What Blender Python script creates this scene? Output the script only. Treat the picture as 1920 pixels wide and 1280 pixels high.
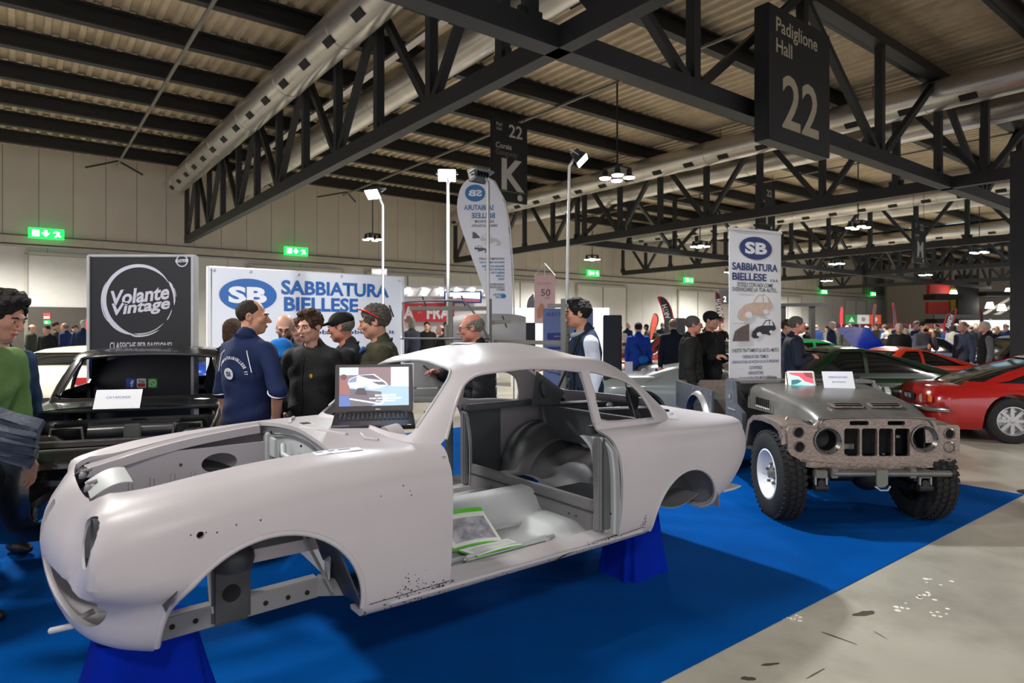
import bpy, bmesh, math, random
import numpy as np
from mathutils import Vector, Matrix
from mathutils.bvhtree import BVHTree
PI = math.pi
R = math.radians
random.seed(7)
rng = np.random.RandomState(7)
SC = bpy.context.scene
COL = SC.collection
for o in list(bpy.data.objects):
    bpy.data.objects.remove(o)

# ---------------------------------------------------------------- camera
CAMH = 1.55
FPX, CX, HY = 1200.0, 960.0, 615.0        # focal length and horizon in a 1920 x 1280 frame
cam = bpy.data.cameras.new('camera')
camo = bpy.data.objects.new('camera', cam)
COL.objects.link(camo)
camo.location = (0, 0, CAMH)
camo.rotation_euler = (R(90), 0, 0)
cam.sensor_width = 36
cam.lens = 36 * FPX / 1920
cam.shift_y = -(640 - HY) / 1920
cam.clip_end = 400
cam.dof.use_dof = True
cam.dof.focus_distance = 4.2
cam.dof.aperture_fstop = 3.2
SC.camera = camo

# ---------------------------------------------------------------- world, exposure
w = bpy.data.worlds.new('hall_air')
SC.world = w
w.use_nodes = True
w.node_tree.nodes['Background'].inputs[0].default_value = (0.94, 0.92, 1.0, 1)
w.node_tree.nodes['Background'].inputs[1].default_value = 0.82
SC.view_settings.view_transform = 'Standard'
SC.view_settings.look = 'None'
SC.view_settings.gamma = 1
SC.view_settings.exposure = 0.65
SC.view_settings.use_curve_mapping = False
try:
    SC.cycles.use_denoising = True
    SC.cycles.max_bounces = 5
    SC.cycles.diffuse_bounces = 3
    SC.cycles.adaptive_threshold = 0.03
    SC.cycles.caustics_reflective = False
    SC.cycles.caustics_refractive = False
except Exception:
    pass

# hall axes: A runs along the back wall, B runs from the camera towards it
HA = R(52.5)
AX = Vector((math.sin(HA), math.cos(HA), 0))
BX = Vector((-math.cos(HA), math.sin(HA), 0))
HROT = math.atan2(AX.y, AX.x)
def hall(a, b, z=0):
    return AX * a + BX * b + Vector((0, 0, z))
def at(px, py, Y):
    return Vector(((px - CX) / FPX * Y, Y, CAMH + (HY - py) / FPX * Y))
def ground(px, py):
    Y = CAMH * FPX / (py - HY)
    return Vector(((px - CX) / FPX * Y, Y, 0))

def lamp(name, kind, loc, energy, color, target=None, **kw):
    d = bpy.data.lights.new(name, kind)
    d.energy = energy
    d.color = color
    for k, v in kw.items():
        setattr(d, k, v)
    o = bpy.data.objects.new(name, d)
    COL.objects.link(o)
    o.location = loc
    if target is not None:
        o.rotation_euler = (Vector(target) - Vector(loc)).to_track_quat('-Z', 'Y').to_euler()
    return o

# the high-bay lamps of the hall hang in a regular grid; a wide downward light under each cluster
BAYS = []
SKIP = {(11.3, 17.3), (11.3, 4.0), (23.7, 4.0), (23.7, -10.0), (36.1, -3.0), (36.1, -10.0), (36.1, 4.0), (-1.1, 17.3)}
for ia in range(-1, 5):
    for b in (-10.0, -3.0, 4.0, 10.6, 17.3, 24.0):
        a = round(11.3 + 12.4 * ia, 1)
        if a < -8 or (a > 40 and b < 8) or (a, b) in SKIP or a > 50:
            continue
        BAYS.append((a, b))
for a, b in BAYS:
    p = hall(a, b, 5.0)
    lamp('high_bay_light', 'SPOT', p, (1750 if b > 20 else 1500) if b > 6 else (600 if (a, b) == (11.3, -3.0) else 430), (1.0, 0.97, 0.92), p - Vector((0, 0, 1)), spot_size=R(155), spot_blend=0.5, shadow_soft_size=0.35)
# ---------------------------------------------------------------- materials
MATS = {}
def mat(name, col, rough=0.5, metal=0.0, var=0.06, scale=6.0, bump=0.0, bscale=40.0, coat=0.0, emit=None, estr=0.0, alpha=1.0, spec=0.5, trans=0.0, sheen=0.0, dirt=None, dscale=3.0, damt=0.5):
    if name in MATS:
        return MATS[name]
    m = bpy.data.materials.new(name)
    m.use_nodes = True
    nt = m.node_tree
    N, L = nt.nodes, nt.links
    b = N['Principled BSDF']
    tc = N.new('ShaderNodeTexCoord')
    nz = N.new('ShaderNodeTexNoise')
    nz.inputs['Scale'].default_value = scale
    nz.inputs['Detail'].default_value = 4
    L.new(tc.outputs['Object'], nz.inputs['Vector'])
    rp = N.new('ShaderNodeValToRGB')
    c = Vector(col[:3])
    rp.color_ramp.elements[0].position = 0.3
    rp.color_ramp.elements[1].position = 0.7
    rp.color_ramp.elements[0].color = tuple(c * (1 - var)) + (1,)
    rp.color_ramp.elements[1].color = tuple(min(1, x * (1 + var)) for x in c) + (1,)
    L.new(nz.outputs['Fac'], rp.inputs['Fac'])
    out = rp.outputs['Color']
    if dirt is not None:
        n2 = N.new('ShaderNodeTexNoise')
        n2.inputs['Scale'].default_value = dscale
        n2.inputs['Detail'].default_value = 8
        n2.inputs['Roughness'].default_value = 0.7
        L.new(tc.outputs['Object'], n2.inputs['Vector'])
        r2 = N.new('ShaderNodeValToRGB')
        r2.color_ramp.elements[0].position = 0.46
        r2.color_ramp.elements[1].position = 0.70
        r2.color_ramp.elements[0].color = (0, 0, 0, 1)
        r2.color_ramp.elements[1].color = (damt, damt, damt, 1)
        L.new(n2.outputs['Fac'], r2.inputs['Fac'])
        mx = N.new('ShaderNodeMixRGB')
        L.new(r2.outputs['Color'], mx.inputs['Fac'])
        L.new(out, mx.inputs['Color1'])
        mx.inputs['Color2'].default_value = tuple(dirt) + (1,)
        out = mx.outputs['Color']
    L.new(out, b.inputs['Base Color'])
    b.inputs['Roughness'].default_value = rough
    b.inputs['Metallic'].default_value = metal
    b.inputs['Specular IOR Level'].default_value = spec
    b.inputs['Coat Weight'].default_value = coat
    b.inputs['Coat Roughness'].default_value = 0.06
    b.inputs['Sheen Weight'].default_value = sheen
    b.inputs['Transmission Weight'].default_value = trans
    b.inputs['Alpha'].default_value = alpha
    if bump:
        nb = N.new('ShaderNodeTexNoise')
        nb.inputs['Scale'].default_value = bscale
        nb.inputs['Detail'].default_value = 5
        L.new(tc.outputs['Object'], nb.inputs['Vector'])
        bp = N.new('ShaderNodeBump')
        bp.inputs['Strength'].default_value = bump
        bp.inputs['Distance'].default_value = 0.02
        L.new(nb.outputs['Fac'], bp.inputs['Height'])
        L.new(bp.outputs['Normal'], b.inputs['Normal'])
    if emit is not None:
        b.inputs['Emission Color'].default_value = tuple(emit) + (1,)
        b.inputs['Emission Strength'].default_value = estr
        m.cycles.emission_sampling = 'NONE'
    MATS[name] = m
    return m

def srgb(r, g, b):
    f = lambda c: (c / 255 / 12.92) if c / 255 <= 0.04045 else ((c / 255 + 0.055) / 1.055) ** 2.4
    return (f(r), f(g), f(b))

# ---------------------------------------------------------------- things and parts
def tag(o, label=None, cat=None, group=None, kind=None):
    if label: o['label'] = label
    if cat: o['category'] = cat
    if group: o['group'] = group
    if kind: o['kind'] = kind
    return o

def empty(name, loc=(0, 0, 0), rz=0.0, label=None, cat=None, group=None, parent=None, kind=None):
    o = bpy.data.objects.new(name, None)
    o.empty_display_size = 0.1
    COL.objects.link(o)
    o.location = loc
    o.rotation_euler = (0, 0, rz)
    if parent: o.parent = parent
    return tag(o, label, cat, group, kind)

def link(name, me, parent=None, loc=None, rot=None):
    o = bpy.data.objects.new(name, me)
    COL.objects.link(o)
    if parent: o.parent = parent
    if loc is not None: o.location = loc
    if rot is not None: o.rotation_euler = rot
    return o

def copy_tree(o, parent=None):
    c = o.copy()
    COL.objects.link(c)
    c.parent = parent
    for ch in list(o.children):
        copy_tree(ch, c)
    return c

class MB:
    """collects simple shapes, then links them as one mesh"""
    def __init__(s):
        s.v = []; s.f = []
    def add(s, verts, faces):
        n = len(s.v)
        s.v += [tuple(v) for v in verts]
        s.f += [tuple(i + n for i in f) for f in faces]
        return s
    def box(s, c, d, rot=None, taper=1.0):
        hx, hy, hz = d[0] / 2, d[1] / 2, d[2] / 2
        vs = []
        for z in (-hz, hz):
            k = taper if z > 0 else 1.0
            for x, y in ((-hx, -hy), (hx, -hy), (hx, hy), (-hx, hy)):
                vs.append(Vector((x * k, y * k, z)))
        if rot is not None:
            M = rot if isinstance(rot, Matrix) else Matrix.Rotation(rot, 3, 'Z')
            vs = [M @ v for v in vs]
        c = Vector(c)
        return s.add([v + c for v in vs], [(0, 3, 2, 1), (4, 5, 6, 7), (0, 1, 5, 4), (1, 2, 6, 5), (2, 3, 7, 6), (3, 0, 4, 7)])
    def bar(s, p, q, wd, ht=None, up=(0, 0, 1)):
        p, q = Vector(p), Vector(q)
        ht = ht or wd
        d = (q - p).normalized()
        u = Vector(up)
        if abs(d.dot(u)) > 0.98: u = Vector((1, 0, 0))
        x = d.cross(u).normalized() * wd / 2
        y = x.cross(d).normalized() * ht / 2
        vs = []
        for c in (p, q):
            vs += [c - x - y, c + x - y, c + x + y, c - x + y]
        return s.add(vs, [(3, 2, 1, 0), (4, 5, 6, 7), (0, 1, 5, 4), (1, 2, 6, 5), (2, 3, 7, 6), (3, 0, 4, 7)])
    def tube(s, pts, r, n=10, closed=False, cap=True):
        pts = [Vector(p) for p in pts]
        rs = r if isinstance(r, (list, tuple)) else [r] * len(pts)
        rings = []
        m = len(pts)
        t0 = None
        up = Vector((0, 0, 1))
        for i, p in enumerate(pts):
            if closed:
                d = pts[(i + 1) % m] - pts[(i - 1) % m]
            else:
                d = pts[min(i + 1, m - 1)] - pts[max(i - 1, 0)]
            d.normalize()
            if t0 is None:
                u = up if abs(d.z) < 0.95 else Vector((1, 0, 0))
                x = d.cross(u).normalized()
            else:
                x = (x - d * x.dot(d)).normalized()
            y = d.cross(x)
            t0 = d
            rings.append([p + (x * math.cos(2 * PI * k / n) + y * math.sin(2 * PI * k / n)) * rs[i] for k in range(n)])
        vs = [v for rg in rings for v in rg]
        fs = []
        for i in range(m if closed else m - 1):
            a, b = i * n, ((i + 1) % m) * n
            for k in range(n):
                fs.append((a + k, b + k, b + (k + 1) % n, a + (k + 1) % n))
        if not closed and cap:
            fs.append(tuple(range(n)))
            fs.append(tuple((m - 1) * n + k for k in reversed(range(n))))
        return s.add(vs, fs)
    def cyl(s, p, q, r, n=16, r2=None):
        return s.tube([p, q], [r, r if r2 is None else r2], n)
    def prism(s, poly, axis, lo, hi):
        """polygon of 2d points extruded along axis; axis 'x': (y,z)  'y': (x,z)  'z': (x,y)"""
        def P(a, b, t):
            return {'x': (t, a, b), 'y': (a, t, b), 'z': (a, b, t)}[axis]
        n = len(poly)
        vs = [P(a, b, lo) for a, b in poly] + [P(a, b, hi) for a, b in poly]
        fs = [tuple(range(n)), tuple(reversed(range(n, 2 * n)))]
        for i in range(n):
            j = (i + 1) % n
            fs.append((i, i + n, j + n, j))
        return s.add(vs, fs)
    def lathe(s, prof, n=24, M=None, cap=False):
        """profile of (r, z) turned about z; M places it"""
        vs = []
        for r, z in prof:
            for k in range(n):
                a = 2 * PI * k / n
                vs.append(Vector((r * math.cos(a), r * math.sin(a), z)))
        if M is not None: vs = [M @ v for v in vs]
        fs = []
        for i in range(len(prof) - 1):
            for k in range(n):
                fs.append((i * n + k, i * n + (k + 1) % n, (i + 1) * n + (k + 1) % n, (i + 1) * n + k))
        if cap and prof[0][0] > 1e-6: fs.append(tuple(reversed(range(n))))
        if cap and prof[-1][0] > 1e-6: fs.append(tuple((len(prof) - 1) * n + k for k in range(n)))
        return s.add(vs, fs)
    def grid(s, fn, nu, nv, th=0.0, wrap=False):
        """sheet fn(u,v) -> point, u,v in 0..1; th gives it thickness along the normal"""
        P = [[Vector(fn(i / nu, j / nv)) for j in range(nv + 1)] for i in range(nu + 1)]
        def idx(i, j): return i * (nv + 1) + j
        vs = [p for row in P for p in row]
        fs = [(idx(i, j), idx(i + 1, j), idx(i + 1, j + 1), idx(i, j + 1)) for i in range(nu) for j in range(nv)]
        if th:
            n0 = len(vs)
            for i in range(nu + 1):
                for j in range(nv + 1):
                    a = P[min(i + 1, nu)][j] - P[max(i - 1, 0)][j]
                    b = P[i][min(j + 1, nv)] - P[i][max(j - 1, 0)]
                    n = a.cross(b)
                    n = n.normalized() if n.length > 1e-12 else Vector((0, 0, 1))
                    vs.append(P[i][j] - n * th)
            fs += [tuple(n0 + k for k in reversed(f)) for f in fs]
            rim = [idx(i, 0) for i in range(nu)] + [idx(nu, j) for j in range(nv)] + [idx(i, nv) for i in range(nu, 0, -1)] + [idx(0, j) for j in range(nv, 0, -1)]
            for k in range(len(rim)):
                a, b = rim[k], rim[(k + 1) % len(rim)]
                fs.append((b, a, a + n0, b + n0))
        return s.add(vs, fs)
    def ball(s, c, r, n=12, m=8, M=None):
        if not isinstance(r, (tuple, list)): r = (r, r, r)
        vs = []
        for j in range(m + 1):
            t = PI * j / m
            for k in range(n):
                a = 2 * PI * k / n
                v = Vector((r[0] * math.sin(t) * math.cos(a), r[1] * math.sin(t) * math.sin(a), r[2] * math.cos(t)))
                if M is not None: v = M @ v
                vs.append(v + Vector(c))
        fs = []
        for j in range(m):
            for k in range(n):
                fs.append((j * n + k, (j + 1) * n + k, (j + 1) * n + (k + 1) % n, j * n + (k + 1) % n))
        return s.add(vs, fs)
    def mesh(s, name, smooth=None):
        me = bpy.data.meshes.new(name)
        me.from_pydata(s.v, [], s.f)
        me.validate()
        if smooth is not None: smooth_mesh(me, smooth)
        return me
    def obj(s, name, m, parent=None, smooth=None, bevel=0.0, loc=None, rot=None, fix=True, label=None):
        me = s.mesh(name)
        if fix or bevel:
            bm = bmesh.new(); bm.from_mesh(me)
            bmesh.ops.remove_doubles(bm, verts=bm.verts, dist=1e-6)
            if fix: bmesh.ops.recalc_face_normals(bm, faces=bm.faces)
            if bevel:
                es = [e for e in bm.edges if len(e.link_faces) == 2 and e.calc_face_angle(0) > R(35)]
                bmesh.ops.bevel(bm, geom=es, offset=bevel, segments=2, affect='EDGES', clamp_overlap=True)
            bm.to_mesh(me); bm.free()
        if smooth is not None: smooth_mesh(me, smooth)
        me.materials.append(m)
        o = link(name, me, parent, loc, rot)
        if label: o['label'] = label
        return o

def smooth_mesh(me, ang=40):
    me.polygons.foreach_set('use_smooth', [True] * len(me.polygons))
    me.set_sharp_from_angle(angle=R(ang))
    me.update()

def np_obj(name, V, F, m, parent=None, smooth=180):
    me = bpy.data.meshes.new(name)
    me.from_pydata(V, [], F)
    if smooth: smooth_mesh(me, smooth)
    me.materials.append(m)
    return link(name, me, parent)

WORK = bpy.data.scenes.new('work')      # a scratch scene keeps mesh evaluation quick; removed at the end
def boolean(target, cutters, op='DIFFERENCE', solver='EXACT', kill=True, selfx=False):
    """apply boolean ops to a mesh object in place"""
    for c in (cutters if isinstance(cutters, (list, tuple)) else [cutters]):
        md = target.modifiers.new('b', 'BOOLEAN')
        md.object = c
        md.operation = op
        md.solver = solver
        if selfx: md.use_self = True
    cs = cutters if isinstance(cutters, (list, tuple)) else [cutters]
    par = target.parent
    target.parent = None
    for o in [target] + list(cs): WORK.collection.objects.link(o)
    WORK.view_layers[0].update()
    me = bpy.data.meshes.new_from_object(target.evaluated_get(WORK.view_layers[0].depsgraph))
    for o in [target] + list(cs): WORK.collection.objects.unlink(o)
    target.modifiers.clear()
    target.parent = par
    old = target.data
    target.data = me
    me.name = old.name
    if kill:
        for c in (cutters if isinstance(cutters, (list, tuple)) else [cutters]):
            bpy.data.objects.remove(c)
    return target

def boolean_safe(target, cutters):
    """cut one by one; a cut that goes wrong is tried again slightly shifted, then left out"""
    def box(me):
        co = np.empty(len(me.vertices) * 3, np.float32); me.vertices.foreach_get('co', co); co = co.reshape(-1, 3)
        return co.min(0), co.max(0)
    lo, hi = box(target.data)
    for c in cutters:
        for k in range(4):
            keep = target.data.copy()
            boolean(target, c, kill=False)
            if len(target.data.vertices) > 20:
                a, b = box(target.data)
                if (a > lo - .01).all() and (b < hi + .01).all(): break
            target.data = keep
            c.data.transform(Matrix.Translation((.0037, .0023, .0041)) @ Matrix.Scale(1.003, 4))
        bpy.data.objects.remove(c)
    return target

def cutter(mb):
    me = mb.mesh('cut')
    bm = bmesh.new(); bm.from_mesh(me)
    bmesh.ops.recalc_face_normals(bm, faces=bm.faces)
    bm.to_mesh(me); bm.free()
    return link('cut', me)

def one_mat(o, m):
    o.data.materials.clear()
    o.data.materials.append(m)
    o.data.polygons.foreach_set('material_index', [0] * len(o.data.polygons))
    return o

def rrect(x0, x1, y0, y1, r, n=5):
    pts = []
    for cx, cy, a0 in ((x1 - r, y1 - r, 0), (x0 + r, y1 - r, 90), (x0 + r, y0 + r, 180), (x1 - r, y0 + r, 270)):
        for k in range(n + 1):
            a = R(a0 + 90 * k / n)
            pts.append((cx + r * math.cos(a), cy + r * math.sin(a)))
    return pts

def spline(pts, n=8, closed=False):
    """Catmull-Rom through points"""
    pts = [Vector(p) for p in pts]
    out = []
    m = len(pts)
    for i in range(m if closed else m - 1):
        p1, p2 = pts[i], pts[(i + 1) % m]
        p0 = pts[i - 1] if (closed or i > 0) else p1 * 2 - p2
        p3 = pts[(i + 2) % m] if (closed or i + 2 < m) else p2 * 2 - p1
        for k in range(n):
            t = k / n
            out.append(0.5 * ((2 * p1) + (p2 - p0) * t + (2 * p0 - 5 * p1 + 4 * p2 - p3) * t * t + (3 * p1 - p0 - 3 * p2 + p3) * t ** 3))
    if not closed: out.append(pts[-1])
    return out

def text(s, size, m, parent, M, name='lettering', bold=0.0, align='CENTER', ext=0.001, sx=1.0, shear=0.0, space=1.0):
    """flat lettering in the local xy plane of M"""
    c = bpy.data.curves.new('t', 'FONT')
    c.body = s
    c.size = size
    c.align_x = align
    c.align_y = 'CENTER'
    c.extrude = ext
    c.offset = bold * size
    c.shear = shear
    c.space_character = space
    c.resolution_u = 3
    o = bpy.data.objects.new('t', c)
    WORK.collection.objects.link(o)
    WORK.view_layers[0].update()
    me = bpy.data.meshes.new_from_object(o.evaluated_get(WORK.view_layers[0].depsgraph))
    bpy.data.objects.remove(o)
    bpy.data.curves.remove(c)
    me.transform(M @ Matrix.Diagonal((sx, 1, 1, 1)))
    me.materials.clear()
    me.materials.append(m)
    return link(name, me, parent)

def face_matrix(origin, xdir, ydir):
    x = Vector(xdir).normalized(); y = Vector(ydir).normalized(); z = x.cross(y)
    M = Matrix.Identity(4)
    for i in range(3):
        M[i][0], M[i][1], M[i][2], M[i][3] = x[i], y[i], z[i], origin[i]
    return M
interp = lambda x, pts: float(np.interp(x, [p[0] for p in pts], [p[1] for p in pts]))
def sinterp(x, pts):
    """smooth monotone-ish interpolation (cubic Hermite, finite differences)"""
    xs = [p[0] for p in pts]; ys = [p[1] for p in pts]
    if x <= xs[0]: return ys[0]
    if x >= xs[-1]: return ys[-1]
    i = max(k for k in range(len(xs) - 1) if xs[k] <= x)
    def sl(k):
        if k == 0: return (ys[1] - ys[0]) / (xs[1] - xs[0])
        if k == len(xs) - 1: return (ys[-1] - ys[-2]) / (xs[-1] - xs[-2])
        a = (ys[k] - ys[k - 1]) / (xs[k] - xs[k - 1]); b = (ys[k + 1] - ys[k]) / (xs[k + 1] - xs[k])
        return 0 if a * b <= 0 else 2 * a * b / (a + b)
    h = xs[i + 1] - xs[i]; t = (x - xs[i]) / h
    return ys[i] * (2 * t ** 3 - 3 * t * t + 1) + sl(i) * h * (t ** 3 - 2 * t * t + t) + ys[i + 1] * (-2 * t ** 3 + 3 * t * t) + sl(i + 1) * h * (t ** 3 - t * t)

# ---------------------------------------------------------------- vehicle bodies
def plan_ring(x0, x1, w, nf, nr, n, taper=None):
    """closed plan outline, nose at x0, tail at x1, half width w; nf / nr say how square the ends are"""
    th = np.linspace(0, 2 * PI, 1601)[:-1]
    c, s = np.cos(th), np.sin(th)
    ex = np.where(c < 0, 2.0 / nf, 2.0 / nr)
    xm = (x0 + x1) / 2
    X = xm + (x1 - x0) / 2 * np.sign(c) * np.abs(c) ** ex
    Y = w * np.sign(s) * np.abs(s) ** ex
    if taper is not None:
        Y = Y * np.interp(X, [p[0] for p in taper], [p[1] for p in taper])
    # start at tail centre; resample each quarter by arc length
    q = len(th) // 4
    px, py = [], []
    for k in range(4):
        i = np.arange(k * q, (k + 1) * q + 1) % len(th)
        a, b = X[i], Y[i]
        L = np.concatenate([[0], np.cumsum(np.hypot(np.diff(a), np.diff(b)))])
        t = np.linspace(0, L[-1], n // 4 + 1)[:-1]
        px.append(np.interp(t, L, a)); py.append(np.interp(t, L, b))
    return np.concatenate(px), np.concatenate(py)

def ring_body(rows, zs, zb, crown, n=200, ntop=10, nbot=4, taper=None, inset=0.0, spine=(0.5, 0.5), post=None):
    """stack of plan outlines from bottom to shoulder, closed by a crowned top.
    rows: list of (t, x0, x1, w, nf, nr); zs, zb, crown: functions of x"""
    R3 = []
    for t, x0, x1, w_, nf, nr in rows:
        X, Y = plan_ring(x0 + inset, x1 - inset, w_ - inset, nf, nr, n, taper)
        if post is not None: X, Y = post(X, Y, t)
        Z = np.array([zb(x) + inset + (zs(x) - zb(x) - 2 * inset) * t for x in X])
        R3.append(np.stack([X, Y, Z], 1))
    top = R3[-1]
    x0, x1 = top[:, 0].min(), top[:, 0].max()
    spine = [min(v, .38 * (x1 - x0)) for v in spine]
    xs = np.clip(top[:, 0], x0 + spine[0], x1 - spine[1])
    for k in range(1, ntop + 1):
        q = k / ntop * .975
        X = top[:, 0] + (xs - top[:, 0]) * q
        Y = top[:, 1] * (1 - q)
        Z = np.array([zs(x) - inset + crown(x) * math.sin(q * PI / 2) for x in X])
        R3.append(np.stack([X, Y, Z], 1))
    bot = R3[0]
    xs = np.clip(bot[:, 0], bot[:, 0].min() + spine[0], bot[:, 0].max() - spine[1])
    low = []
    for k in range(1, nbot + 1):
        q = k / nbot * .97
        X = bot[:, 0] + (xs - bot[:, 0]) * q
        low.append(np.stack([X, bot[:, 1] * (1 - q), bot[:, 2]], 1))
    R3 = low[::-1] + R3
    V = np.concatenate(R3)
    m = len(R3)
    F = []
    for i in range(m - 1):
        for k in range(n):
            F.append((i * n + k, i * n + (k + 1) % n, (i + 1) * n + (k + 1) % n, (i + 1) * n + k))
    for base in (0, (m - 1) * n):
        h = n // 2
        F.append((base, base + 1, base + n - 1))
        for k in range(1, h - 1):
            F.append((base + k, base + k + 1, base + n - k - 1, base + n - k))
        F.append((base + h - 1, base + h, base + h + 1))
    me = bpy.data.meshes.new('body')
    me.from_pydata([tuple(v) for v in V], [], F)
    bm = bmesh.new(); bm.from_mesh(me)
    bmesh.ops.recalc_face_normals(bm, faces=bm.faces)
    bm.to_mesh(me); bm.free()
    return link('body', me)

def surface_tree(o):
    bm = bmesh.new(); bm.from_mesh(o.data)
    t = BVHTree.FromBMesh(bm); bm.free()
    return t
# ---------------------------------------------------------------- floor, carpet, wall, roof
concrete = mat('polished_concrete', srgb(174, 170, 156), 0.32, var=0.14, scale=0.9, bump=0.03, bscale=8, dirt=srgb(118, 114, 102), dscale=1.3, damt=0.55, spec=0.5)
fl = MB().prism([tuple(hall(-30, -25)[:2]), tuple(hall(100, -25)[:2]), tuple(hall(100, 28.1)[:2]), tuple(hall(-30, 28.1)[:2])], 'z', -.2, 0).obj('floor', concrete)
tag(fl, 'pale stained concrete hall floor', kind='structure')
carpet_m = mat('blue_carpet', (0.0, .066, .285), 1.0, var=0.10, scale=3, bump=0.35, bscale=220, spec=0.04)
# the near edge runs along the hall axis, the far right edge across it
e0 = ground(1210, 1280); e1 = ground(1920, 934)
corner = e1 + AX * 0.14
a_e = e0.dot(AX); b_e = (e0.dot(BX) + e1.dot(BX)) / 2; a_c = corner.dot(AX)
cp = [hall(-4.5, b_e), hall(a_c, b_e), hall(a_c, b_e + 6.6), hall(-4.5, b_e + 6.6)]
cm = MB().prism([(p.x, p.y) for p in cp], 'z', 0.0005, 0.006).obj('stand_carpet', carpet_m)
tag(cm, 'bright blue carpet laid under the display cars', 'carpet')
# small litter and scuffs on the bare floor
scuff = mat('floor_scuff', srgb(70, 66, 58), .6, var=.3)
chalk = mat('floor_chalk', srgb(225, 222, 214), .8, var=.1)
for px, py, w_, d_, m_, an in ((1620, 1150, .16, .05, scuff, 20), (1445, 1245, .10, .02, scuff, 10), (1403, 1272, .07, .03, scuff, 0), (1570, 1195, .20, .012, scuff, -50), (1650, 1190, .006, .10, scuff, 12), (1530, 1262, .18, .008, scuff, 35)):
    p = ground(px, py)
    rs = np.random.RandomState(px)
    pts = [(w_ * (.35 + .2 * rs.rand()) * math.cos(a), d_ * (.35 + .3 * rs.rand()) * math.sin(a)) for a in np.linspace(0, 2 * PI, 15)[:-1]]
    o = MB().prism(pts, 'z', 0.0003, .0012).obj('floor_mark', m_, fl, loc=(p.x, p.y, 0), rot=(0, 0, R(an)))
for i, (px, py, n_) in enumerate(((1762, 1092, 5), (1745, 1116, 8), (1690, 1137, 5), (1760, 1150, 6), (1490, 1160, 9))):
    mbk = MB()
    rs = np.random.RandomState(i + 50)
    for k in range(n_):
        p = ground(px + rs.randn() * 16, py + rs.randn() * 5)
        r_ = .006 + .012 * rs.rand()
        mbk.lathe([(0, .0012), (r_, .0012), (r_, .0004)], 7, Matrix.Translation((p.x, p.y, 0)))
    o = mbk.obj('floor_speckle', chalk, fl)
    tag(o, kind='stuff')
drain = ground(1912, 925)
o = MB().lathe([(0, .004), (.14, .004), (.15, .002), (.15, .0004)], 28).obj('floor_cover', mat('dark_steel_cover', (.05, .05, .055), .5, metal=.6), None, loc=(drain.x + .16, drain.y, 0))
tag(o, 'round dark metal floor cover at the carpet corner', 'floor cover')

# back wall: a frame sheet with separate panels standing on it
BW = 28.0
wall_m = mat('pale_wall_panel', srgb(186, 184, 178), .6, var=.05, scale=1.5)
wall_u = mat('grey_wall_panel', srgb(186, 178, 166), .65, var=.05, scale=1.2)
trim_m = mat('wall_trim', srgb(170, 163, 150), .6, var=.05)
wm = MB().prism([(-30, 0), (92, 0), (92, 8.0), (-30, 8.0)], 'y', BW + .06, BW + .3)
wall = wm.obj('wall_back', mat('wall_joint', srgb(120, 115, 106), .8), None, rot=(0, 0, HROT))
tag(wall, kind='structure')
pan_u = MB().box((0, 0, 0), (.985, .05, 3.15)).mesh('wall_panel'); pan_u.materials.append(wall_u)
pan_l = MB().box((0, 0, 0), (1.485, .05, 4.40)).mesh('wall_panel'); pan_l.materials.append(wall_m)
for k in range(70):
    a = -6 + k
    link('wall_panel', pan_u, wall, (a, BW + .04, 6.38))
k = 0
a = -6.0
while a < 76:
    link('wall_panel', pan_l, wall, (a, BW + .04, 2.25))
    a += 1.5
for nm, z, h, d in (('trim_1', 4.62, .26, .18), ('trim_2', 4.40, .06, .12)):
    t = MB().box((33, BW - .02, z), (80, d, h)).obj(nm, trim_m, None, rot=(0, 0, HROT))
    tag(t, kind='structure')
door_m = mat('pale_door_leaf', srgb(196, 194, 188), .5, var=.03)
dark_door = mat('dark_recess', srgb(70, 66, 60), .8)
for i, (a, wd, m_) in enumerate(((2.2, 4.0, door_m), (9.6, 4.0, door_m), (15.0, 4.2, door_m), (22, 4.2, door_m), (28.5, 4.2, door_m), (38, 4.2, door_m), (50, 4.2, door_m), (62, 4.2, door_m))):
    d = MB().box((a, BW - .03, 2.05), (wd, .08, 4.1)).obj('door_%d' % (i + 1), m_, None, rot=(0, 0, HROT))
    tag(d, kind='structure')
    MB().bar((a - wd / 2 - .06, BW - .06, 2.08), (a + wd / 2 + .06, BW - .06, 2.08), .02, .02).obj('push_rail', trim_m, d)
    MB().box((a, BW - .08, 2.05), (.03, .03, 4.1)).obj('leaf_joint', dark_door, d)
    for s_ in (-1, 1):
        MB().box((a + s_ * (wd / 2 + .06), BW - .05, 2.08), (.10, .14, 4.2)).obj('door_frame', trim_m, d)
    MB().box((a, BW - .05, 4.16), (wd + .2, .14, .10)).obj('door_frame', trim_m, d)
d = MB().box((.6, BW - .09, 1.15), (3.2, .06, 2.3)).obj('door_9', dark_door, None, rot=(0, 0, HROT)); tag(d, kind='structure')

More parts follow.
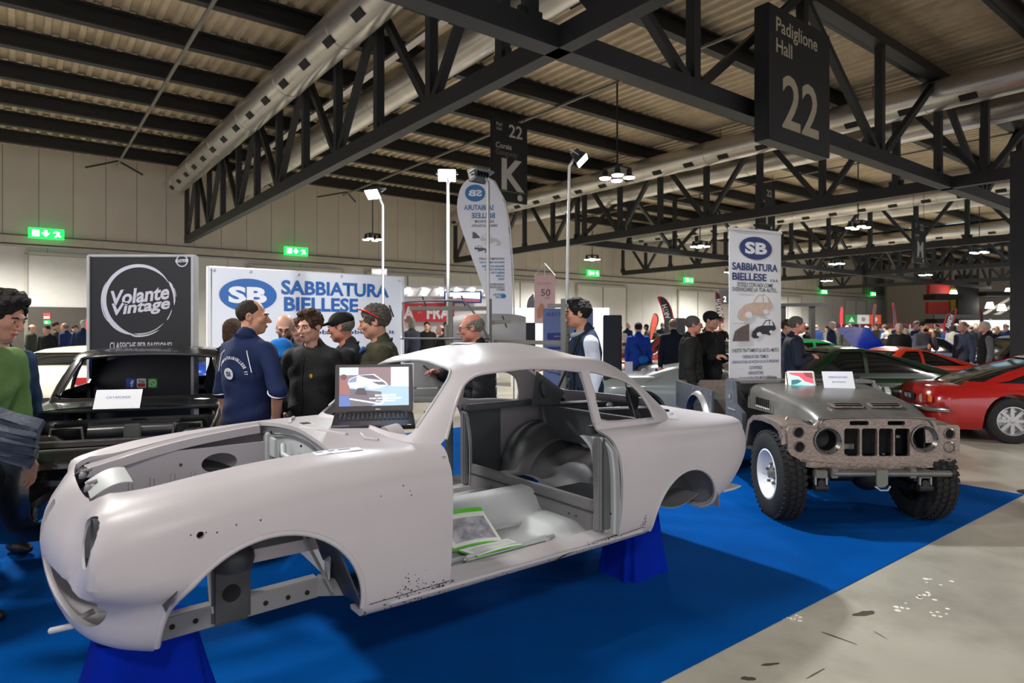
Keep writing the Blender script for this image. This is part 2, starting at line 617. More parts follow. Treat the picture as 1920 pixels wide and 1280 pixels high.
# roof: ribbed metal deck, purlins, trusses
deck_m = mat('ribbed_roof_deck', srgb(205, 186, 158), .5, var=.10, scale=2.0, metal=0.15, dirt=srgb(120, 104, 82), dscale=.8, damt=.5)
steel = mat('black_steel', srgb(33, 33, 34), .55, var=.12, scale=3)
pitch = .30
vs, fs = [], []
x = -14.0
prof = []
while x < 80:
    prof += [(x, 0), (x + .10, 0), (x + .14, .07), (x + .26, .07)]
    x += pitch
for (a, z) in prof:
    vs += [(a, -14, 7.86 + z), (a, 28.2, 7.86 + z)]
fs = [(2 * i, 2 * i + 1, 2 * i + 3, 2 * i + 2) for i in range(len(prof) - 1)]
ceil = MB().add(vs, fs).obj('ceiling', deck_m, None, rot=(0, 0, HROT), fix=False)
tag(ceil, kind='structure')
def ibeam(mb, p, q, h, w_, t=.02):
    """I section along a straight line"""
    p, q = Vector(p), Vector(q)
    mb.bar(p + Vector((0, 0, h / 2 - t)), q + Vector((0, 0, h / 2 - t)), w_, t * 2)
    mb.bar(p - Vector((0, 0, h / 2 - t)), q - Vector((0, 0, h / 2 - t)), w_, t * 2)
    return mb.bar(p, q, t, h)
pm = MB(); ibeam(pm, (-14, 0, 0), (80, 0, 0), .40, .20)
pme = pm.mesh('purlin'); pme.materials.append(steel)
b = 25.9
while b > -12:
    link('purlin', pme, ceil, (0, b, 7.65))
    b -= 2.2
# lattice trusses
def truss(along, pos, lo, hi, zb, zt, step, name='roof_truss', w_=.20):
    """lattice girder; along 'b' at a = pos, or along 'a' at b = pos"""
    P = (lambda s, z: Vector((pos, s, z))) if along == 'b' else (lambda s, z: Vector((s, pos, z)))
    t = MB().bar(P(lo, zb), P(hi, zb), w_, .27).obj(name, steel, ceil)
    MB().bar(P(lo, zt), P(hi, zt), w_, .20).obj('top_chord', steel, t)
    n = int(round((hi - lo) / step))
    for i in range(n + 1):
        s = lo + (hi - lo) * i / n
        MB().bar(P(s, zb), P(s, zt), .15, .15).obj('strut', steel, t)
        MB().box(P(s, zb + .16), (.05, .34, .22) if along == 'b' else (.34, .05, .22)).obj('gusset', steel, t)
        if i < n:
            s2 = lo + (hi - lo) * (i + 1) / n
            if i % 2 == 0: MB().bar(P(s, zb), P(s2, zt), .13, .12).obj('diagonal', steel, t)
            else: MB().bar(P(s, zt), P(s2, zb), .13, .12).obj('diagonal', steel, t)
    return t
for a in (5.15, 17.55, 29.95, 42.35, 54.75):
    truss('b', a, -10 if a < 20 else 0, 27.6, 5.0, 7.40, 1.9)
truss('a', 5.8, -4.5, 60, 5.0, 7.40, 3.1, w_=.26)
truss('a', 18.6, 17.55, 66, 5.0, 7.40, 3.1)
# light rods under the purlins
for a, z in ((2.75, 7.42), (11.3, 7.42), (23.7, 7.42)):
    MB().bar((a, -8, z), (a, 27, z), .06, .05).obj('cable_rail', mat('grey_rail', srgb(120, 116, 108), .5), ceil)
MB().bar((6.0, -8, 7.05), (6.0, 27, 7.05), .16, .06).obj('cable_tray', mat('zinc_tray', srgb(185, 178, 172), .4, metal=.5), ceil)
for s in np.arange(-6, 27, 3.0):
    MB().bar((6.0, s, 7.05), (6.0, s, 7.6), .012, .012).obj('tray_hanger', steel, ceil)
# wall braces under the eaves
for a in (-2.2, 2.75, 7.8, 11.3):
    MB().bar((a - .9, 27.7, 7.35), (a, 26.6, 7.5), .05, .05).obj('eaves_brace', steel, ceil)
    MB().bar((a + .9, 27.7, 7.35), (a, 26.6, 7.5), .05, .05).obj('eaves_brace', steel, ceil)
# roof glazing over the far bays lets in blue daylight
sky_m = mat('roof_glazing', srgb(150, 190, 215), .3, emit=srgb(150, 195, 225), estr=1.1)
for i, (a, b) in enumerate(((33, 8.5), (33, 13), (36.5, 8.5), (36.5, 13), (46, 10), (46, 15), (50, 10), (50, 15))):
    g = MB().box((a, b, 7.80), (3.0, 3.6, .05)).obj('roof_light', sky_m, ceil)
    for k in (-1, 0, 1):
        MB().box((a + k * .75, b, 7.77), (.06, 3.6, .05)).obj('glazing_bar', steel, g)

# ---------------------------------------------------------------- ventilation ducts
duct_m = mat('galvanised_duct', srgb(196, 190, 182), .30, metal=.75, var=.12, scale=1.5)
duct_d = mat('duct_outlet', (.012, .012, .013), .8)
for i, (a, r_, b0, lab) in enumerate(((4.62, .36, -8, 'round galvanised duct running left of the nearest roof truss'), (6.75, .36, -8, 'round galvanised duct running right of the nearest roof truss'), (16.9, .36, -4, 'round galvanised duct left of the second roof truss'), (19.1, .36, -4, 'round galvanised duct right of the second roof truss'), (29.3, .36, 0, 'round galvanised duct left of the third roof truss'), (31.5, .36, 0, 'round galvanised duct right of the third roof truss'), (41.7, .36, 0, 'round galvanised duct beside the fourth roof truss'))):
    root = empty('ventilation_duct', (0, 0, 0), HROT, lab, 'duct', 'ventilation ducts under the roof')
    MB().cyl((a, b0, 6.95), (a, 27.0, 6.95), r_, 28).obj('duct_pipe', duct_m, root, smooth=50)
    for s in np.arange(b0 + 1, 27, 3.0):
        MB().lathe([(r_ + .002, -.02), (r_ + .012, -.015), (r_ + .012, .015), (r_ + .002, .02)], 28, Matrix.Translation((a, s, 6.95)) @ Matrix.Rotation(R(90), 4, 'X')).obj('seam_band', duct_m, root, smooth=50)
    for s in np.arange(b0 + 1.6, 26.6, 1.25):
        for sd in ((-1,) if i % 2 == 0 else (1,)):
            an = R(-48)
            c = Vector((a + sd * (r_ + .004) * math.cos(an), s, 6.95 + (r_ + .004) * math.sin(an)))
            M_ = Matrix.Rotation(-an if sd > 0 else an + PI, 3, 'Y')
            MB().box(c, (.03, .34, .15), M_).obj('air_outlet', duct_d, root)
    for s in np.arange(b0 + 2.4, 27, 4.4):
        MB().bar((a, s, 6.95 + r_), (a, s, 7.6), .014, .014).obj('duct_hanger', steel, root)

# ---------------------------------------------------------------- hanging lamps
lamp_glow = mat('lamp_glow', (1, .97, .9), .4, emit=(1.0, .97, .88), estr=9.0)
lamp_body = mat('lamp_housing', (.03, .03, .032), .5)
def lamp_cluster(p, label, n=4):
    root = empty('hanging_lamp', p, HROT, label, 'lamp', 'hanging high bay lamps')
    MB().bar((0, 0, .22), (0, 0, 7.6 - p[2]), .03, .03).obj('hanger', steel, root)
    MB().box((0, 0, .20), (.48, .48, .04)).obj('crossbar', lamp_body, root)
    for k in range(n):
        x_, y_ = ((-.2, -.2), (.2, -.2), (.2, .2), (-.2, .2))[k]
        h = MB().lathe([(.03, .19), (.06, .16), (.07, .06), (.15, 0), (.145, -.01), (.0, .02)], 20, Matrix.Translation((x_, y_, 0))).obj('shade', lamp_body, root, smooth=40)
        MB().lathe([(0, -.03), (.12, -.03), (.138, .0), (.12, .015), (0, .015)], 20, Matrix.Translation((x_, y_, -.005))).obj('bulb_disc', lamp_glow, h, smooth=50)
    return root
WORDS = ['first', 'second', 'third', 'fourth', 'fifth', 'sixth', 'seventh', 'eighth']
for a, b in BAYS:
    p = hall(a, b, 5.15)
    if p.y < 4: continue
    px = CX + FPX * p.x / p.y
    py = HY - FPX * (p.z - CAMH) / p.y
    if px < -60 or px > 1980 or py < -40: continue
    lab = 'four-bulb hall lamp in the %s bay from the left, %s row from the wall' % (WORDS[int(round((a + 1.1) / 12.4))], WORDS[{24.0: 0, 17.3: 1, 10.6: 2, 4.0: 3}.get(b, 4)])
    lamp_cluster(p, lab)

# ---------------------------------------------------------------- hanging signs
sign_b = mat('sign_black', srgb(30, 31, 33), .5, var=.05)
sign_w = mat('sign_grey_print', srgb(196, 194, 188), .6, var=.03)
sign_y = mat('sign_khaki_print', srgb(172, 162, 138), .6, var=.03)
def hung_sign(name, c, wd, ht, th, label, lines, hang=True, m_=sign_b):
    """board in the plane of the A axis facing the camera side; lines: (text, x, y, size, material, bold, align)"""
    root = empty(name, c, HROT, label, 'sign')
    MB().box((0, 0, 0), (wd, th, ht)).obj('board', m_, root, bevel=.01)
    for (tx, x_, y_, sz, mm, bd, al) in lines:
        text(tx, sz, mm, root, face_matrix((x_, -th / 2 - .004, y_), (1, 0, 0), (0, 0, 1)), bold=bd, align=al)
    if hang:
        for s_ in (-1, 1):
            MB().bar((s_ * wd * .42, 0, ht / 2), (s_ * wd * .42, 0, 7.6 - c[2]), .012, .012).obj('hanging_wire', steel, root)
    return root
# the big hall sign sits on the cross truss
a0 = hall(0, 5.55)
u0 = (1440 - CX) / FPX; u1 = (1555 - CX) / FPX
def on_plane_b(px, b):
    u = (px - CX) / FPX
    Y = b / (u * BX.x + BX.y)
    return Vector((u * Y, Y, 0))
q0, q1 = on_plane_b(1441, 5.25), on_plane_b(1556, 5.25)
wd = (q1 - q0).length
zc0 = CAMH + (HY - 158) / FPX * (q0.y + q1.y) / 2
mid = (q0 + q1) / 2
S = hung_sign('hall_sign', Vector((mid.x, mid.y, zc0)) + BX * .12, wd, 2.05, .24, 'large black hall sign reading Padiglione Hall 22 on the cross truss', [
    ('Padiglione', -wd * .40, .74, .31, sign_y, .012, 'LEFT'), ('Hall', -wd * .40, .42, .31, sign_y, .012, 'LEFT'), ('22', 0.0, -.42, 1.15, sign_y, .016, 'CENTER')], hang=False)
def sign_at(px0, px1, py_top, py_bot, Y, label, letter, small):
    c = at((px0 + px1) / 2, (py_top + py_bot) / 2, Y)
    wd_ = (px1 - px0) / FPX * Y / (AX.x - (c.x / c.y) * AX.y)
    ht_ = (py_bot - py_top) / FPX * Y * .93
    s_ = ht_ / 2.3
    L = [('22', .16 * wd_, .36 * ht_, .50 * s_, sign_w, .014, 'CENTER'), ('Pad', -.30 * wd_, .42 * ht_, .14 * s_, sign_w, .006, 'CENTER'), ('Hall', -.30 * wd_, .365 * ht_, .12 * s_, sign_w, .0, 'CENTER'), ('Corsia', -.40 * wd_, .165 * ht_, .21 * s_, sign_w, .012, 'LEFT'), ('Gangway', -.40 * wd_, .085 * ht_, .21 * s_, mat('sign_dim_print', srgb(110, 110, 108), .6), .004, 'LEFT'), (letter, .03 * wd_, -.19 * ht_, 1.18 * s_, sign_w, .03, 'CENTER')]
    r_ = hung_sign('gangway_sign', c, wd_, ht_, .08, label, L)
    MB().box((0, -.043, -.375 * ht_), (wd_ * .86, .004, .014 * s_)).obj('green_line', mat('sign_green_line', srgb(120, 150, 60), .6), r_)
    MB().lathe([(0, .003), (.09 * s_, .003), (.09 * s_, 0)], 20, Matrix.Translation((wd_ * .28, -.043, -.435 * ht_)) @ Matrix.Rotation(R(90), 4, 'X')).obj('fair_emblem', sign_w, r_)
    return r_
sign_at(921, 988, 220, 385, 17.5, 'tall black hanging sign reading 22 Corsia Gangway K', 'K', 1)
sign_at(1418, 1452, 348, 434, 25.0, 'small black hanging sign with a white letter I behind the roll-up banner', 'I', 1)
sign_at(1711, 1734, 413, 496, 24.5, 'distant grey hanging sign with the letter M', 'M', 1)
# illuminated exit signs along the wall
exit_g = mat('exit_green', srgb(20, 190, 70), .5, emit=srgb(25, 200, 80), estr=1.5)
exit_w = mat('exit_white', (1, 1, 1), .5, emit=(1, 1, 1), estr=1.6)
WHERE = ['above the far left door', 'above the white company banner', 'right of the feather flag pole', 'left of the roll-up banner', 'right of the roll-up banner', 'rightmost on the wall']
for i, (px, py) in enumerate(((87, 438), (555, 471), (1112, 512), (1291, 525), (1545, 547), (1637, 551))):
    q = on_plane_b(px, BW - .35)
    z = CAMH + (HY - py) / FPX * q.y
    r_ = empty('exit_sign', (q.x, q.y, z), HROT, 'lit green exit sign ' + WHERE[i], 'exit sign', 'lit exit signs on the wall')
    MB().box((0, 0, 0), (1.02, .09, .37)).obj('light_box', exit_g, r_, bevel=.01)
    MB().box((-.30, -.05, 0), (.20, .012, .22)).obj('door_symbol', exit_w, r_)
    MB().prism([(-.06, .11), (.02, .11), (.02, .02), (.10, .02), (-.02, -.12), (-.14, .02), (-.06, .02)], 'y', -.056, -.046).obj('arrow_symbol', exit_w, r_)
    MB().prism([(.22, -.11), (.30, -.02), (.28, .05), (.20, .02), (.20, .06), (.30, .10), (.38, .06), (.36, -.02), (.42, -.08), (.38, -.11), (.33, -.05), (.27, -.12)], 'y', -.056, -.046).obj('runner_symbol', exit_w, r_)
    MB().bar((0, .05, .1), (0, .3, .1), .03, .03).obj('bracket', steel, r_)
# ---------------------------------------------------------------- the bare coupe body shell in the foreground
CAR_YAW = HROT
coupe_pos = Vector((-1.863, 2.474, CAMH - 1.155))      # nose on the centre line, bottom of the sill
coupe = empty('bare_car_shell', coupe_pos, CAR_YAW, 'bare pale grey coupe body shell without doors, bonnet or wheels, raised on draped stands', 'car body')
primer = mat('pale_grey_primer', (0.46, 0.43, 0.445), 0.40, var=0.035, scale=2.5, bump=0.04, bscale=25, spec=0.4)
primer_shade = mat('shaded_inner_primer', (.085, .092, .095), .5, var=.15, scale=4)  # darkened copy of the inner primer, cabin shade under the roof in its colour
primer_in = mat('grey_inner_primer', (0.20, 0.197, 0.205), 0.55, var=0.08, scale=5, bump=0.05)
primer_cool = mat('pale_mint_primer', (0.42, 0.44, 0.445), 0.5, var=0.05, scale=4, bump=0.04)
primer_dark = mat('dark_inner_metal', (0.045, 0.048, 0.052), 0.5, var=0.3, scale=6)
hole_black = mat('hole_black', (0.006, 0.006, 0.007), 0.9, var=0.1)

zs_c = lambda x: sinterp(x, [(0, .548), (.2, .564), (.5, .600), (.8, .622), (1.1, .636), (1.44, .640), (2.0, .645), (2.6, .622), (3.1, .592), (3.6, .572), (3.95, .562)])
zb_c = lambda x: sinterp(x, [(0, 0.0), (3.3, 0.0), (3.5, 0.03), (3.9, 0.06)])
cr_c = lambda x: sinterp(x, [(0, -.06), (.2, -.05), (.45, -.015), (.7, .02), (1.0, .040), (1.4, .035), (2.5, .035), (3.2, .075), (3.6, .05), (3.85, .03)])
ROWS_C = [(0, .27, 3.56, .700), (.03, .19, 3.61, .722), (.08, .135, 3.70, .738), (.17, .09, 3.76, .752), (.33, .052, 3.805, .765), (.5, .035, 3.87, .772), (.6, .03, 3.89, .773), (.75, .045, 3.885, .771), (.85, .075, 3.87, .758), (.93, .115, 3.85, .722), (.98, .16, 3.825, .675), (1.0, .20, 3.79, .63)]
TAP_C = [(0, .955), (.5, .985), (1.0, 1.0), (2.5, 1.0), (3.2, .985), (3.85, .945)]
def rows_of(tab, ts, nf, nr):
    out = []
    for t in ts:
        out.append((t,) + tuple(sinterp(t, [(r[0], r[k]) for r in tab]) for k in (1, 2, 3)) + (nf(t) if callable(nf) else nf, nr(t) if callable(nr) else nr))
    return out
TS = [0, .015, .03, .05, .08, .12, .17, .24, .33, .41, .5, .58, .66, .74, .80, .85, .89, .92, .945, .965, .985, 1.0]
nose_n = lambda t: sinterp(t, [(0, 4.2), (.15, 4.6), (.36, 5.0), (.46, 8.0), (.56, 16.0), (.95, 16.0), (1, 12.0)])
tail_n = lambda t: sinterp(t, [(0, 5), (.4, 10), (1, 10.0)])
def coupe_nose(X, Y, t):
    d = .075 * min(1, t / .3) * (1 - .5 * max(0, (t - .85) / .15))
    X = X + d * np.clip(np.abs(Y) / .52, 0, 1) ** 2 * np.clip((.62 - X) / .5, 0, 1)
    f = max(0.0, min(1.0, (t - .54) / .06, (1.0 - t) / .06))          # flat seats for the headlamps
    e = X - .142
    flat = .142 + np.where(e < .10, e * np.clip(np.abs(e) / .10, .1, 1), e)
    X = X + (flat - X) * f * np.clip((np.abs(Y) - .44) / .06, 0, 1)
    Y = Y * (1 + max(0, (t - .85) / .15) * .085 * np.clip((X - 2.2) / .7, 0, 1))       # crisp shoulder towards the tail
    return X, Y
def coupe_low(inset):
    return ring_body(rows_of(ROWS_C, TS, nose_n, tail_n), zs_c, zb_c, cr_c, n=240, ntop=12, taper=TAP_C, inset=inset, post=coupe_nose)
CAB_C = [(0, 1.14, 3.44, .700), (.204, 1.24, 3.33, .690), (.408, 1.36, 3.20, .665), (.612, 1.48, 3.06, .635), (.776, 1.575, 2.93, .605), (.898, 1.655, 2.80, .572), (.96, 1.71, 2.70, .540), (1.0, 1.80, 2.56, .485)]
TC = [0, .1, .2, .3, .4, .5, .6, .7, .78, .84, .89, .93, .965, 1.0]
def coupe_cab(inset, lift=0.0):
    return ring_body(rows_of(CAB_C, TC, lambda t: 5.6 - 1.6 * max(0, (t - .8) / .2), lambda t: 3.4), lambda x: 1.0, lambda x: .51 + lift, lambda x: .068, n=160, ntop=8, inset=inset)
low = coupe_low(0.0)
coupe_tree = surface_tree(low)
shell = low
cab = coupe_cab(0.0)
boolean(shell, cab, 'UNION')
skin_tree = surface_tree(shell)
inn = coupe_low(0.018)
boolean(inn, coupe_cab(0.018), 'UNION')
def arch_poly(cx, cz, rx, rz, x_l, x_r, zlow, n=28):
    p = [(cx + rx * math.cos(a), cz + rz * math.sin(a)) for a in np.linspace(-0.0, PI, n)]
    return p + [(x_l, zlow), (x_r, zlow)]
cuts = [inn]
cuts.append(cutter(MB().prism(arch_poly(.695, .07, .347, .345, .318, 1.062, -.1), 'y', -1, 1)))
cuts.append(cutter(MB().prism(arch_poly(3.085, .035, .310, .294, 2.70, 3.42, -.1), 'y', -1, 1)))
door_poly = [(1.44, .05), (1.437, .30), (1.44, .58), (1.455, .635)] + [tuple(p) for p in spline([(1.485, .66), (1.55, .765), (1.62, .860), (1.68, .912), (1.77, .942), (2.0, .957), (2.2, .947), (2.362, .93)], 4)] + [(2.372, .66)] + [tuple(p) for p in spline([(2.39, .615), (2.44, .57), (2.475, .50), (2.495, .38), (2.50, .2), (2.495, .05)], 4)]
quart_poly = [tuple(p) for p in spline([(2.425, .664), (2.42, .80), (2.418, .914), (2.55, .897), (2.72, .852), (2.82, .80), (2.875, .715), (2.893, .65), (2.87, .624), (2.70, .640)], 4, True)]
for sgn in (-1, 1):
    lo, hi = (-1.0, -.40) if sgn < 0 else (.40, 1.0)
    cuts.append(cutter(MB().prism(door_poly, 'y', lo, hi)))
    cuts.append(cutter(MB().prism(quart_poly, 'y', lo, hi)))
ws = [(p[0], p[1]) for p in spline([(-.52, .675), (-.515, .72), (-.462, .86), (-.42, .92), (-.33, .955), (0, .978), (.33, .955), (.42, .92), (.462, .86), (.515, .72), (.52, .675), (.45, .672), (0, .684), (-.45, .672)], 4, True)]
cuts.append(cutter(MB().prism(ws, 'x', 1.20, 1.93)))
rw = rrect(-.47, .47, .70, .95, .09)
cuts.append(cutter(MB().prism(rw, 'x', 2.78, 3.6)))
hood = [tuple(p) for p in spline([(.148, 0), (.152, -.2), (.165, -.34), (.20, -.405), (.5, -.445), (.8, -.478), (.965, -.50), (1.0, -.47), (1.02, -.2), (1.03, 0), (1.02, .2), (1.0, .47), (.965, .50), (.8, .478), (.5, .445), (.20, .405), (.165, .34), (.152, .2)], 4, True)]
cuts.append(cutter(MB().prism(hood, 'z', .42, .9)))
cuts.append(cutter(MB().prism(rrect(.45, 3.35, -.60, .60, .05), 'z', -.2, .12)))
boot = rrect(3.30, 3.66, -.42, .42, .08)
# lamp holes: cylinders that point along the car
for sgn in (-1, 1):
    cuts.append(cutter(MB().cyl((-.1, sgn * .588, .452), (.19, sgn * .588, .452), .082, 28)))
    mo = [(sgn * p[0], p[1]) for p in spline([(.12, .305), (.26, .312), (.39, .310), (.49, .288), (.54, .24), (.53, .19), (.50, .145), (.45, .122), (.38, .128), (.30, .158), (.20, .205), (.13, .255)], 4, True)]
    cuts.append(cutter(MB().prism(mo, 'x', -.1, .33)))
shield = [(p[0], p[1]) for p in spline([(-.055, .46), (0, .475), (.055, .46), (.045, .34), (0, .26), (-.045, .34)], 4, True)]
cuts.append(cutter(MB().prism(shield, 'x', -.1, .22)))
# small holes in the near wing and quarter
def side_hole(x, z, r):
    return cutter(MB().cyl((x, -.95, z), (x, -.60, z), r, 12))
for x, z, r in ((.451, .459, .0125), (.422, .464, .003), (.468, .465, .003), (.502, .459, .0035), (.564, .474, .0035), (.645, .476, .004), (1.205, .515, .004), (1.234, .49, .003), (1.238, .473, .004), (1.104, .489, .003)):
    cuts.append(side_hole(x, z, r))
boolean(shell, cuts)
shell.name = 'shell'
shell.data.name = 'shell'
one_mat(shell, primer)
smooth_mesh(shell.data, 32)
shell.parent = coupe

def cpart(mb, name, m=primer_in, smooth=None, bevel=0.0, label=None):
    return mb.obj(name, m, coupe, smooth=smooth, bevel=bevel, label=label)
# wheel-arch lips: rolled edges that follow the side of the body
def side_y(x, z, tree=None):
    h = (tree or coupe_tree).ray_cast(Vector((x, -2, z)), Vector((0, 1, 0)))
    return h[0].y if h[0] else -.74
for cx, cz, rx, rz in ((.695, .07, .349, .347), (3.085, .035, .312, .296)):
    for sgn in (1, -1):
        pts = []
        for a in np.linspace(-.05, PI + .05, 40):
            x, z = cx + rx * math.cos(a), cz + rz * math.sin(a)
            pts.append((x, sgn * (side_y(x, max(z, .02)) + .004), z))
        cpart(MB().tube(pts, .0115, 8), 'arch_lip', primer, 60)
# bonnet channels along both wings
for sgn in (1, -1):
    def chan(u, v):
        x = .20 + .79 * u
        y = interp(x, [(.20, .398), (.5, .438), (.8, .470), (1.0, .49)])
        prof = [(0, .0), (-.012, -.012), (-.03, -.014), (-.034, -.052)]
        k = v * 3
        i = min(int(k), 2); f = k - i
        dy = prof[i][0] * (1 - f) + prof[i + 1][0] * f
        dz = prof[i][1] * (1 - f) + prof[i + 1][1] * f
        return (x, sgn * (y + dy), zs_c(x) + cr_c(x) * math.sin((1 - y / .66) * PI / 2) - .004 + dz)
    cpart(MB().grid(chan, 30, 9, .004), 'bonnet_channel', primer, 40)
    # inner wing with an oval opening
    iw = MB().box((.62, sgn * .425, .33), (.80, .012, .44)).obj('inner_wing', primer_in, None)
    boolean(iw, cutter(MB().tube([(.79, sgn * .3, .462), (.79, sgn * .6, .462)], .0001, 4).add([], []) if False else MB().prism([(.78 + .085 * math.cos(a), .465 + .050 * math.sin(a)) for a in np.linspace(0, 2 * PI, 33)[:-1]], 'y', sgn * .3 if sgn > 0 else -.6, .6 if sgn > 0 else -.3)))
    boolean(iw, cutter(MB().prism([(.36, -.2), (1.1, -.2), (1.1, .215), (.36, .215)], 'y', -1, 1)))
    one_mat(iw, primer); iw.name = 'inner_wing'; iw.parent = coupe
    for x in (.385, .475, .565, .655):
        rib = MB().tube([(x, sgn * .418, .25), (x, sgn * .418, .43)], .011, 8).ball((x, sgn * .418, .43), .011, 8, 6).obj('rib', primer, iw, smooth=60)
    MB().lathe([(0, .006), (.008, .006), (.008, 0)], 10, Matrix.Translation((.60, sgn * .42, .478)) @ Matrix.Rotation(R(90 * sgn), 4, 'X')).obj('bolt', primer_dark, iw)
    # wheel-well liner
    def liner(u, v):
        a = R(22) + (PI - R(46)) * u
        return (.695 + .375 * math.cos(a), sgn * (.735 - .30 * v), .07 + .372 * math.sin(a))
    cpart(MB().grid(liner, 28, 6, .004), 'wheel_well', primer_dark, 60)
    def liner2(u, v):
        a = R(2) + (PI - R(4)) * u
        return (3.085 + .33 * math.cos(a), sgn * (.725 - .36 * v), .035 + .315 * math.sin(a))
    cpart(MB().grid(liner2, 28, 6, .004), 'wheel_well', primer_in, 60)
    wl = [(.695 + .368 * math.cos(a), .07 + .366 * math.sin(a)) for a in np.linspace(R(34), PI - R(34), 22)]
    cpart(MB().prism(wl, 'y', sgn * .445 if sgn > 0 else -.452, sgn * .452 if sgn > 0 else -.445), 'well_shade', primer_dark)  # dark sheet added for the shade deep inside the wheel arch
    # chassis rail with a raised inner lip
    cpart(MB().bar((.30, sgn * .40, .035), (.98, sgn * .40, .05), .055, .085).bar((.98, sgn * .40, .05), (1.25, sgn * .52, .03), .06, .075), 'chassis_rail', primer_in, bevel=.004)
    for x in (.42, .50, .76, .85, .93):
        cpart(MB().cyl((x, sgn * .431, .04), (x, sgn * .426, .04), .010, 12), 'rail_hole', hole_black)
    # spring tower with a seat on top
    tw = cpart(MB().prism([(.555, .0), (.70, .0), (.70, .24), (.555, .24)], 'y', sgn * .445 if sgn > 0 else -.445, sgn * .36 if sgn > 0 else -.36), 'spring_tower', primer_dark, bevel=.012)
    MB().lathe([(0, .03), (.055, .028), (.075, .01), (.08, -.02), (.07, -.06)], 20, Matrix.Translation((.635, sgn * .43, .27))).obj('spring_seat', primer_dark, tw, smooth=40)
    MB().cyl((.625, sgn * .4475, .12), (.625, sgn * .4435, .12), .034, 18).obj('tower_hole', hole_black, tw)
    cpart(MB().bar((.56, sgn * .42, .05), (.545, sgn * .40, .35), .03, .012), 'tower_stay', primer, bevel=.003)
    # splash panel behind the wheel and its brace
    def splash(u, v):
        return (.93 + .13 * (1 - v) + .02 * math.sin(u * PI), sgn * (.42 + .30 * u), .01 + .33 * v)
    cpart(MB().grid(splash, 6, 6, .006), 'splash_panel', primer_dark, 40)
    cpart(MB().bar((.90, sgn * .46, .30), (1.02, sgn * .48, .04), .035, .012), 'wing_brace', primer_in, bevel=.003)
    # sill step and door pillars
    cpart(MB().prism([(sgn * .735, .048), (sgn * .70, .056), (sgn * .60, .062), (sgn * .60, .03), (sgn * .735, .03)], 'x', 1.16, 2.70), 'door_step', primer, bevel=.004)
    cpart(MB().prism([(sgn * .700, .004), (sgn * .716, .05), (sgn * .60, .05), (sgn * .60, .004)], 'x', 1.18, 2.68), 'sill_box', primer, bevel=.006)
    jamb = [(2.43, .575), (2.45, .55), (2.475, .50), (2.495, .38), (2.50, .2), (2.497, .055)]
    js = spline(jamb, 6)
    def jfn(u, v):
        i = u * (len(js) - 1); k = min(int(i), len(js) - 2); f = i - k
        x = js[k][0] * (1 - f) + js[k + 1][0] * f; z = js[k][1] * (1 - f) + js[k + 1][1] * f
        yo = .748 if z < .5 else .748 - .06 * (z - .5) / .12
        prof = [(0, 0), (.001, .028), (-.012, .034), (-.014, .075), (-.030, .082), (-.032, .13), (-.05, .135), (-.06, .14)]
        kk = v * 7; j = min(int(kk), 6); g = kk - j
        dx = prof[j][0] * (1 - g) + prof[j + 1][0] * g; dy = prof[j][1] * (1 - g) + prof[j + 1][1] * g
        return (x + dx, sgn * (yo - dy), z)
    cpart(MB().grid(jfn, 36, 21, .004), 'door_jamb', primer_cool, 30)
    for z in (.16, .40, .44):
        cpart(MB().cyl((2.478, sgn * .695, z), (2.488, sgn * .695, z), .006, 10), 'jamb_bolt', hole_black)
    cpart(MB().box((2.43, sgn * .655, .32), (.04, .05, .50)), 'lock_post', primer_in, bevel=.008)
    cpart(MB().box((1.425, sgn * .675, .33), (.03, .10, .54)), 'hinge_pillar', primer_in, bevel=.006)
    # quarter inner trim, window rail and rear wheelhouse
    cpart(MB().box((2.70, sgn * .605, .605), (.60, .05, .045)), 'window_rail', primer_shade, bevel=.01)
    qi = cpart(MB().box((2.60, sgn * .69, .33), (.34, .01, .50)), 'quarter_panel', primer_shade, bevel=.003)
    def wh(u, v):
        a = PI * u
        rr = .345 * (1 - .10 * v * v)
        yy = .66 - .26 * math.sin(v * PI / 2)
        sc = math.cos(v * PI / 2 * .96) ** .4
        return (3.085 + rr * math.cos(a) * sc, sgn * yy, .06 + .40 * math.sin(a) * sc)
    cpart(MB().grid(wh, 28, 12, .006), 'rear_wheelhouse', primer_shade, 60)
    # rear pillar web with an oval recess
    def web(u, v):
        return (2.91 + .17 * u - .02 * v, sgn * (.50 - .11 * u - .08 * v), .60 + .25 * v * (1 - .6 * u))
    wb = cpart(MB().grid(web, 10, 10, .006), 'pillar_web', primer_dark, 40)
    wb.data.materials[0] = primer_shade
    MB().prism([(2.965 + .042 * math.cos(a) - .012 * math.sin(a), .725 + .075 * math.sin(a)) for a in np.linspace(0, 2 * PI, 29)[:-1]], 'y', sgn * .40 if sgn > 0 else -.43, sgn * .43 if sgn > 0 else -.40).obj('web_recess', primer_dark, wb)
    for x in (3.14, 3.20):
        cpart(MB().cyl((x, sgn * .50, .627), (x, sgn * .47, .627), .018, 14), 'panel_hole', hole_black)
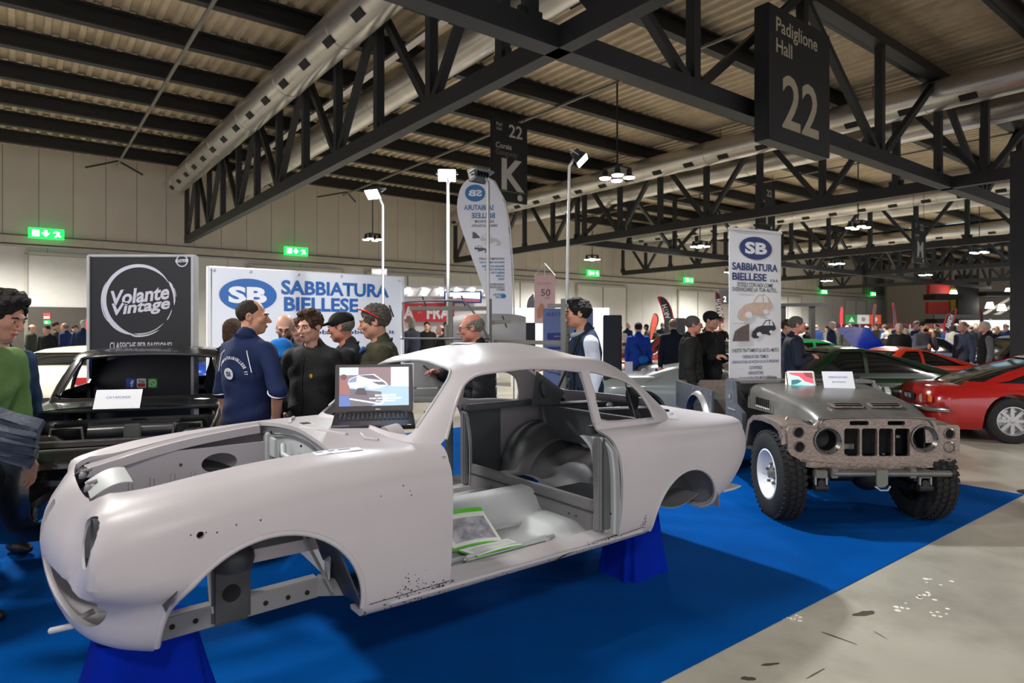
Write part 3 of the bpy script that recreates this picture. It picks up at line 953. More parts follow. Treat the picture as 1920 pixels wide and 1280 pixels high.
# bulkhead between engine bay and cabin
def fire(u, v):
    y = -.50 + 1.0 * u
    return (1.03 + .02 * math.cos(PI * (u - .5)) - .03 * (1 - v), y, .10 + (.515 + .035 * math.sin(PI * u)) * v)
fw = cpart(MB().grid(fire, 24, 12, .006), 'bulkhead', primer_cool, 40)
cpart(MB().tube([(1.005 + .03 * math.cos(PI * (u - .5)), -.48 + .96 * u, .580 + .045 * math.sin(PI * u)) for u in np.linspace(0, 1, 25)], .005, 6), 'bulkhead_seal', primer_dark, 60)
MB().tube([(1.0, .10, .58), (.985, .05, .54), (.985, -.12, .535), (.99, -.17, .57)], .014, 8).obj('pressing', primer_cool, fw, smooth=60)
MB().box((.995, .33, .50), (.02, .05, .22)).obj('bracket', primer_cool, fw, bevel=.006)
MB().box((.99, .22, .55), (.015, .09, .10)).obj('bracket', primer_cool, fw, bevel=.006)
for y, z, r in ((.36, .46, .022), (.33, .61, .008), (.27, .585, .006), (-.10, .60, .006), (.05, .46, .03)):
    MB().lathe([(0, .003), (r, .003), (r, -.003)], 14, Matrix.Translation((1.0 + .02 * math.cos(PI * y), y, z)) @ Matrix.Rotation(R(-90), 4, 'Y')).obj('bulkhead_hole', hole_black, fw)
# pressings on the scuttle
cpart(MB().box((1.11, .10, .672), (.075, .085, .006)), 'scuttle_vent_frame', primer_cool, bevel=.002)
cpart(MB().box((1.11, .10, .676), (.042, .05, .003)), 'scuttle_vent', hole_black)
for y0, y1 in ((.02, -.30), (.18, .42)):
    cpart(MB().tube([(1.06, y0, .668), (1.10, (y0 + y1) / 2, .672), (1.16, y1, .664)], .010, 8), 'scuttle_ridge', primer, 60)
cpart(MB().tube([(1.22, -.33, .668), (1.20, -.42, .660), (1.24, -.46, .655)], .009, 8), 'scuttle_ridge', primer, 60)
# dashboard rail with round instrument pods
cpart(MB().tube([(1.40, y, .60 + .02 * math.cos(y * 2)) for y in np.linspace(-.62, .62, 17)], .028, 10), 'dashboard', primer_in, 60)
cpart(MB().cyl((1.36, -.30, .60), (1.43, -.30, .61), .085, 24), 'instrument_pod', primer, 40)
# floor, tunnel, heel board, rear floor
def floor_fn(u, v):
    x = 1.06 + 1.40 * u; y = -.62 + 1.24 * v
    d = abs(y)
    tun = .15 * math.exp(-(d / .13) ** 4) * (1 if x < 2.35 else 1)
    toe = .22 * max(0, (1.38 - x) / .32) ** 1.4
    dish = -.02 * math.exp(-((x - 2.05) / .25) ** 4) * math.exp(-((d - .36) / .17) ** 6)
    box = .05 * math.exp(-((x - 2.36) / .12) ** 6) * math.exp(-((d - .33) / .18) ** 6)
    return (x, y, .035 + tun + toe + dish + box)
cpart(MB().grid(floor_fn, 56, 60, .004), 'floor_pan', primer_cool, 60)
for y in (-.50, -.22, .22, .50):
    cpart(MB().bar((1.55, y, .045), (2.25, y, .042), .022, .016), 'seat_runner', primer_cool, bevel=.004)
cpart(MB().bar((1.62, -.575, .068), (2.14, -.575, .068), .035, .035), 'step_cover', primer_cool, bevel=.014)
hb = cpart(MB().prism([(2.448, .03), (2.455, .205), (2.475, .215), (2.475, .03)], 'y', -.66, .66), 'heel_board', primer_in, bevel=.004)
MB().bar((2.447, -.64, .150), (2.447, .64, .150), .004, .006).obj('crease', primer_dark, hb)
for y in (-.46, -.40, -.12, -.06, .30, .36):
    MB().cyl((2.4465, y, .10), (2.452, y, .10), .006, 8).obj('rivet', primer_dark, hb)
def rfloor(u, v):
    x = 2.475 + .75 * u; y = -.60 + 1.2 * v
    z = .19 - .06 * math.exp(-((x - 2.68) / .14) ** 4) + .10 * max(0, u - .45) * 1.8
    return (x, y, z + .05 * math.exp(-(y / .14) ** 4))
cpart(MB().grid(rfloor, 24, 24, .004), 'rear_floor', primer_in, 50)
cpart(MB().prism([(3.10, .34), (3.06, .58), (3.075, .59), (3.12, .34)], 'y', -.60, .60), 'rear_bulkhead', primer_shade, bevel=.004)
sp = cpart(MB().box((2.74, -.30, .165), (.34, .34, .02)), 'well_opening', hole_black)
for y in (-.2, .25):
    cpart(MB().tube([(3.05, y + .25, .60), (3.22, y, .625), (3.34, y - .12, .63)], .010, 8), 'boot_stay', primer_cool, 60)
cpart(MB().ball((3.22, .02, .62), (.03, .02, .02), 10, 8), 'boot_latch', primer_in, 60)
# window frames: thin raised beads round the door glass and the quarter window, both sides
for sgn in (1, -1):
    for poly, nm in ((quart_poly, 'window_bead'), ):
        pts = []
        for x, z in poly:
            pts.append((x, sgn * (side_y(x, z, skin_tree) + .006), z))
        cpart(MB().tube(pts, .009, 6, closed=True), nm, primer, 60)
    pts = [(x, sgn * (side_y(x, z, skin_tree) + .004), z) for x, z in [tuple(p) for p in spline([(1.487, .655), (1.55, .758), (1.62, .854), (1.68, .906), (1.77, .936), (2.0, .951), (2.2, .941), (2.36, .924)], 5)]]
    cpart(MB().tube(pts, .008, 6), 'drip_rail', primer, 60)
    cpart(MB().bar((2.395, sgn * (.585), .925), (2.40, sgn * .680, .645), .055, .02), 'window_post', primer, bevel=.005)
pts = [(0, 0, 0)]
wsb = []
for y, z in ws:
    h = skin_tree.ray_cast(Vector((.5, y, z)), Vector((1, 0, 0)))
    if h[0] and 1.25 < h[0].x < 2.0 and z > .70: wsb.append((h[0].x + .004, y, z))
wsb.sort(key=lambda p: p[1])
cpart(MB().tube(wsb, .009, 6), 'windscreen_bead', primer_cool, 60)
# nose: air duct behind the side grille, bonnet catch, torn flap, starting handle
for sgn in (1, -1):
    cpart(MB().grid(lambda u, v: (.30 + .03 * math.sin(u * PI), sgn * (.10 + .38 * u), .12 + .26 * v), 8, 6, .004), 'air_duct', primer_cool, 40)
    cpart(MB().box((.24, sgn * .36, .20), (.10, .012, .15), Matrix.Rotation(R(25 * sgn), 3, 'Z')), 'duct_vane', primer_cool)
    cpart(MB().lathe([(.076, 0), (.07, .04), (.03, .07), (0, .07)], 24, Matrix.Translation((.158, sgn * .588, .452)) @ Matrix.Rotation(R(90), 4, 'Y')), 'lamp_bowl', primer_dark, 40)
cpart(MB().grid(lambda u, v: (.17 + .13 * u, -.12 - .25 * v, .555 + .045 * math.sin(u * 2.0) - .01 * v), 8, 8, .003), 'bonnet_catch_plate', primer_cool, 40)
cpart(MB().tube([(.165, -.24, .545), (.17, -.235, .575), (.20, -.23, .58)], .008, 8).ball((.17, -.25, .56), .013, 10, 8), 'bonnet_catch', primer_in, 60)
cpart(MB().tube([(.165, .02, .545), (.17, .03, .575), (.20, .02, .58)], .008, 8).ball((.17, .01, .56), .014, 10, 8), 'bonnet_catch', primer_in, 60)
cpart(MB().cyl((.165, .12, .53), (.185, .20, .54), .022, 12), 'catch_cup', hole_black)
cpart(MB().tube([(.19, -.25, .10), (.145, -.25, .085), (.135, -.25, .062), (.06, -.165, .03)], [.011, .011, .012, .012], 10), 'starting_handle', primer, 50)
# rear: bumper bracket lip below the tail and the eaten lower valance
cpart(MB().prism([(3.50, .115), (3.62, .115), (3.69, .122), (3.70, .13), (3.5, .128)], 'y', -.70, -.60), 'bumper_bracket', primer, bevel=.003)
cpart(MB().grid(lambda u, v: (2.93 + .42 * u, -.62 + .60 * v, .12 - .05 * math.sin(u * PI)), 8, 6, .004), 'spare_well', primer_in, 60)
# paint chipped down to rust in small flecks
fl = MB()
rs = np.random.RandomState(3)
def fleck(cx, cz, sx, sz, n):
    for _ in range(n):
        x, z = cx + rs.randn() * sx, cz + rs.randn() * sz
        if z < .004 or z > .5: continue
        y = side_y(x, z) - .0008
        r = .0012 + .003 * rs.rand() ** 2
        k = 5
        vs = [(x + r * math.cos(2 * PI * i / k) * (1 + .5 * rs.rand()), y, z + r * math.sin(2 * PI * i / k)) for i in range(k)]
        fl.add(vs, [tuple(range(k))])
fleck(1.24, .075, .04, .03, 70); fleck(1.30, .03, .07, .014, 90); fleck(1.40, .055, .03, .008, 60); fleck(2.40, .035, .10, .012, 110); fleck(2.70, .08, .015, .02, 40); fleck(1.6, .02, .2, .008, 30)
fo = fl.obj('rust_flecks', mat('rust_black', (.03, .022, .018), .9, var=.4), coupe, fix=False)
tag(fo, kind='stuff')
# the tear along the sill
tear = MB()
for (xa, za), (xb, zb_) in zip([(2.06, .012), (2.14, .03), (2.2, .034), (2.3, .048), (2.42, .050)], [(2.14, .03), (2.2, .034), (2.3, .048), (2.42, .050), (2.5, .052)]):
    tear.bar((xa, side_y(xa, .03) - .001, za), (xb, side_y(xb, .03) - .001, zb_), .003, .005)
tear.obj('sill_tear', hole_black, coupe)
for xa, xb, za, zb_ in ((1.07, 1.44, .058, .066), (2.51, 2.70, .052, .060)):
    MB().bar((xa, side_y(xa, za) - .0005, za), (xb, side_y(xb, zb_) - .0005, zb_), .003, .0035).obj('sill_seam', primer_dark, coupe)

# ---------------------------------------------------------------- the two draped stands
blue_cloth = mat('royal_blue_cloth', (.0, .016, .30), 0.95, var=0.15, scale=5, spec=.1, bump=0.15, bscale=60)
def drape(name, cx, cy, w1, w2, h, label, seed):
    rr = np.random.RandomState(seed)
    ph = rr.rand(6) * 6
    def fn(u, v):
        a = 2 * PI * u
        sq = lambda c: math.copysign(abs(c) ** .45, c)
        k = 1 - v
        wd = w2 * (1 - k) + w1 * k
        wob = 1 + (.05 + .08 * v) * (math.sin(7 * a + ph[0]) * .6 + math.sin(11 * a + ph[1]) * .4) * v
        return (sq(math.cos(a)) * wd * wob, sq(math.sin(a)) * wd * .8 * wob, h * (1 - v) ** 1.0)
    n = 72
    mb = MB()
    rows = 14
    vs = [fn(i / n, j / rows) for j in range(rows + 1) for i in range(n)]
    fs = [(j * n + i, j * n + (i + 1) % n, (j + 1) * n + (i + 1) % n, (j + 1) * n + i) for j in range(rows) for i in range(n)]
    fs.append(tuple(reversed(range(n))))
    mb.add(vs, fs)
    p = coupe_pos + AX * cx + BX * cy
    o = mb.obj(name, blue_cloth, None, smooth=60, loc=(p.x, p.y, .006), rot=(0, 0, CAR_YAW))
    return tag(o, label, 'stand', 'draped stands')
drape('draped_stand', .36, -.22, .17, .25, coupe_pos.z - .02, 'stand draped in royal blue cloth under the nose of the grey shell', 1)
drape('draped_stand', 3.07, -.33, .13, .185, coupe_pos.z + .12, 'stand draped in royal blue cloth under the rear wheel arch of the grey shell', 2)
# ---------------------------------------------------------------- lettering that fills a given width and height
def fit(s, w_, h_, m, parent, M, bold=0.0, shear=0.0, mirror=False, name='lettering', ext=0.0008):
    o = text(s, 1.0, m, parent, Matrix.Identity(4), name=name, bold=bold, shear=shear, ext=0)
    me = o.data
    co = np.empty(len(me.vertices) * 3, dtype=np.float32)
    me.vertices.foreach_get('co', co)
    co = co.reshape(-1, 3)
    lo, hi = co.min(0), co.max(0)
    c = (lo + hi) / 2
    sx, sy = w_ / (hi[0] - lo[0]), h_ / (hi[1] - lo[1])
    me.transform(M @ Matrix.Diagonal((-sx if mirror else sx, sy, 1, 1)) @ Matrix.Translation((-c[0], -c[1], 0)))
    return o
def flat(poly, m, parent, M, name='print', th=.0006, z=.0):
    """a printed patch lying on the local xy plane of M"""
    n = len(poly)
    vs = [M @ Vector((x, y, z)) for x, y in poly] + [M @ Vector((x, y, z + th)) for x, y in poly]
    fs = [tuple(reversed(range(n))), tuple(range(n, 2 * n))] + [(i, (i + 1) % n, (i + 1) % n + n, i + n) for i in range(n)]
    return MB().add(vs, fs).obj(name, m, parent)
def oval(rx, ry, cx=0, cy=0, n=40):
    return [(cx + rx * math.cos(2 * PI * k / n), cy + ry * math.sin(2 * PI * k / n)) for k in range(n)]

ban_w = mat('white_banner_fabric', srgb(226, 226, 228), .7, var=.03, scale=2, bump=.05, bscale=10)
ban_blue = mat('company_blue', srgb(22, 92, 165), .6, var=.02)
ban_navy = mat('company_navy', srgb(32, 52, 110), .6, var=.02)
ban_black = mat('print_black', srgb(26, 26, 28), .6, var=.02)
ban_grey = mat('print_grey', srgb(150, 150, 152), .6, var=.02)
white_ink = mat('print_white', srgb(232, 232, 232), .6, var=.02)
alu = mat('aluminium_tube', srgb(178, 178, 176), .35, metal=.7, var=.08)
alu_d = mat('grey_steel_tube', srgb(120, 120, 112), .45, metal=.4, var=.1)
primer_car = mat('print_tan', srgb(205, 178, 158), .6, var=.12, scale=20)
print_brown = mat('print_brown', srgb(92, 78, 72), .6, var=.25, scale=25)

def mini_coupe(parent, M, s, body, dark, flip=1):
    """flat printed picture of an old coupe seen from the front quarter"""
    def P(pts): return [(flip * x * s, y * s) for x, y in pts]
    flat(P([(-1.0, -.42), (-.95, -.15), (-.6, .12), (-.15, .22), (.1, .52), (.45, .58), (.75, .42), (.95, .12), (.98, .0), (.7, -.12), (.45, -.38), (.2, -.30), (-.25, -.28), (-.5, -.52), (-.8, -.55)]), body, parent, M, 'car_picture')
    flat(P([(-.08, .22), (.14, .47), (.36, .52), (.40, .22)]), dark, parent, M, 'car_picture', z=.0007)
    flat(P([(.46, .22), (.44, .52), (.64, .46), (.74, .22)]), dark, parent, M, 'car_picture', z=.0007)
    flat(P(oval(.2, .13, -.42, -.30, 18)), dark, parent, M, 'car_picture', z=.0007)
    flat(P(oval(.14, .10, .56, -.16, 18)), dark, parent, M, 'car_picture', z=.0007)

# ---- black roll-up of the neighbouring firm
blk = mat('black_banner', srgb(30, 30, 33), .55, var=.04)
silver_ink = mat('silver_ink', srgb(205, 203, 214), .55, var=.03)
P0 = at(266, 615, 6.2)
vb = empty('black_banner', (P0.x, P0.y, 0), 0, 'wide black banner with silver ring reading Volante Vintage behind the black shell', 'banner')
MB().box((0, 0, 1.13), (.985, .03, 2.22)).obj('panel', blk, vb, bevel=.004)
for s_ in (-1, 1):
    MB().box((s_ * .503, .02, 1.13), (.03, .10, 2.24)).obj('side_edge', alu, vb, bevel=.004)
MB().box((0, .01, 2.25), (1.03, .06, .025)).obj('top_rail', alu, vb, bevel=.004)
MB().box((0, .03, .03), (1.05, .24, .06)).obj('foot', alu, vb, bevel=.01)
vM = lambda px, py: face_matrix(((px - 266) / FPX * 6.185, -.0165, CAMH + (HY - py) / FPX * 6.185), (1, 0, 0), (0, 0, 1))
RM = vM(262, 563)
def ring_arc(a0, a1, r0, w0, w1, n=40):
    out, inn_ = [], []
    for k in range(n + 1):
        t = k / n; a = R(a0 + (a1 - a0) * t)
        wv = w0 + (w1 - w0) * t
        wv *= min(1, 6 * t + .15, 6 * (1 - t) + .15)
        out.append(((r0 + wv) * math.cos(a), (r0 + wv) * math.sin(a)))
        inn_.append(((r0 - wv) * math.cos(a), (r0 - wv) * math.sin(a)))
    return out + inn_[::-1]
for a0, a1, r0, w0, w1 in ((30, 262, .335, .012, .026), (-8, 32, .345, .006, .014), (258, 305, .345, .010, .004), (262, 318, .325, .007, .003), (325, 345, .332, .006, .003), (150, 215, .36, .004, .008), (5, 20, .362, .003, .003)):
    flat(ring_arc(a0, a1, r0, w0, w1), silver_ink, vb, RM, 'ring_stroke')
tilt = Matrix.Rotation(R(7), 4, 'Z')
fit('Volante', .56, .145, silver_ink, vb, vM(265, 553) @ tilt, bold=.03, shear=.25)
fit('Vintage', .56, .150, silver_ink, vb, vM(267, 577) @ tilt, bold=.03, shear=.25)
fit('CLASSICHE PER PASSIONE!', .60, .068, silver_ink, vb, vM(266, 648), bold=.012)
flat(oval(.058, .058), silver_ink, vb, vM(343, 489), 'badge')
flat(oval(.047, .047), blk, vb, vM(343, 489) @ Matrix.Translation((0, 0, .001)), 'badge')
flat([(-.062, -.016), (.062, -.010), (.062, .020), (-.062, .012)], silver_ink, vb, vM(343, 489) @ Matrix.Translation((0, 0, .002)), 'badge_ribbon')
fit('ITALY', .075, .020, blk, vb, vM(343, 489) @ Matrix.Translation((0, 0, .004)), bold=.02)
for px, col, tx, tc in ((247, (50, 88, 190), 'f', (240, 240, 245)), (267, (232, 232, 232), 'You', (40, 40, 40)), (288, (90, 190, 50), None, (240, 245, 240))):
    icm = mat('icon_%d' % px, srgb(*col), .5); itc = mat('icon_ink_%d' % px, srgb(*tc), .5)
    Mi = vM(px, 718)
    flat(rrect(-.045, .045, -.045, .045, .012), icm, vb, Mi, 'web_icon')
    if tx == 'You':
        fit('You', .06, .034, itc, vb, Mi @ Matrix.Translation((0, .018, .001)), bold=.02)
        flat(rrect(-.038, .038, -.036, -.002, .008), mat('icon_red', srgb(200, 40, 35), .5), vb, Mi @ Matrix.Translation((0, 0, .0008)), 'web_icon')
    elif tx == 'f':
        fit('f', .034, .066, itc, vb, Mi @ Matrix.Translation((.012, -.006, .001)), bold=.05)
    else:
        flat(ring_arc(-120, 225, .029, .005, .005), itc, vb, Mi @ Matrix.Translation((0, 0, .001)), 'web_icon')
        flat([(-.034, -.034), (-.012, -.026), (-.026, -.010)], itc, vb, Mi @ Matrix.Translation((0, 0, .001)), 'web_icon')
        flat([(-.014, .012), (-.006, .012), (.0, -.002), (.012, -.010), (.012, -.016), (.0, -.014), (-.012, .0)], itc, vb, Mi @ Matrix.Translation((0, 0, .001)), 'web_icon')

# ---- white company banner on posts
BB = 9.6
pl = on_plane_b(392, BB); pr = on_plane_b(756, BB)
bl_w = (pr - pl).length
ctop = CAMH + (HY - 500) / FPX * pl.y
wb_ = empty('white_banner', (pl.x, pl.y, 0), HROT, 'large white banner with blue oval reading SB Sabbiatura Biellese behind the visitors', 'banner')
MB().grid(lambda u, v: (.04 + (bl_w - .08) * u, .012 * math.sin(u * 14 + v * 3) * (.3 + v * .4), .15 + (ctop - .15) * v), 40, 20, .004).obj('fabric', ban_w, wb_, smooth=60)
for x_ in (0.0, bl_w):
    MB().box((x_, .03, ctop / 2), (.05, .05, ctop + .02)).obj('post', mat('white_post', srgb(215, 215, 215), .5), wb_, bevel=.006)
MB().box((bl_w / 2, .035, ctop), (bl_w, .03, .03)).obj('top_rail', alu, wb_)
def wM(px, py, lift=.02):
    q = on_plane_b(px, BB)
    return face_matrix(((q - pl).length * (1 if (q - pl).dot(AX) > 0 else -1), -lift, CAMH + (HY - py) / FPX * q.y), (1, 0, 0), (0, 0, 1))
def w_len(p0, p1): return (on_plane_b(p1, BB) - on_plane_b(p0, BB)).length
flat(oval(w_len(412, 519) / 2, .235), ban_blue, wb_, wM(466, 553), 'blue_oval')
fit('SB', w_len(428, 500), .24, white_ink, wb_, wM(464, 553, .026), bold=.045)
fit('SABBIATURA', w_len(532, 732), .215, ban_blue, wb_, wM(633, 542), bold=.028)
fit('BIELLESE', w_len(534, 672), .215, ban_blue, wb_, wM(604, 571), bold=.028)
fit('www.sabbiaturabiellese.it', w_len(520, 742), .062, ban_navy, wb_, wM(634, 622), bold=.01)
for k, (px, py) in enumerate(((402, 507), (470, 510), (560, 515), (640, 518), (748, 527))):
    MB().lathe([(.012, 0), (.018, .003), (.02, 0)], 12, wM(px, py)).obj('eyelet', alu, wb_)

# ---- tall roll-up of the company standing in the off-roader
ru_dir = Vector((.896, .445, 0)).normalized()
ru_p = at(1367, 615, 7.0)
ru_w = .80
ru = empty('rollup_banner', (ru_p.x, ru_p.y, .64), math.atan2(ru_dir.y, ru_dir.x), 'tall white roll-up banner listing Sabbiatura Biellese treatments, standing in the off-roader', 'banner')
RH = 2.0
MB().grid(lambda u, v: (ru_w * u, .004 * math.sin(u * 6), .06 + (RH - .06) * v), 12, 20, .003).obj('fabric', ban_w, ru, smooth=60)
MB().box((ru_w / 2, 0, RH), (ru_w + .02, .03, .03)).obj('top_rail', alu, ru, bevel=.005)
MB().box((ru_w / 2, .04, .03), (ru_w + .04, .20, .07)).obj('foot_case', alu, ru, bevel=.015)
MB().cyl((ru_w / 2, .05, .05), (ru_w / 2, .03, RH), .012, 10).obj('support_rod', alu, ru)
def rM(u, py, lift=.006):
    zz = CAMH + (HY - py) / FPX * 7.06 - .64
    return face_matrix((ru_w * u, -lift, zz), (1, 0, 0), (0, 0, 1))
flat(oval(.25, .128), ban_navy, ru, rM(.5, 463), 'blue_oval')
fit('SB', .34, .135, white_ink, ru, rM(.5, 463, .0075), bold=.045)
fit('SABBIATURA', .70, .085, ban_navy, ru, rM(.49, 499), bold=.028)
fit('BIELLESE', .52, .085, ban_navy, ru, rM(.38, 518), bold=.028)
fit('s.a.s.', .13, .028, ban_navy, ru, rM(.86, 523), bold=.01)
fit('SCEGLI CON NOI COME', .55, .046, ban_black, ru, rM(.49, 533), bold=.010, shear=.15)
fit('SVERNICIARE LA TUA AUTO...', .70, .046, ban_black, ru, rM(.49, 542), bold=.010, shear=.15)
mini_coupe(ru, rM(.50, 576), .27, primer_car, ban_w)
flat([(-.13, -.09), (-.09, .02), (.02, .075), (.12, .10), (.12, -.09)], print_brown, ru, rM(.22, 624), 'panel_picture')
mini_coupe(ru, rM(.66, 617), .19, ban_black, ban_w)
for (u, py, w_) in ((.33, 552, .22), (.22, 606, .24), (.66, 595, .12)):
    fit('Sverniciatura', w_, .014, ban_grey, ru, rM(u, py))
fit('I NOSTRI TRATTAMENTI SU AUTO e MOTO:', .72, .042, ban_black, ru, rM(.5, 657), bold=.008)
for tx, py, w_ in (('SVERNICIATURA TERMICA', 669, .39), ('SVERNICIATURA AD ACQUA AD ALTA PRESSIONE', 679, .72), ('CATAFORESI', 690, .19), ('VERNICIATURA', 700, .23), ('PALLINATURA CON MICROSFERE', 710, .50)):
    fit(tx, w_, .038, ban_navy, ru, rM(.5, py), bold=.006)
fit('UNA BUONA BASE', .44, .040, ban_black, ru, rM(.42, 727), bold=.010, shear=.15)
fit('E LA BASE DI TUTTO', .62, .040, ban_black, ru, rM(.46, 735), bold=.010, shear=.15)
flat(oval(.045, .03), ban_navy, ru, rM(.09, 751), 'blue_oval')
fit('SABBIATURA', .22, .026, ban_navy, ru, rM(.30, 747), bold=.02)
fit('BIELLESE', .18, .026, ban_navy, ru, rM(.28, 755), bold=.02)

# ---- feather flag seen from behind
fY = 7.6
fcen = at(915, 615, fY)
ff = empty('feather_flag', (fcen.x, fcen.y, 0), R(0), 'tall white feather flag with mirrored blue company print left of the K sign', 'flag')
def fxy(px, py): return ((px - 915) / FPX * fY, CAMH + (HY - py) / FPX * fY)
fp = [fxy(*p) for p in [tuple(q) for q in spline([(905, 329), (925, 340), (945, 378), (954, 430), (959, 500), (961, 600), (961, 690), (935, 690), (931, 620), (905, 540), (880, 470), (862, 418), (857, 385), (864, 352), (882, 333)], 5, True)]]
fo = MB().prism(fp, 'y', -.002, .002).obj('fabric', ban_w, ff)
MB().tube([(fxy(961, 720)[0] + .012, 0, .05)] + [(x_ + .012, 0, z_) for x_, z_ in [fxy(*p) for p in ((962, 600), (960, 500), (955, 430), (946, 378), (926, 340), (905, 328), (884, 332))]], .009, 8).obj('flag_pole', alu, ff, smooth=60)
MB().box((fxy(961, 0)[0], 0, .03), (.4, .4, .05)).obj('foot', steel, ff, bevel=.01)
def fM(px, py, lift=.004):
    x_, z_ = fxy(px, py)
    return face_matrix((x_, -lift, z_), (1, 0, 0), (0, 0, 1))
fi_b = mat('show_through_blue', srgb(60, 118, 165), .7); fi_k = mat('show_through_grey', srgb(95, 96, 100), .7)
pp = lambda n: n / FPX * fY
flat(oval(pp(19), pp(16)), fi_b, ff, fM(891, 362), 'blue_oval')
fit('SB', pp(25), pp(12), white_ink, ff, fM(891, 362, .006), bold=.04, mirror=True)
fit('SABBIATURA', pp(56), pp(10), fi_b, ff, fM(898, 389), bold=.025, mirror=True)
fit('BIELLESE', pp(44), pp(10), fi_b, ff, fM(906, 404), bold=.025, mirror=True)
fit('SCEGLI CON NOI COME', pp(36), pp(5), fi_k, ff, fM(908, 415), bold=.02, mirror=True)
fit('SVERNICIARE LA TUA AUTO...', pp(50), pp(5), fi_k, ff, fM(908, 423), bold=.02, mirror=True)
mini_coupe(ff, fM(920, 450), pp(20), mat('show_through_tan', srgb(196, 192, 186), .7), ban_w, -1)
mini_coupe(ff, fM(902, 467), pp(13), fi_k, ban_w, -1)
flat([(-pp(7), -pp(6)), (-pp(7), pp(7)), (0, pp(4)), (pp(8), -pp(5))], fi_k, ff, fM(893, 441), 'panel_picture')
for i, (tx, w_, py, mm) in enumerate((('I NOSTRI TRATTAMENTI SU AUTO e MOTO', 48, 485, fi_k), ('SVERNICIATURA TERMICA AD ACQUA', 47, 492, fi_b), ('VERNICIATURA AD ALTA PRESSIONE', 42, 499, fi_b), ('PALLINATURA CON MICRO', 38, 505, fi_b), ('SABBIATURA', 26, 511, fi_b), ('CATAFORESI', 16, 517, fi_b), ('VERNICI', 12, 523, fi_b), ('UNA BUONA SVERNICIATURA', 32, 533, fi_k), ('E LA BASE DEL RESTAURO', 28, 538, fi_k), ('PERFETTO', 15, 543, fi_k), ('SABBIATURA', 21, 552, fi_b), ('BIELLESE', 17, 557, fi_b))):
    fit(tx, pp(w_), pp(4.2), mm, ff, fM(946 - w_ / 2, py), bold=.02, mirror=True)
flat(oval(pp(5), pp(4)), fi_b, ff, fM(944, 555), 'blue_oval')

# ---------------------------------------------------------------- floodlights on poles
flood_glow = mat('flood_glow', (1, 1, 1), .4, emit=(.93, .97, 1.0), estr=40.0)
flood_soft = mat('flood_lens', (.9, .92, .9), .3, emit=(.95, .98, .95), estr=4.0)
flood_body = mat('flood_housing', srgb(40, 42, 44), .45, metal=.4)
def flood(px, Y, py_top, head_px, head_py, aim, label, glow, energy, lean=0.0, back=False, cone=125):
    base = at(px, 615, Y); base.z = 0
    top = at(px + lean, py_top, Y)
    hd = at(head_px, head_py, Y)
    r_ = empty('floodlight_pole', base, 0, label, 'floodlight', 'floodlights on poles')
    L = lambda p: Vector(p) - base
    MB().bar(L((base.x, base.y, .02)), L((base.x + (top.x - base.x) * .5, base.y, top.z * .52)), .045, .045).obj('lower_pole', alu_d, r_, bevel=.004)
    MB().tube([L((base.x + (top.x - base.x) * .48, base.y, top.z * .5)), L(top), L(top + (hd - top) * .35 + Vector((0, 0, .04))), L(hd)], .016, 10).obj('upper_pole', alu, r_, smooth=60)
    MB().box((0, 0, .02), (.40, .40, .03)).obj('foot', steel, r_, bevel=.006)
    MB().cyl(L((base.x + (top.x - base.x) * .5, base.y, top.z * .49)), L((base.x + (top.x - base.x) * .52, base.y, top.z * .53)), .034, 12).obj('pole_clamp', alu_d, r_, smooth=50)
    d = (Vector(aim) - hd).normalized()
    M_ = d.to_track_quat('-Z', 'Y').to_matrix().to_4x4()
    M_.translation = L(hd)
    M_ = M_ @ Matrix.Scale(.76, 4)
    T = lambda mb: [setattr(mb, 'v', [tuple(M_ @ Vector(v)) for v in mb.v]), mb][1]
    hb_ = T(MB().box((0, 0, .03), (.24, .17, .09), taper=.62)).obj('lamp_head', alu_d if glow is flood_body else flood_body, r_, bevel=.008)  # turned-away head gets a lighter metal, its neighbour's light painted in
    for k in range(5):
        T(MB().box((-.08 + .04 * k, 0, .09), (.008, .11, .05))).obj('cooling_fin', flood_body, hb_)
    T(MB().box((0, 0, -.022), (.225, .155, .012))).obj('lens', glow, hb_, bevel=.002)
    T(MB().bar((-.13, 0, .03), (-.13, -.02, .15), .01, .03).bar((.13, 0, .03), (.13, -.02, .15), .01, .03).bar((-.13, -.02, .15), (.13, -.02, .15), .03, .01)).obj('yoke', alu, hb_)
    if energy:
        lp = hd + d * .06
        s_ = lamp('flood_beam', 'SPOT', lp, energy, (.92, .96, 1.0), aim, spot_size=R(cone), spot_blend=.6, shadow_soft_size=.08)
    return r_
flood(718, 7.2, 385, 700, 363, at(250, 900, 4.6), 'floodlight on a tall pole turned to the left above the white banner', flood_soft, 130)
flood(840, 6.4, 345, 838, 328, Vector((-.35, 2.6, .75)), 'brightest floodlight on a pole, shining straight at the camera', flood_glow, 30)
flood(915, 5.6, 342, 894, 330, Vector((-3.6, 9.4, .9)), 'floodlight on a pole in front of the feather flag, turned away', flood_body, 420, cone=70)
flood(1058, 5.9, 312, 1090, 299, Vector((3.3, 5.4, .4)), 'floodlight on a curved pole turned to the right beside the K sign', flood_soft, 330, lean=9)
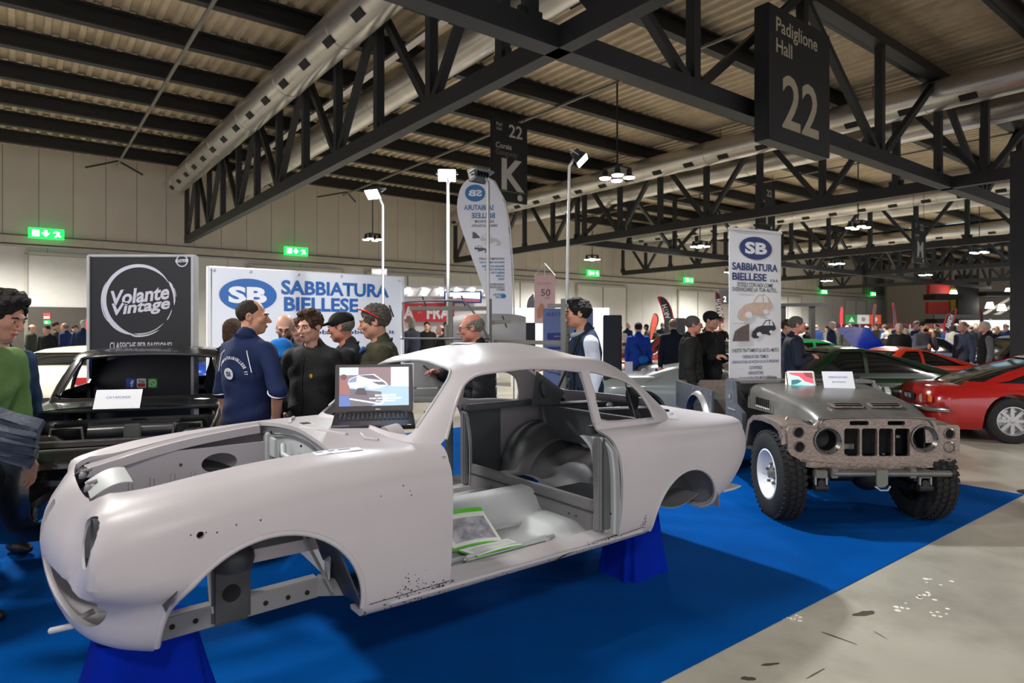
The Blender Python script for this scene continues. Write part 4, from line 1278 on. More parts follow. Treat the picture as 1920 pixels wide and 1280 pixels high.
# ---------------------------------------------------------------- rack with loose body panels
rk = empty('panel_rack', at(900, 615, 5.65) * Vector((1, 1, 0)) if False else Vector((at(900, 615, 5.65).x, 5.65, 0)), 0, 'grey square-tube rack carrying loose body panels behind the coupe roof', 'rack')
ro = Vector((at(900, 615, 5.65).x, 5.65, 0))
rp = lambda px, py, Y=5.65: at(px, py, Y) - ro
for (a_, b_) in (((768, 578), (918, 578)), ((918, 605), (957, 602)), ((926, 640), (1058, 643)), ((1026, 573), (1066, 573)), ((1058, 690), (1085, 672))):
    MB().bar(rp(*a_), rp(*b_), .035, .035).obj('cross_tube', alu_d, rk, bevel=.003)
for px_ in (918, 1056):
    p_ = rp(px_, 560); MB().bar(p_, Vector((p_.x, p_.y, .02)), .04, .04).obj('upright', alu_d, rk, bevel=.003)
MB().bar(rp(845, 556), Vector((rp(845, 0).x, 0, .02)), .04, .04).obj('upright', alu_d, rk, bevel=.003)
for px_, py_ in ((795, 562), (868, 560), (733, 578), (945, 598)):
    MB().bar(rp(px_ - 3, py_ - 6), rp(px_ + 5, py_ + 16), .012, .012).obj('hook', steel, rk)
grey_bare = mat('bare_grey_panel', srgb(150, 150, 148), .38, metal=.5, var=.12, scale=3)
grey_dark = mat('dark_grey_frame', srgb(70, 74, 80), .45, var=.1)
dp = at(840, 615, 5.35)
door = empty('loose_window_panel', (dp.x, dp.y, 0), 0, 'loose dark grey body panel with a big empty window opening hung on the rack', 'body panel')
dxy = lambda px, py: ((px - 840) / FPX * 5.35, CAMH + (HY - py) / FPX * 5.35)
outer = [dxy(*p) for p in ((748, 650), (748, 566), (752, 558), (762, 556), (865, 555), (878, 560), (895, 580), (935, 645), (938, 700), (938, 770), (770, 770), (760, 740), (748, 700))]
dpan = MB().prism(outer, 'y', -.03, .03).obj('frame', grey_dark, door, bevel=.008)
inner = [dxy(*p) for p in [tuple(q) for q in spline([(757, 628), (757, 576), (766, 566), (860, 564), (874, 569), (890, 588), (915, 632), (905, 634), (765, 634)], 5, True)]]
boolean(dpan, cutter(MB().prism(inner, 'y', -.2, .2)))
MB().tube([(x_, -.034, z_) for x_, z_ in inner], .010, 6, closed=True).obj('window_bead', grey_bare, door, smooth=60)
MB().prism([dxy(*p) for p in ((772, 676), (930, 676), (932, 722), (775, 726))], 'y', -.045, -.030).obj('skin_upper', grey_bare, door, bevel=.004)
MB().prism([dxy(*p) for p in ((775, 728), (932, 724), (932, 740), (778, 742))], 'y', -.042, -.030).obj('skin_lower', grey_bare, door, bevel=.004)
MB().bar((dxy(776, 748)[0], -.04, dxy(776, 748)[1]), (dxy(932, 745)[0], -.04, dxy(932, 745)[1]), .03, .05).obj('lower_rail', alu, door, bevel=.008)
MB().bar((dxy(800, 770)[0], 0, dxy(800, 770)[1]), (dxy(800, 770)[0], 0, .02), .04, .04).obj('prop', alu_d, door)
MB().bar((dxy(915, 770)[0], 0, dxy(915, 770)[1]), (dxy(915, 770)[0], 0, .02), .04, .04).obj('prop', alu_d, door)
hp = at(916, 615, 6.05)
hx = lambda px, py: ((px - 916) / FPX * 6.05, CAMH + (HY - py) / FPX * 6.05)
loose = empty('loose_bonnet', (hp.x, hp.y, 0), 0, 'loose bare metal bonnet panel hanging behind the bald visitor', 'body panel')
x0, z0 = hx(848, 690); x1, z1 = hx(986, 588)
MB().grid(lambda u, v: (x0 + (x1 - x0) * u, -.06 * math.sin(PI * u) * math.sin(PI * (.15 + .7 * v)) + .10 * max(0, v - .85) ** 1 * 4 * .25, z0 + (z1 - z0) * v - .03 * (2 * u - 1) ** 4 * v), 20, 14, .012).obj('skin', grey_bare, loose, smooth=50)
MB().bar((x0 + .06, .02, z0 + .05), (x1 - .06, .02, z0 + .05), .02, .03).obj('stiffener', grey_dark, loose)
MB().bar(((x0 + x1) / 2, .03, z0), ((x0 + x1) / 2, .03, .02), .03, .03).obj('prop', alu_d, loose)

# ---------------------------------------------------------------- paper notices
paper = mat('white_paper', srgb(236, 238, 242), .7, var=.015)
ink = mat('ballpoint_blue', srgb(70, 100, 170), .6)
def notice(c, wd, ht, rz, tilt, label, lines, parent=None):
    r_ = empty('paper_notice', c, rz, label, 'notice')
    Rt = Matrix.Rotation(tilt, 4, 'X')
    T = lambda M: Rt @ M
    s_ = MB().box((0, 0, ht / 2), (wd, .002, ht)); s_.v = [tuple(Rt @ Vector(v)) for v in s_.v]
    s_.obj('sheet', paper, r_)
    for tx, y_, w_, h_ in lines:
        fit(tx, w_, h_, ink, r_, Rt @ face_matrix((0, -.002, y_), (1, 0, 0), (0, 0, 1)))
    return r_
c = at(752, 752, 5.0)
notice(c, .20, .30, 0, 0, 'white handwritten sheet hanging behind the laptop', [('SVERNICIATURA', .23, .17, .024), ('A SECCO', .06, .17, .024)])

# ---------------------------------------------------------------- laptop on the scuttle
lap_m = mat('laptop_black', srgb(34, 31, 33), .42, var=.08)
lap_b = mat('laptop_bezel', srgb(52, 42, 44), .4, var=.05)
key_m = mat('laptop_keys', srgb(20, 20, 22), .5)
key_w = mat('key_legend', srgb(150, 150, 155), .5)
F1 = at(620, 806, 3.08); F2 = at(779, 795, 3.16)
lap = empty('laptop', (F1.x, F1.y, F1.z - .008), math.atan2(F2.y - F1.y, F2.x - F1.x), 'open black laptop showing a slide of a car body, standing on the scuttle', 'laptop')
LW = (F2.xy - F1.xy).length
Tl = Matrix.Rotation(R(8), 4, 'X')
def lt(mb, M=Tl):
    mb.v = [tuple(M @ Vector(v)) for v in mb.v]
    return mb
lt(MB().box((LW / 2, .13, .010), (LW, .26, .020))).obj('base', lap_m, lap, bevel=.004)
kb = MB(); kl = MB()
for r_ in range(5):
    n_ = 16
    for k in range(n_):
        kx = .025 + (LW - .05) * (k + .5) / n_
        ky = .125 + .023 * r_
        kb.box((kx, ky, .0225), ((LW - .05) / n_ * .82, .019, .005), taper=.85)
        if (k * 7 + r_ * 3) % 5: kl.box((kx - .003, ky + .002, .0253), (.006, .004, .0006))
o = lt(kb).obj('keys', key_m, lap); tag(o, kind='stuff')
o = lt(kl).obj('key_legends', key_w, lap); tag(o, kind='stuff')
lt(MB().box((LW * .46, .055, .0205), (.105, .07, .002))).obj('touchpad', lap_b, lap, bevel=.0005)
lt(MB().box((.045, .018, .0207), (.08, .028, .001))).obj('sticker', mat('grey_sticker', srgb(95, 95, 105), .4), lap)
lt(MB().box((LW - .03, .012, .0207), (.02, .008, .001))).obj('sticker', white_ink, lap)
Ts = Tl @ Matrix.Translation((0, .258, .022)) @ Matrix.Rotation(R(-82 + 90 + 2), 4, 'X')
Ts = Tl @ Matrix.Translation((0, .258, .020)) @ Matrix.Rotation(R(-20), 4, 'X')
SH = .255
lt(MB().box((LW / 2, .004, SH / 2), (LW, .010, SH)), Ts).obj('lid', lap_b, lap, bevel=.004)
lt(MB().cyl((.06, .002, .0), (LW - .06, .002, .0), .008, 10), Ts).obj('hinge', lap_m, lap)
fit('DELL', .026, .007, white_ink, lap, Ts @ face_matrix((LW * .55, -.0022, .016), (1, 0, 0), (0, 0, 1)), bold=.03)
def scr(name, rgb, e=.75):
    c_ = srgb(*rgb)
    return mat('screen_' + name, c_, .4, emit=c_, estr=e, var=.05, scale=30)
SX0, SX1, SZ0, SZ1 = .022, LW - .022, .034, SH - .016
def sM(lift): return Ts @ face_matrix((SX0, -.0015 - lift, SZ0), (1, 0, 0), (0, 0, 1))
SW, SHH = SX1 - SX0, SZ1 - SZ0
sp_ = lambda pts: [(x * SW, y * SHH) for x, y in pts]
disp = flat(sp_([(0, 0), (1, 0), (1, 1), (0, 1)]), scr('floor', (148, 172, 208)), lap, sM(0), 'display')
def sp(pts, m_, lift, nm='slide_shape'): return flat(sp_(pts), m_, disp, sM(lift), nm)
sp([(0, .58), (1, .50), (1, 1), (0, 1)], scr('wall', (120, 100, 104)), .0004)
sp([(.0, .80), (.27, .80), (.27, 1), (0, 1)], scr('panel', (176, 188, 214)), .0008)
sp([(.74, .50), (1, .49), (1, 1), (.74, 1)], scr('shutter', (214, 216, 228)), .0008)
sp([(0, .0), (.45, .0), (.62, .12), (.60, .36), (0, .48)], scr('rig', (98, 92, 100)), .0008)
sp([(.10, .52), (.14, .70), (.28, .80), (.50, .82), (.66, .62), (.70, .54), (.60, .46), (.44, .42), (.38, .52), (.24, .46)], scr('car', (206, 210, 222)), .0012)
sp([(.27, .79), (.48, .80), (.60, .66), (.42, .70)], scr('roof', (92, 84, 92)), .0016)
sp([(.12, .60), (.15, .69), (.25, .76), (.24, .62)], scr('glass', (110, 128, 168)), .0016)
sp([(.46, .62), (.62, .62), (.68, .54), (.56, .54)], scr('rear_glass', (96, 88, 100)), .0016)
sp([(0, .30), (.0, .66), (.10, .66), (.14, .52), (.16, .28)], scr('overalls', (134, 92, 88)), .0016)
sp(oval(.045, .075, .06, .75, 18), scr('worker_head', (96, 62, 62)), .0016)
sp([(0, 0), (.0, .28), (.14, .26), (.17, .0)], scr('jeans', (86, 104, 160)), .0020)
sp([(.22, .30), (.26, .46), (.36, .46), (.40, .28)], scr('wheel_well', (74, 66, 72)), .0020)
sp([(.14, .17), (.15, .21), (.62, .06), (.60, .02)], scr('rail', (190, 194, 206)), .0020)
sp([(.58, .02), (.62, .04), (.70, .22), (.66, .22)], scr('rail2', (190, 194, 206)), .0020)
for tx, y_, w_, h_ in (('SECONDA FASE', .265, .30, .050), ('PULIZIA GROSSOLANA DI VERNICI', .19, .46, .036), ('SIGILLANTI E ISOLANTI', .125, .28, .034)):
    fit(tx, w_ * SW, h_ * SHH, scr('caption', (235, 238, 245), 1.0), disp, sM(.003) @ Matrix.Translation((.66 * SW, y_ * SHH, 0)), bold=.015)

# ---------------------------------------------------------------- brochures in the coupe, strips and tags on it
def cw(x, y, z): return coupe_pos + AX * x + BX * y + Vector((0, 0, z))
page = mat('brochure_page', srgb(232, 234, 232), .55, var=.03)
photo_m = mat('brochure_photo', srgb(168, 168, 176), .5, var=.45, scale=22)
photo_2 = mat('brochure_photo_pale', srgb(206, 204, 202), .5, var=.16, scale=16)
green_m = mat('brochure_green', srgb(92, 200, 40), .5, var=.05)
def brochure(c4, label, ph, stripe, seed, curl=.02):
    """c4: the four page corners in coupe coordinates (front left, front right, back right, back left)"""
    C = [cw(*p) for p in c4]
    o_ = (C[0] + C[1] + C[2] + C[3]) / 4
    r_ = empty('brochure', o_, 0, label, 'brochure', 'brochures on the car floor')
    def S(u, v, lift=0):
        p = (C[0] * (1 - u) + C[1] * u) * (1 - v) + (C[3] * (1 - u) + C[2] * u) * v
        return p - o_ + Vector((0, 0, lift + curl * math.sin(PI * u) * (1 - .4 * v)))
    MB().grid(lambda u, v: S(u, v, 0), 12, 8, .004).obj('cover', green_m, r_, smooth=60)
    MB().grid(lambda u, v: S(.015 + .97 * u, .02 + .96 * v, .004), 12, 8, .002).obj('page', page, r_, smooth=60)
    MB().grid(lambda u, v: S(.10 + .82 * u, .10 + .62 * v, .0058), 12, 8, .0005).obj('photo', ph, r_, smooth=60)
    if stripe: MB().grid(lambda u, v: S(.015 + .97 * u, .86 + .12 * v, .0060), 12, 2, .0005).obj('stripe', green_m, r_, smooth=60)
    return r_
brochure([(1.66, -.42, .062), (1.93, -.47, .062), (1.98, -.20, .17), (1.70, -.16, .17)], 'open brochure with a green stripe and car photo leaning on the floor tunnel', photo_m, True, 1, .012)
brochure([(1.68, -.60, .075), (1.96, -.60, .075), (1.98, -.44, .058), (1.68, -.43, .058)], 'pale brochure lying flat at the door step in front of the other', photo_2, False, 2, .008)
def on_top(x, y):
    h = coupe_tree.ray_cast(Vector((x, y, 2)), Vector((0, 0, -1)))
    return h[0].z if h[0] else .62
r_ = empty('paper_strip', cw(1.015, -.545, on_top(1.015, -.545)), HROT, 'white printed paper strip lying on the near front wing', 'paper strip')
def stp(u, v, l=0):
    x, y = .925 + .19 * u, -.525 - .03 * u + (v - .5) * .052
    return (x - 1.015, y + .545, on_top(x, y) - on_top(1.015, -.545) + .002 + l)
MB().grid(stp, 10, 3, .001).obj('strip', paper, r_)
for k, (u0, u1, v0, v1) in enumerate(((.04, .20, .60, .78), (.30, .44, .60, .80), (.52, .78, .60, .80), (.22, .34, .02, .10), (.70, .98, .02, .08))):
    MB().grid(lambda u, v: stp(u0 + (u1 - u0) * u, v0 + (v1 - v0) * v, .0008), 3, 1, .0003).obj('print', ban_navy if k > 2 else ink, r_)
tz = on_top(3.13, -.62)
r_ = notice(cw(3.13, -.60, tz - .002), .075, .052, HROT - R(8), R(-28), 'small white price tag standing on the rear wing of the coupe', [('SB', .036, .03, .012)])
r_ = empty('paper_sheet', cw(2.10, .06, 1.066), HROT + R(12), 'white folded sheet lying on the roof of the coupe', 'paper')
MB().grid(lambda u, v: (-.11 + .22 * u, -.08 + .16 * v, .004 * math.sin(u * 5)), 8, 4, .0015).obj('sheet', paper, r_)
# ---------------------------------------------------------------- wheels
tyre_m = mat('tyre_rubber', srgb(26, 26, 25), .85, var=.2, scale=30, bump=.1)
WHEEL_CACHE = {}
def wheel(parent, c, r, wd, rim_r, rim_m, style, side, tread=False, steer=0.0):
    """wheel with its axle along local x; side -1 shows the outer face towards -x"""
    key = (round(r, 3), round(wd, 3), round(rim_r, 3), rim_m.name, style, side, tread)
    if key not in WHEEL_CACHE:
        M_ = Matrix.Rotation(R(90 * side), 4, 'Y')
        h = wd / 2
        ty = MB().lathe([(rim_r, -h * .9), (rim_r + .02, -h), (r - .05, -h), (r - .015, -h * .86), (r, -h * .6), (r, h * .6), (r - .015, h * .86), (r - .05, h), (rim_r + .02, h), (rim_r, h * .9)], 40, M_).mesh('tyre', 35)
        ty.materials.append(tyre_m)
        rim = MB().lathe([(rim_r, h * .9), (rim_r - .012, h * .93), (rim_r - .02, h * .6), (rim_r - .045, h * .05), (rim_r * .62, h * .10), (rim_r * .5, h * .35), (rim_r * .36, h * .42), (rim_r * .34, h * .2), (0, h * .2)], 32, M_).mesh('rim', 35)
        rim.materials.append(rim_m)
        bk = MB().lathe([(rim_r * .98, -h * .8), (rim_r * .98, h * .02), (0, h * .02)], 24, M_).mesh('brake_drum'); bk.materials.append(hole_black)
        hub = MB().lathe([(.0, h * .75), (rim_r * .17, h * .7), (rim_r * .22, h * .2)], 16, M_).mesh('hub', 40); hub.materials.append(alu_d if style == 'steel' else alu)
        parts = [('tyre', ty), ('rim', rim), ('brake_drum', bk), ('hub', hub)]
        if style == 'spoke':
            for k in range(8):
                a = 2 * PI * k / 8
                sp_ = MB().bar((.02, 0, h * .5), (rim_r * .9, 0, h * .45), rim_r * .22, .03)
                sp_.v = [tuple(M_ @ (Matrix.Rotation(a, 4, 'Z') @ Vector(v))) for v in sp_.v]
                sm_ = sp_.mesh('spoke'); sm_.materials.append(rim_m)
                parts.append(('spoke', sm_))
        if style == 'steel':
            for k in range(5):
                a = 2 * PI * k / 5
                nm = MB().cyl((rim_r * .40 * math.cos(a), rim_r * .40 * math.sin(a), h * .3), (rim_r * .40 * math.cos(a), rim_r * .40 * math.sin(a), h * .62), .012, 6)
                nm.v = [tuple(M_ @ Vector(v)) for v in nm.v]
                nm_ = nm.mesh('wheel_nut'); nm_.materials.append(print_brown)
                parts.append(('wheel_nut', nm_))
        if tread:
            tb = MB()
            for row, (off, wv) in enumerate(((-.72, .30), (-.25, .34), (.25, .34), (.72, .30))):
                for k in range(44):
                    a = 2 * PI * (k + .5 * (row % 2)) / 44
                    rr = r + (.004 if abs(off) < .5 else -.004)
                    m3 = Matrix.Rotation(a, 3, 'Z') @ Matrix.Rotation(R(14 * (1 if row % 2 else -1)), 3, 'X')
                    c_ = Matrix.Rotation(a, 3, 'Z') @ Vector((rr, 0, off * h))
                    n0 = len(tb.v)
                    tb.box((0, 0, 0), (.016, .034, wv * h * 1.0), m3)
                    tb.v[n0:] = [tuple(M_ @ (Vector(v) + c_)) for v in tb.v[n0:]]
            tm = tb.mesh('tread_blocks'); tm.materials.append(tyre_m)
            parts.append(('tread_blocks', tm))
        WHEEL_CACHE[key] = parts
    w0 = None
    for nm, me in WHEEL_CACHE[key]:
        if w0 is None:
            w0 = link('wheel', me, parent, c, (0, 0, steer))
        else:
            o = link(nm, me, w0)
            if nm == 'tread_blocks': tag(o, kind='stuff')
    return w0

# ---------------------------------------------------------------- stripped off-roader
OX, OY = 2.77, 4.95
off = empty('stripped_offroader', (OX, OY, 0), 0, 'stripped bare metal off-roader with chunky tyres and empty headlamp holes on the carpet', 'car')
bare = mat('bare_steel_pitted', srgb(158, 144, 134), .30, metal=.6, var=.30, scale=9, bump=.25, bscale=45, dirt=srgb(82, 62, 54), dscale=9, damt=.85)
bare_s = mat('bare_steel_smooth', srgb(122, 120, 116), .30, metal=.55, var=.14, scale=3, bump=.03, dirt=srgb(80, 74, 66), dscale=2.5, damt=.5)
steel_blue = mat('bluish_steel', srgb(98, 102, 110), .38, metal=.5, var=.2, scale=5)
frame_k = mat('chassis_black', srgb(24, 24, 25), .6, var=.2)
ox = lambda px: (px - CX) / FPX * OY - OX
oz = lambda py: CAMH + (HY - py) / FPX * OY
face = MB().prism([(ox(p), oz(q)) for p, q in ((1480, 800), (1527, 797), (1540, 784), (1748, 783), (1757, 797), (1797, 797), (1800, 802), (1800, 850), (1793, 858), (1706, 868), (1570, 869), (1500, 862), (1483, 853), (1478, 845), (1477, 806))], 'y', 0, .03).obj('front_panel', bare, off)
fc = []
for px, py, r_ in ((1552, 826, .108), (1733, 822, .105), (1497, 810, .036), (1499, 837, .036), (1780, 813, .034)):
    fc.append(cutter(MB().cyl((ox(px), -.2, oz(py)), (ox(px), .2, oz(py)), r_, 28)))
for x0_, x1_ in ((1583, 1612), (1616, 1645), (1648, 1675), (1678, 1706)):
    fc.append(cutter(MB().prism(rrect(ox(x0_), ox(x1_), oz(855), oz(803), .018), 'y', -.2, .2)))
for x0_, x1_ in ((1593, 1629), (1664, 1697)):
    fc.append(cutter(MB().prism(rrect(ox(x0_), ox(x1_), oz(797), oz(789), .014), 'y', -.2, .2)))
boolean(face, fc)
one_mat(face, bare)
for px, py in ((1552, 826), (1733, 822)):
    b_ = MB().lathe([(.108, -.012), (.100, -.014), (.080, .012), (.080, .03), (.108, .02)], 32, Matrix.Translation((ox(px), 0, oz(py))) @ Matrix.Rotation(R(-90), 4, 'X')).obj('headlamp_ring', bare_s, off, smooth=35)
    for k in range(8):
        a = 2 * PI * k / 8
        MB().lathe([(0, .002), (.006, .002), (.006, 0)], 8, Matrix.Translation((ox(px) + .093 * math.cos(a), -.013, oz(py) + .093 * math.sin(a))) @ Matrix.Rotation(R(90), 4, 'X')).obj('ring_hole', hole_black, b_)
    MB().lathe([(.09, .03), (.07, .12), (0, .16)], 24, Matrix.Translation((ox(px), 0, oz(py))) @ Matrix.Rotation(R(-90), 4, 'X')).obj('lamp_bowl', frame_k, off, smooth=40)
for px, py in ((1497, 810), (1499, 837), (1780, 813), (1780, 838)):
    MB().lathe([(.044, -.004), (.036, -.010), (.034, .02)], 24, Matrix.Translation((ox(px), 0, oz(py))) @ Matrix.Rotation(R(-90), 4, 'X')).obj('indicator_ring', bare_s, off, smooth=35)
for px, py in ((1497, 810), (1499, 837), (1780, 813)):
    MB().lathe([(0, 0), (.035, 0), (.035, .02)], 20, Matrix.Translation((ox(px), .006, oz(py))) @ Matrix.Rotation(R(-90), 4, 'X')).obj('indicator_hole', hole_black, off)
for k in range(4):
    MB().cyl((ox(1790), -.004, oz(808 + 12 * k)), (ox(1790), .0, oz(808 + 12 * k)), .003, 6).obj('rivet', frame_k, off)
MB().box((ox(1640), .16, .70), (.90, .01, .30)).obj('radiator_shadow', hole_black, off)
MB().box((ox(1600), .10, .62), (.10, .03, .04)).obj('bracket', bare_s, off)
MB().box((ox(1694), .08, .70), (.03, .02, .02)).obj('bracket', bare_s, off)
MB().prism([(ox(p), oz(q)) for p, q in ((1500, 863), (1570, 870), (1700, 868), (1792, 858), (1788, 872), (1760, 876), (1700, 882), (1570, 883), (1530, 878), (1500, 874))], 'y', .01, .05).obj('lower_valance', bare, off)
# bonnet
def bon(u, v):
    y = -.015 + 1.13 * v
    zc_ = sinterp(y, [(-.02, .862), (.03, .878), (.12, .915), (.28, .955), (.6, .992), (1.12, 1.04)])
    wtop = interp(y, [(0, .36), (1.12, .50)])
    wsd = interp(y, [(0, .445), (1.12, .575)])
    zlow = interp(y, [(-.02, .835), (.2, .80), (1.12, .80)])
    s_ = u * 2 - 1
    a = abs(s_)
    if a < .70:
        x = wtop * a / .70; z = zc_ - .012 * (a / .7) ** 3
    elif a < .86:
        t = (a - .70) / .16
        x = wtop + (wsd - wtop) * math.sin(t * PI / 2); z = zc_ - .012 - .075 * (1 - math.cos(t * PI / 2))
    else:
        t = (a - .86) / .14
        x = wsd + .006 * t; z = (zc_ - .087) * (1 - t) + min(zlow, zc_ - .087) * t
    return (math.copysign(x, s_) + ox(1642), y, z)
MB().grid(bon, 60, 36, .006).obj('bonnet', bare_s, off, smooth=40)
for s_ in (-1, 1):
    v0 = MB().prism([(ox(1642) + s_ * .025, 0), (ox(1642) + s_ * .27, 0), (ox(1642) + s_ * .29, .055), (ox(1642) + s_ * .025, .055)], 'z', 0, .02)
    v0.v = [(x, .115 + y, .919 + y * .35 + z) for x, y, z in v0.v]
    vent = v0.obj('bonnet_vent', bare, off, bevel=.004)
    for k in range(2):
        MB().box((ox(1642) + s_ * .148, .118 + .026 * k, .938 + .010 * k), (.21, .012, .012)).obj('vent_slot', hole_black, vent)
MB().tube([(ox(1642) - .45, -.012, .848), (ox(1642) - .30, -.018, .862), (ox(1642), -.02, .866), (ox(1642) + .30, -.018, .862), (ox(1642) + .45, -.012, .848)], .010, 8).obj('bonnet_lip', bare_s, off, smooth=60)
for k in range(7):
    MB().box((ox(1642) - .566 - .0, .66 + .045 * k, .882), (.012, .012, .075)).obj('louvre', frame_k, off)
    MB().box((ox(1642) - .566 - .0, .66 + .045 * k, .842), (.012, .014, .014)).obj('louvre_hole', white_ink, off)
MB().tube([(-.535, .24, .83), (-.56, .23, .80), (-.55, .25, .78)], .008, 6).obj('bonnet_catch', bare, off)
# wings: flat top, round front edge over the wheel
for s_ in (-1, 1):
    def wing(u, v):
        a = u
        pts = [(.02, .66), (.03, .76), (.07, .795), (.20, .812), (.45, .815), (.62, .80), (.74, .74), (.80, .62), (.83, .50)]
        k = a * (len(pts) - 1); i = min(int(k), len(pts) - 2); f = k - i
        y = pts[i][0] * (1 - f) + pts[i + 1][0] * f; z = pts[i][1] * (1 - f) + pts[i + 1][1] * f
        return (s_ * (.44 + .235 * v), y, z - .018 * v ** 6)
    MB().grid(wing, 32, 8, .006).obj('wing', bare, off, smooth=40)
    MB().prism([(.02, .70), (.06, .792), (.20, .808), (.45, .812), (.62, .795), (.74, .735), (.82, .50), (.78, .50), (.70, .70), (.60, .755), (.42, .772), (.22, .768), (.10, .74), (.05, .68)], 'x', s_ * .675 - (.012 if s_ > 0 else 0), s_ * .675 + (.012 if s_ < 0 else 0)).obj('wing_lip', bare if s_ < 0 else bare_s, off, bevel=.003)
    MB().box((s_ * .44, .42, .66), (.012, .78, .30)).obj('inner_wing', frame_k, off)
    # scuttle side with pressed ribs
    sc_ = MB().prism([(.86, .44), (1.32, .44), (1.32, 1.055), (1.12, 1.055), (1.08, .84), (.86, .78)], 'x', s_ * .66 - .02, s_ * .66 + .02).obj('scuttle_side', steel_blue if s_ < 0 else bare_s, off, bevel=.006)
    for z_ in (.55, .66, .78):
        MB().box((s_ * .682, 1.14, z_), (.012, .20, .018)).obj('pressed_rib', alu, sc_, bevel=.004)
    MB().box((s_ * .684, 1.17, .90), (.012, .05, .05)).obj('hinge_plate', alu, sc_, bevel=.006)
    # tub side with wheel arch
    ts = MB().prism([(1.78, .50), (1.74, .895), (3.22, .885), (3.22, .56), (2.70, .56)] + [(2.23 + .40 * math.cos(a), .44 + .38 * math.sin(a)) for a in np.linspace(.32, PI - .2, 18)], 'x', s_ * .665 - .012, s_ * .665 + .012).obj('tub_side', steel_blue if s_ < 0 else bare_s, off, bevel=.003)
    def fl_(u, v):
        a = .25 + (PI - .4) * u
        return (s_ * (.66 + .06 * math.sin(v * PI / 2)), 2.23 + (.44 - .03 * v) * math.cos(a), .44 + (.41 - .05 * v) * math.sin(a))
    MB().grid(fl_, 20, 5, .006).obj('rear_wing_flare', alu, off, smooth=50)
    for y_, z_ in ((1.80, .85), (1.80, .70), (1.95, .86), (2.15, .865), (2.45, .86), (2.9, .85), (1.9, .62)):
        MB().cyl((s_ * .677, y_, z_), (s_ * .681, y_, z_), .008, 8).obj('rivet', alu, ts)
    MB().box((s_ * .30, 2.25, .63), (.02, 1.8, .24)).obj('wheel_box', bare_s, off) if False else None
    MB().box((s_ * .50, 2.30, .66), (.30, .85, .26)).obj('wheel_box', bare_s, off, bevel=.02)
    wheel(off, (s_ * .585, .32, .352), .352, .20, .205, mat('white_steel_rim', srgb(222, 224, 226), .35, var=.04), 'steel', -1 if s_ < 0 else 1, True)
    wheel(off, (s_ * .585, 2.23, .352), .352, .20, .205, mat('white_steel_rim', srgb(222, 224, 226), .35), 'steel', -1 if s_ < 0 else 1, True)
    MB().bar((s_ * .36, -.02, .42), (s_ * .36, 3.15, .45), .07, .10).obj('chassis_rail', frame_k, off)
    MB().tube([(s_ * .40, -.05, .36), (s_ * .40, .15, .29), (s_ * .40, .35, .27), (s_ * .40, .60, .30), (s_ * .40, .80, .37)], .028, 8).obj('leaf_spring', frame_k, off, smooth=50)
    sh = MB().prism([(s_ * .40 - .05, .40), (s_ * .40 + .05, .40), (s_ * .40 + .05, .46), (s_ * .40 - .05, .46)], 'y', -.05, .0).obj('spring_hanger', bare_s, off, bevel=.006)
    for k in (-1, 1):
        MB().box((s_ * .40 + k * .042, -.035, .36), (.012, .03, .12)).obj('shackle_plate', alu, sh, bevel=.004)
    MB().cyl((s_ * .40 - .05, -.035, .325), (s_ * .40 + .05, -.035, .325), .028, 12).obj('shackle_bush', frame_k, sh, smooth=50)
    MB().box((s_ * .30, -.03, .44), (.055, .06, .075)).obj('bumper_clamp', bare_s, off, bevel=.006)
    MB().bar((s_ * .40, .1, .30), (s_ * .20, .9, .34), .03, .03).obj('steering_link', frame_k, off)
MB().cyl((-.56, .32, .34), (.56, .32, .34), .045, 14).obj('front_axle', frame_k, off, smooth=50)
MB().ball((.15, .32, .34), (.13, .13, .12), 16, 10).obj('axle_casing', frame_k, off, smooth=60)
MB().cyl((-.56, 2.23, .34), (.56, 2.23, .34), .045, 14).obj('rear_axle', frame_k, off, smooth=50)
MB().cyl((ox(1556), -.04, .435), (ox(1778), -.04, .435), .026, 16).obj('front_bar', bare_s, off, smooth=50)
MB().ball((ox(1778), -.04, .435), (.02, .035, .035), 10, 8).obj('bar_end', frame_k, off, smooth=60)
MB().prism([(ox(1633), .47), (ox(1655), .47), (ox(1655), .36), (ox(1648), .335), (ox(1636), .335), (ox(1633), .36)], 'y', -.075, -.063).obj('hook_plate', alu_d, off, bevel=.004)
MB().tube([(ox(1630), -.075, .345), (ox(1638), -.09, .318), (ox(1651), -.09, .318), (ox(1658), -.075, .345)], .008, 8).obj('tow_ring', alu, off, smooth=60)
MB().box((0, 1.18, 1.045), (1.26, .22, .03)).obj('scuttle_top', bare_s, off, bevel=.012)
MB().box((0, 1.32, .78), (1.30, .02, .56)).obj('bulkhead', bare_s, off)
MB().bar((-.10, 1.30, 1.075), (.62, 1.30, 1.075), .05, .03).obj('screen_hinge_rail', frame_k, off, bevel=.006)
for x_ in (-.25, .05, .35):
    MB().box((x_, 1.28, 1.07), (.10, .04, .02)).obj('hinge_block', alu_d, off)
MB().box((0, 2.25, .615), (1.30, 1.92, .03)).obj('tub_floor', bare_s, off)
MB().box((0, 3.21, .74), (1.32, .03, .30)).obj('tailgate', bare, off, bevel=.004)
MB().box((0, 1.76, .72), (.30, .02, .20)).obj('seat_riser', bare_s, off) if False else None
MB().prism([(1.36, .60), (1.70, .60), (1.62, .84), (1.50, .86), (1.40, .80)], 'x', -.50, -.18).obj('seat_base', bare, off, bevel=.01)
MB().box((-.62, 1.55, .50), (.10, .50, .06)).obj('door_step', frame_k, off)

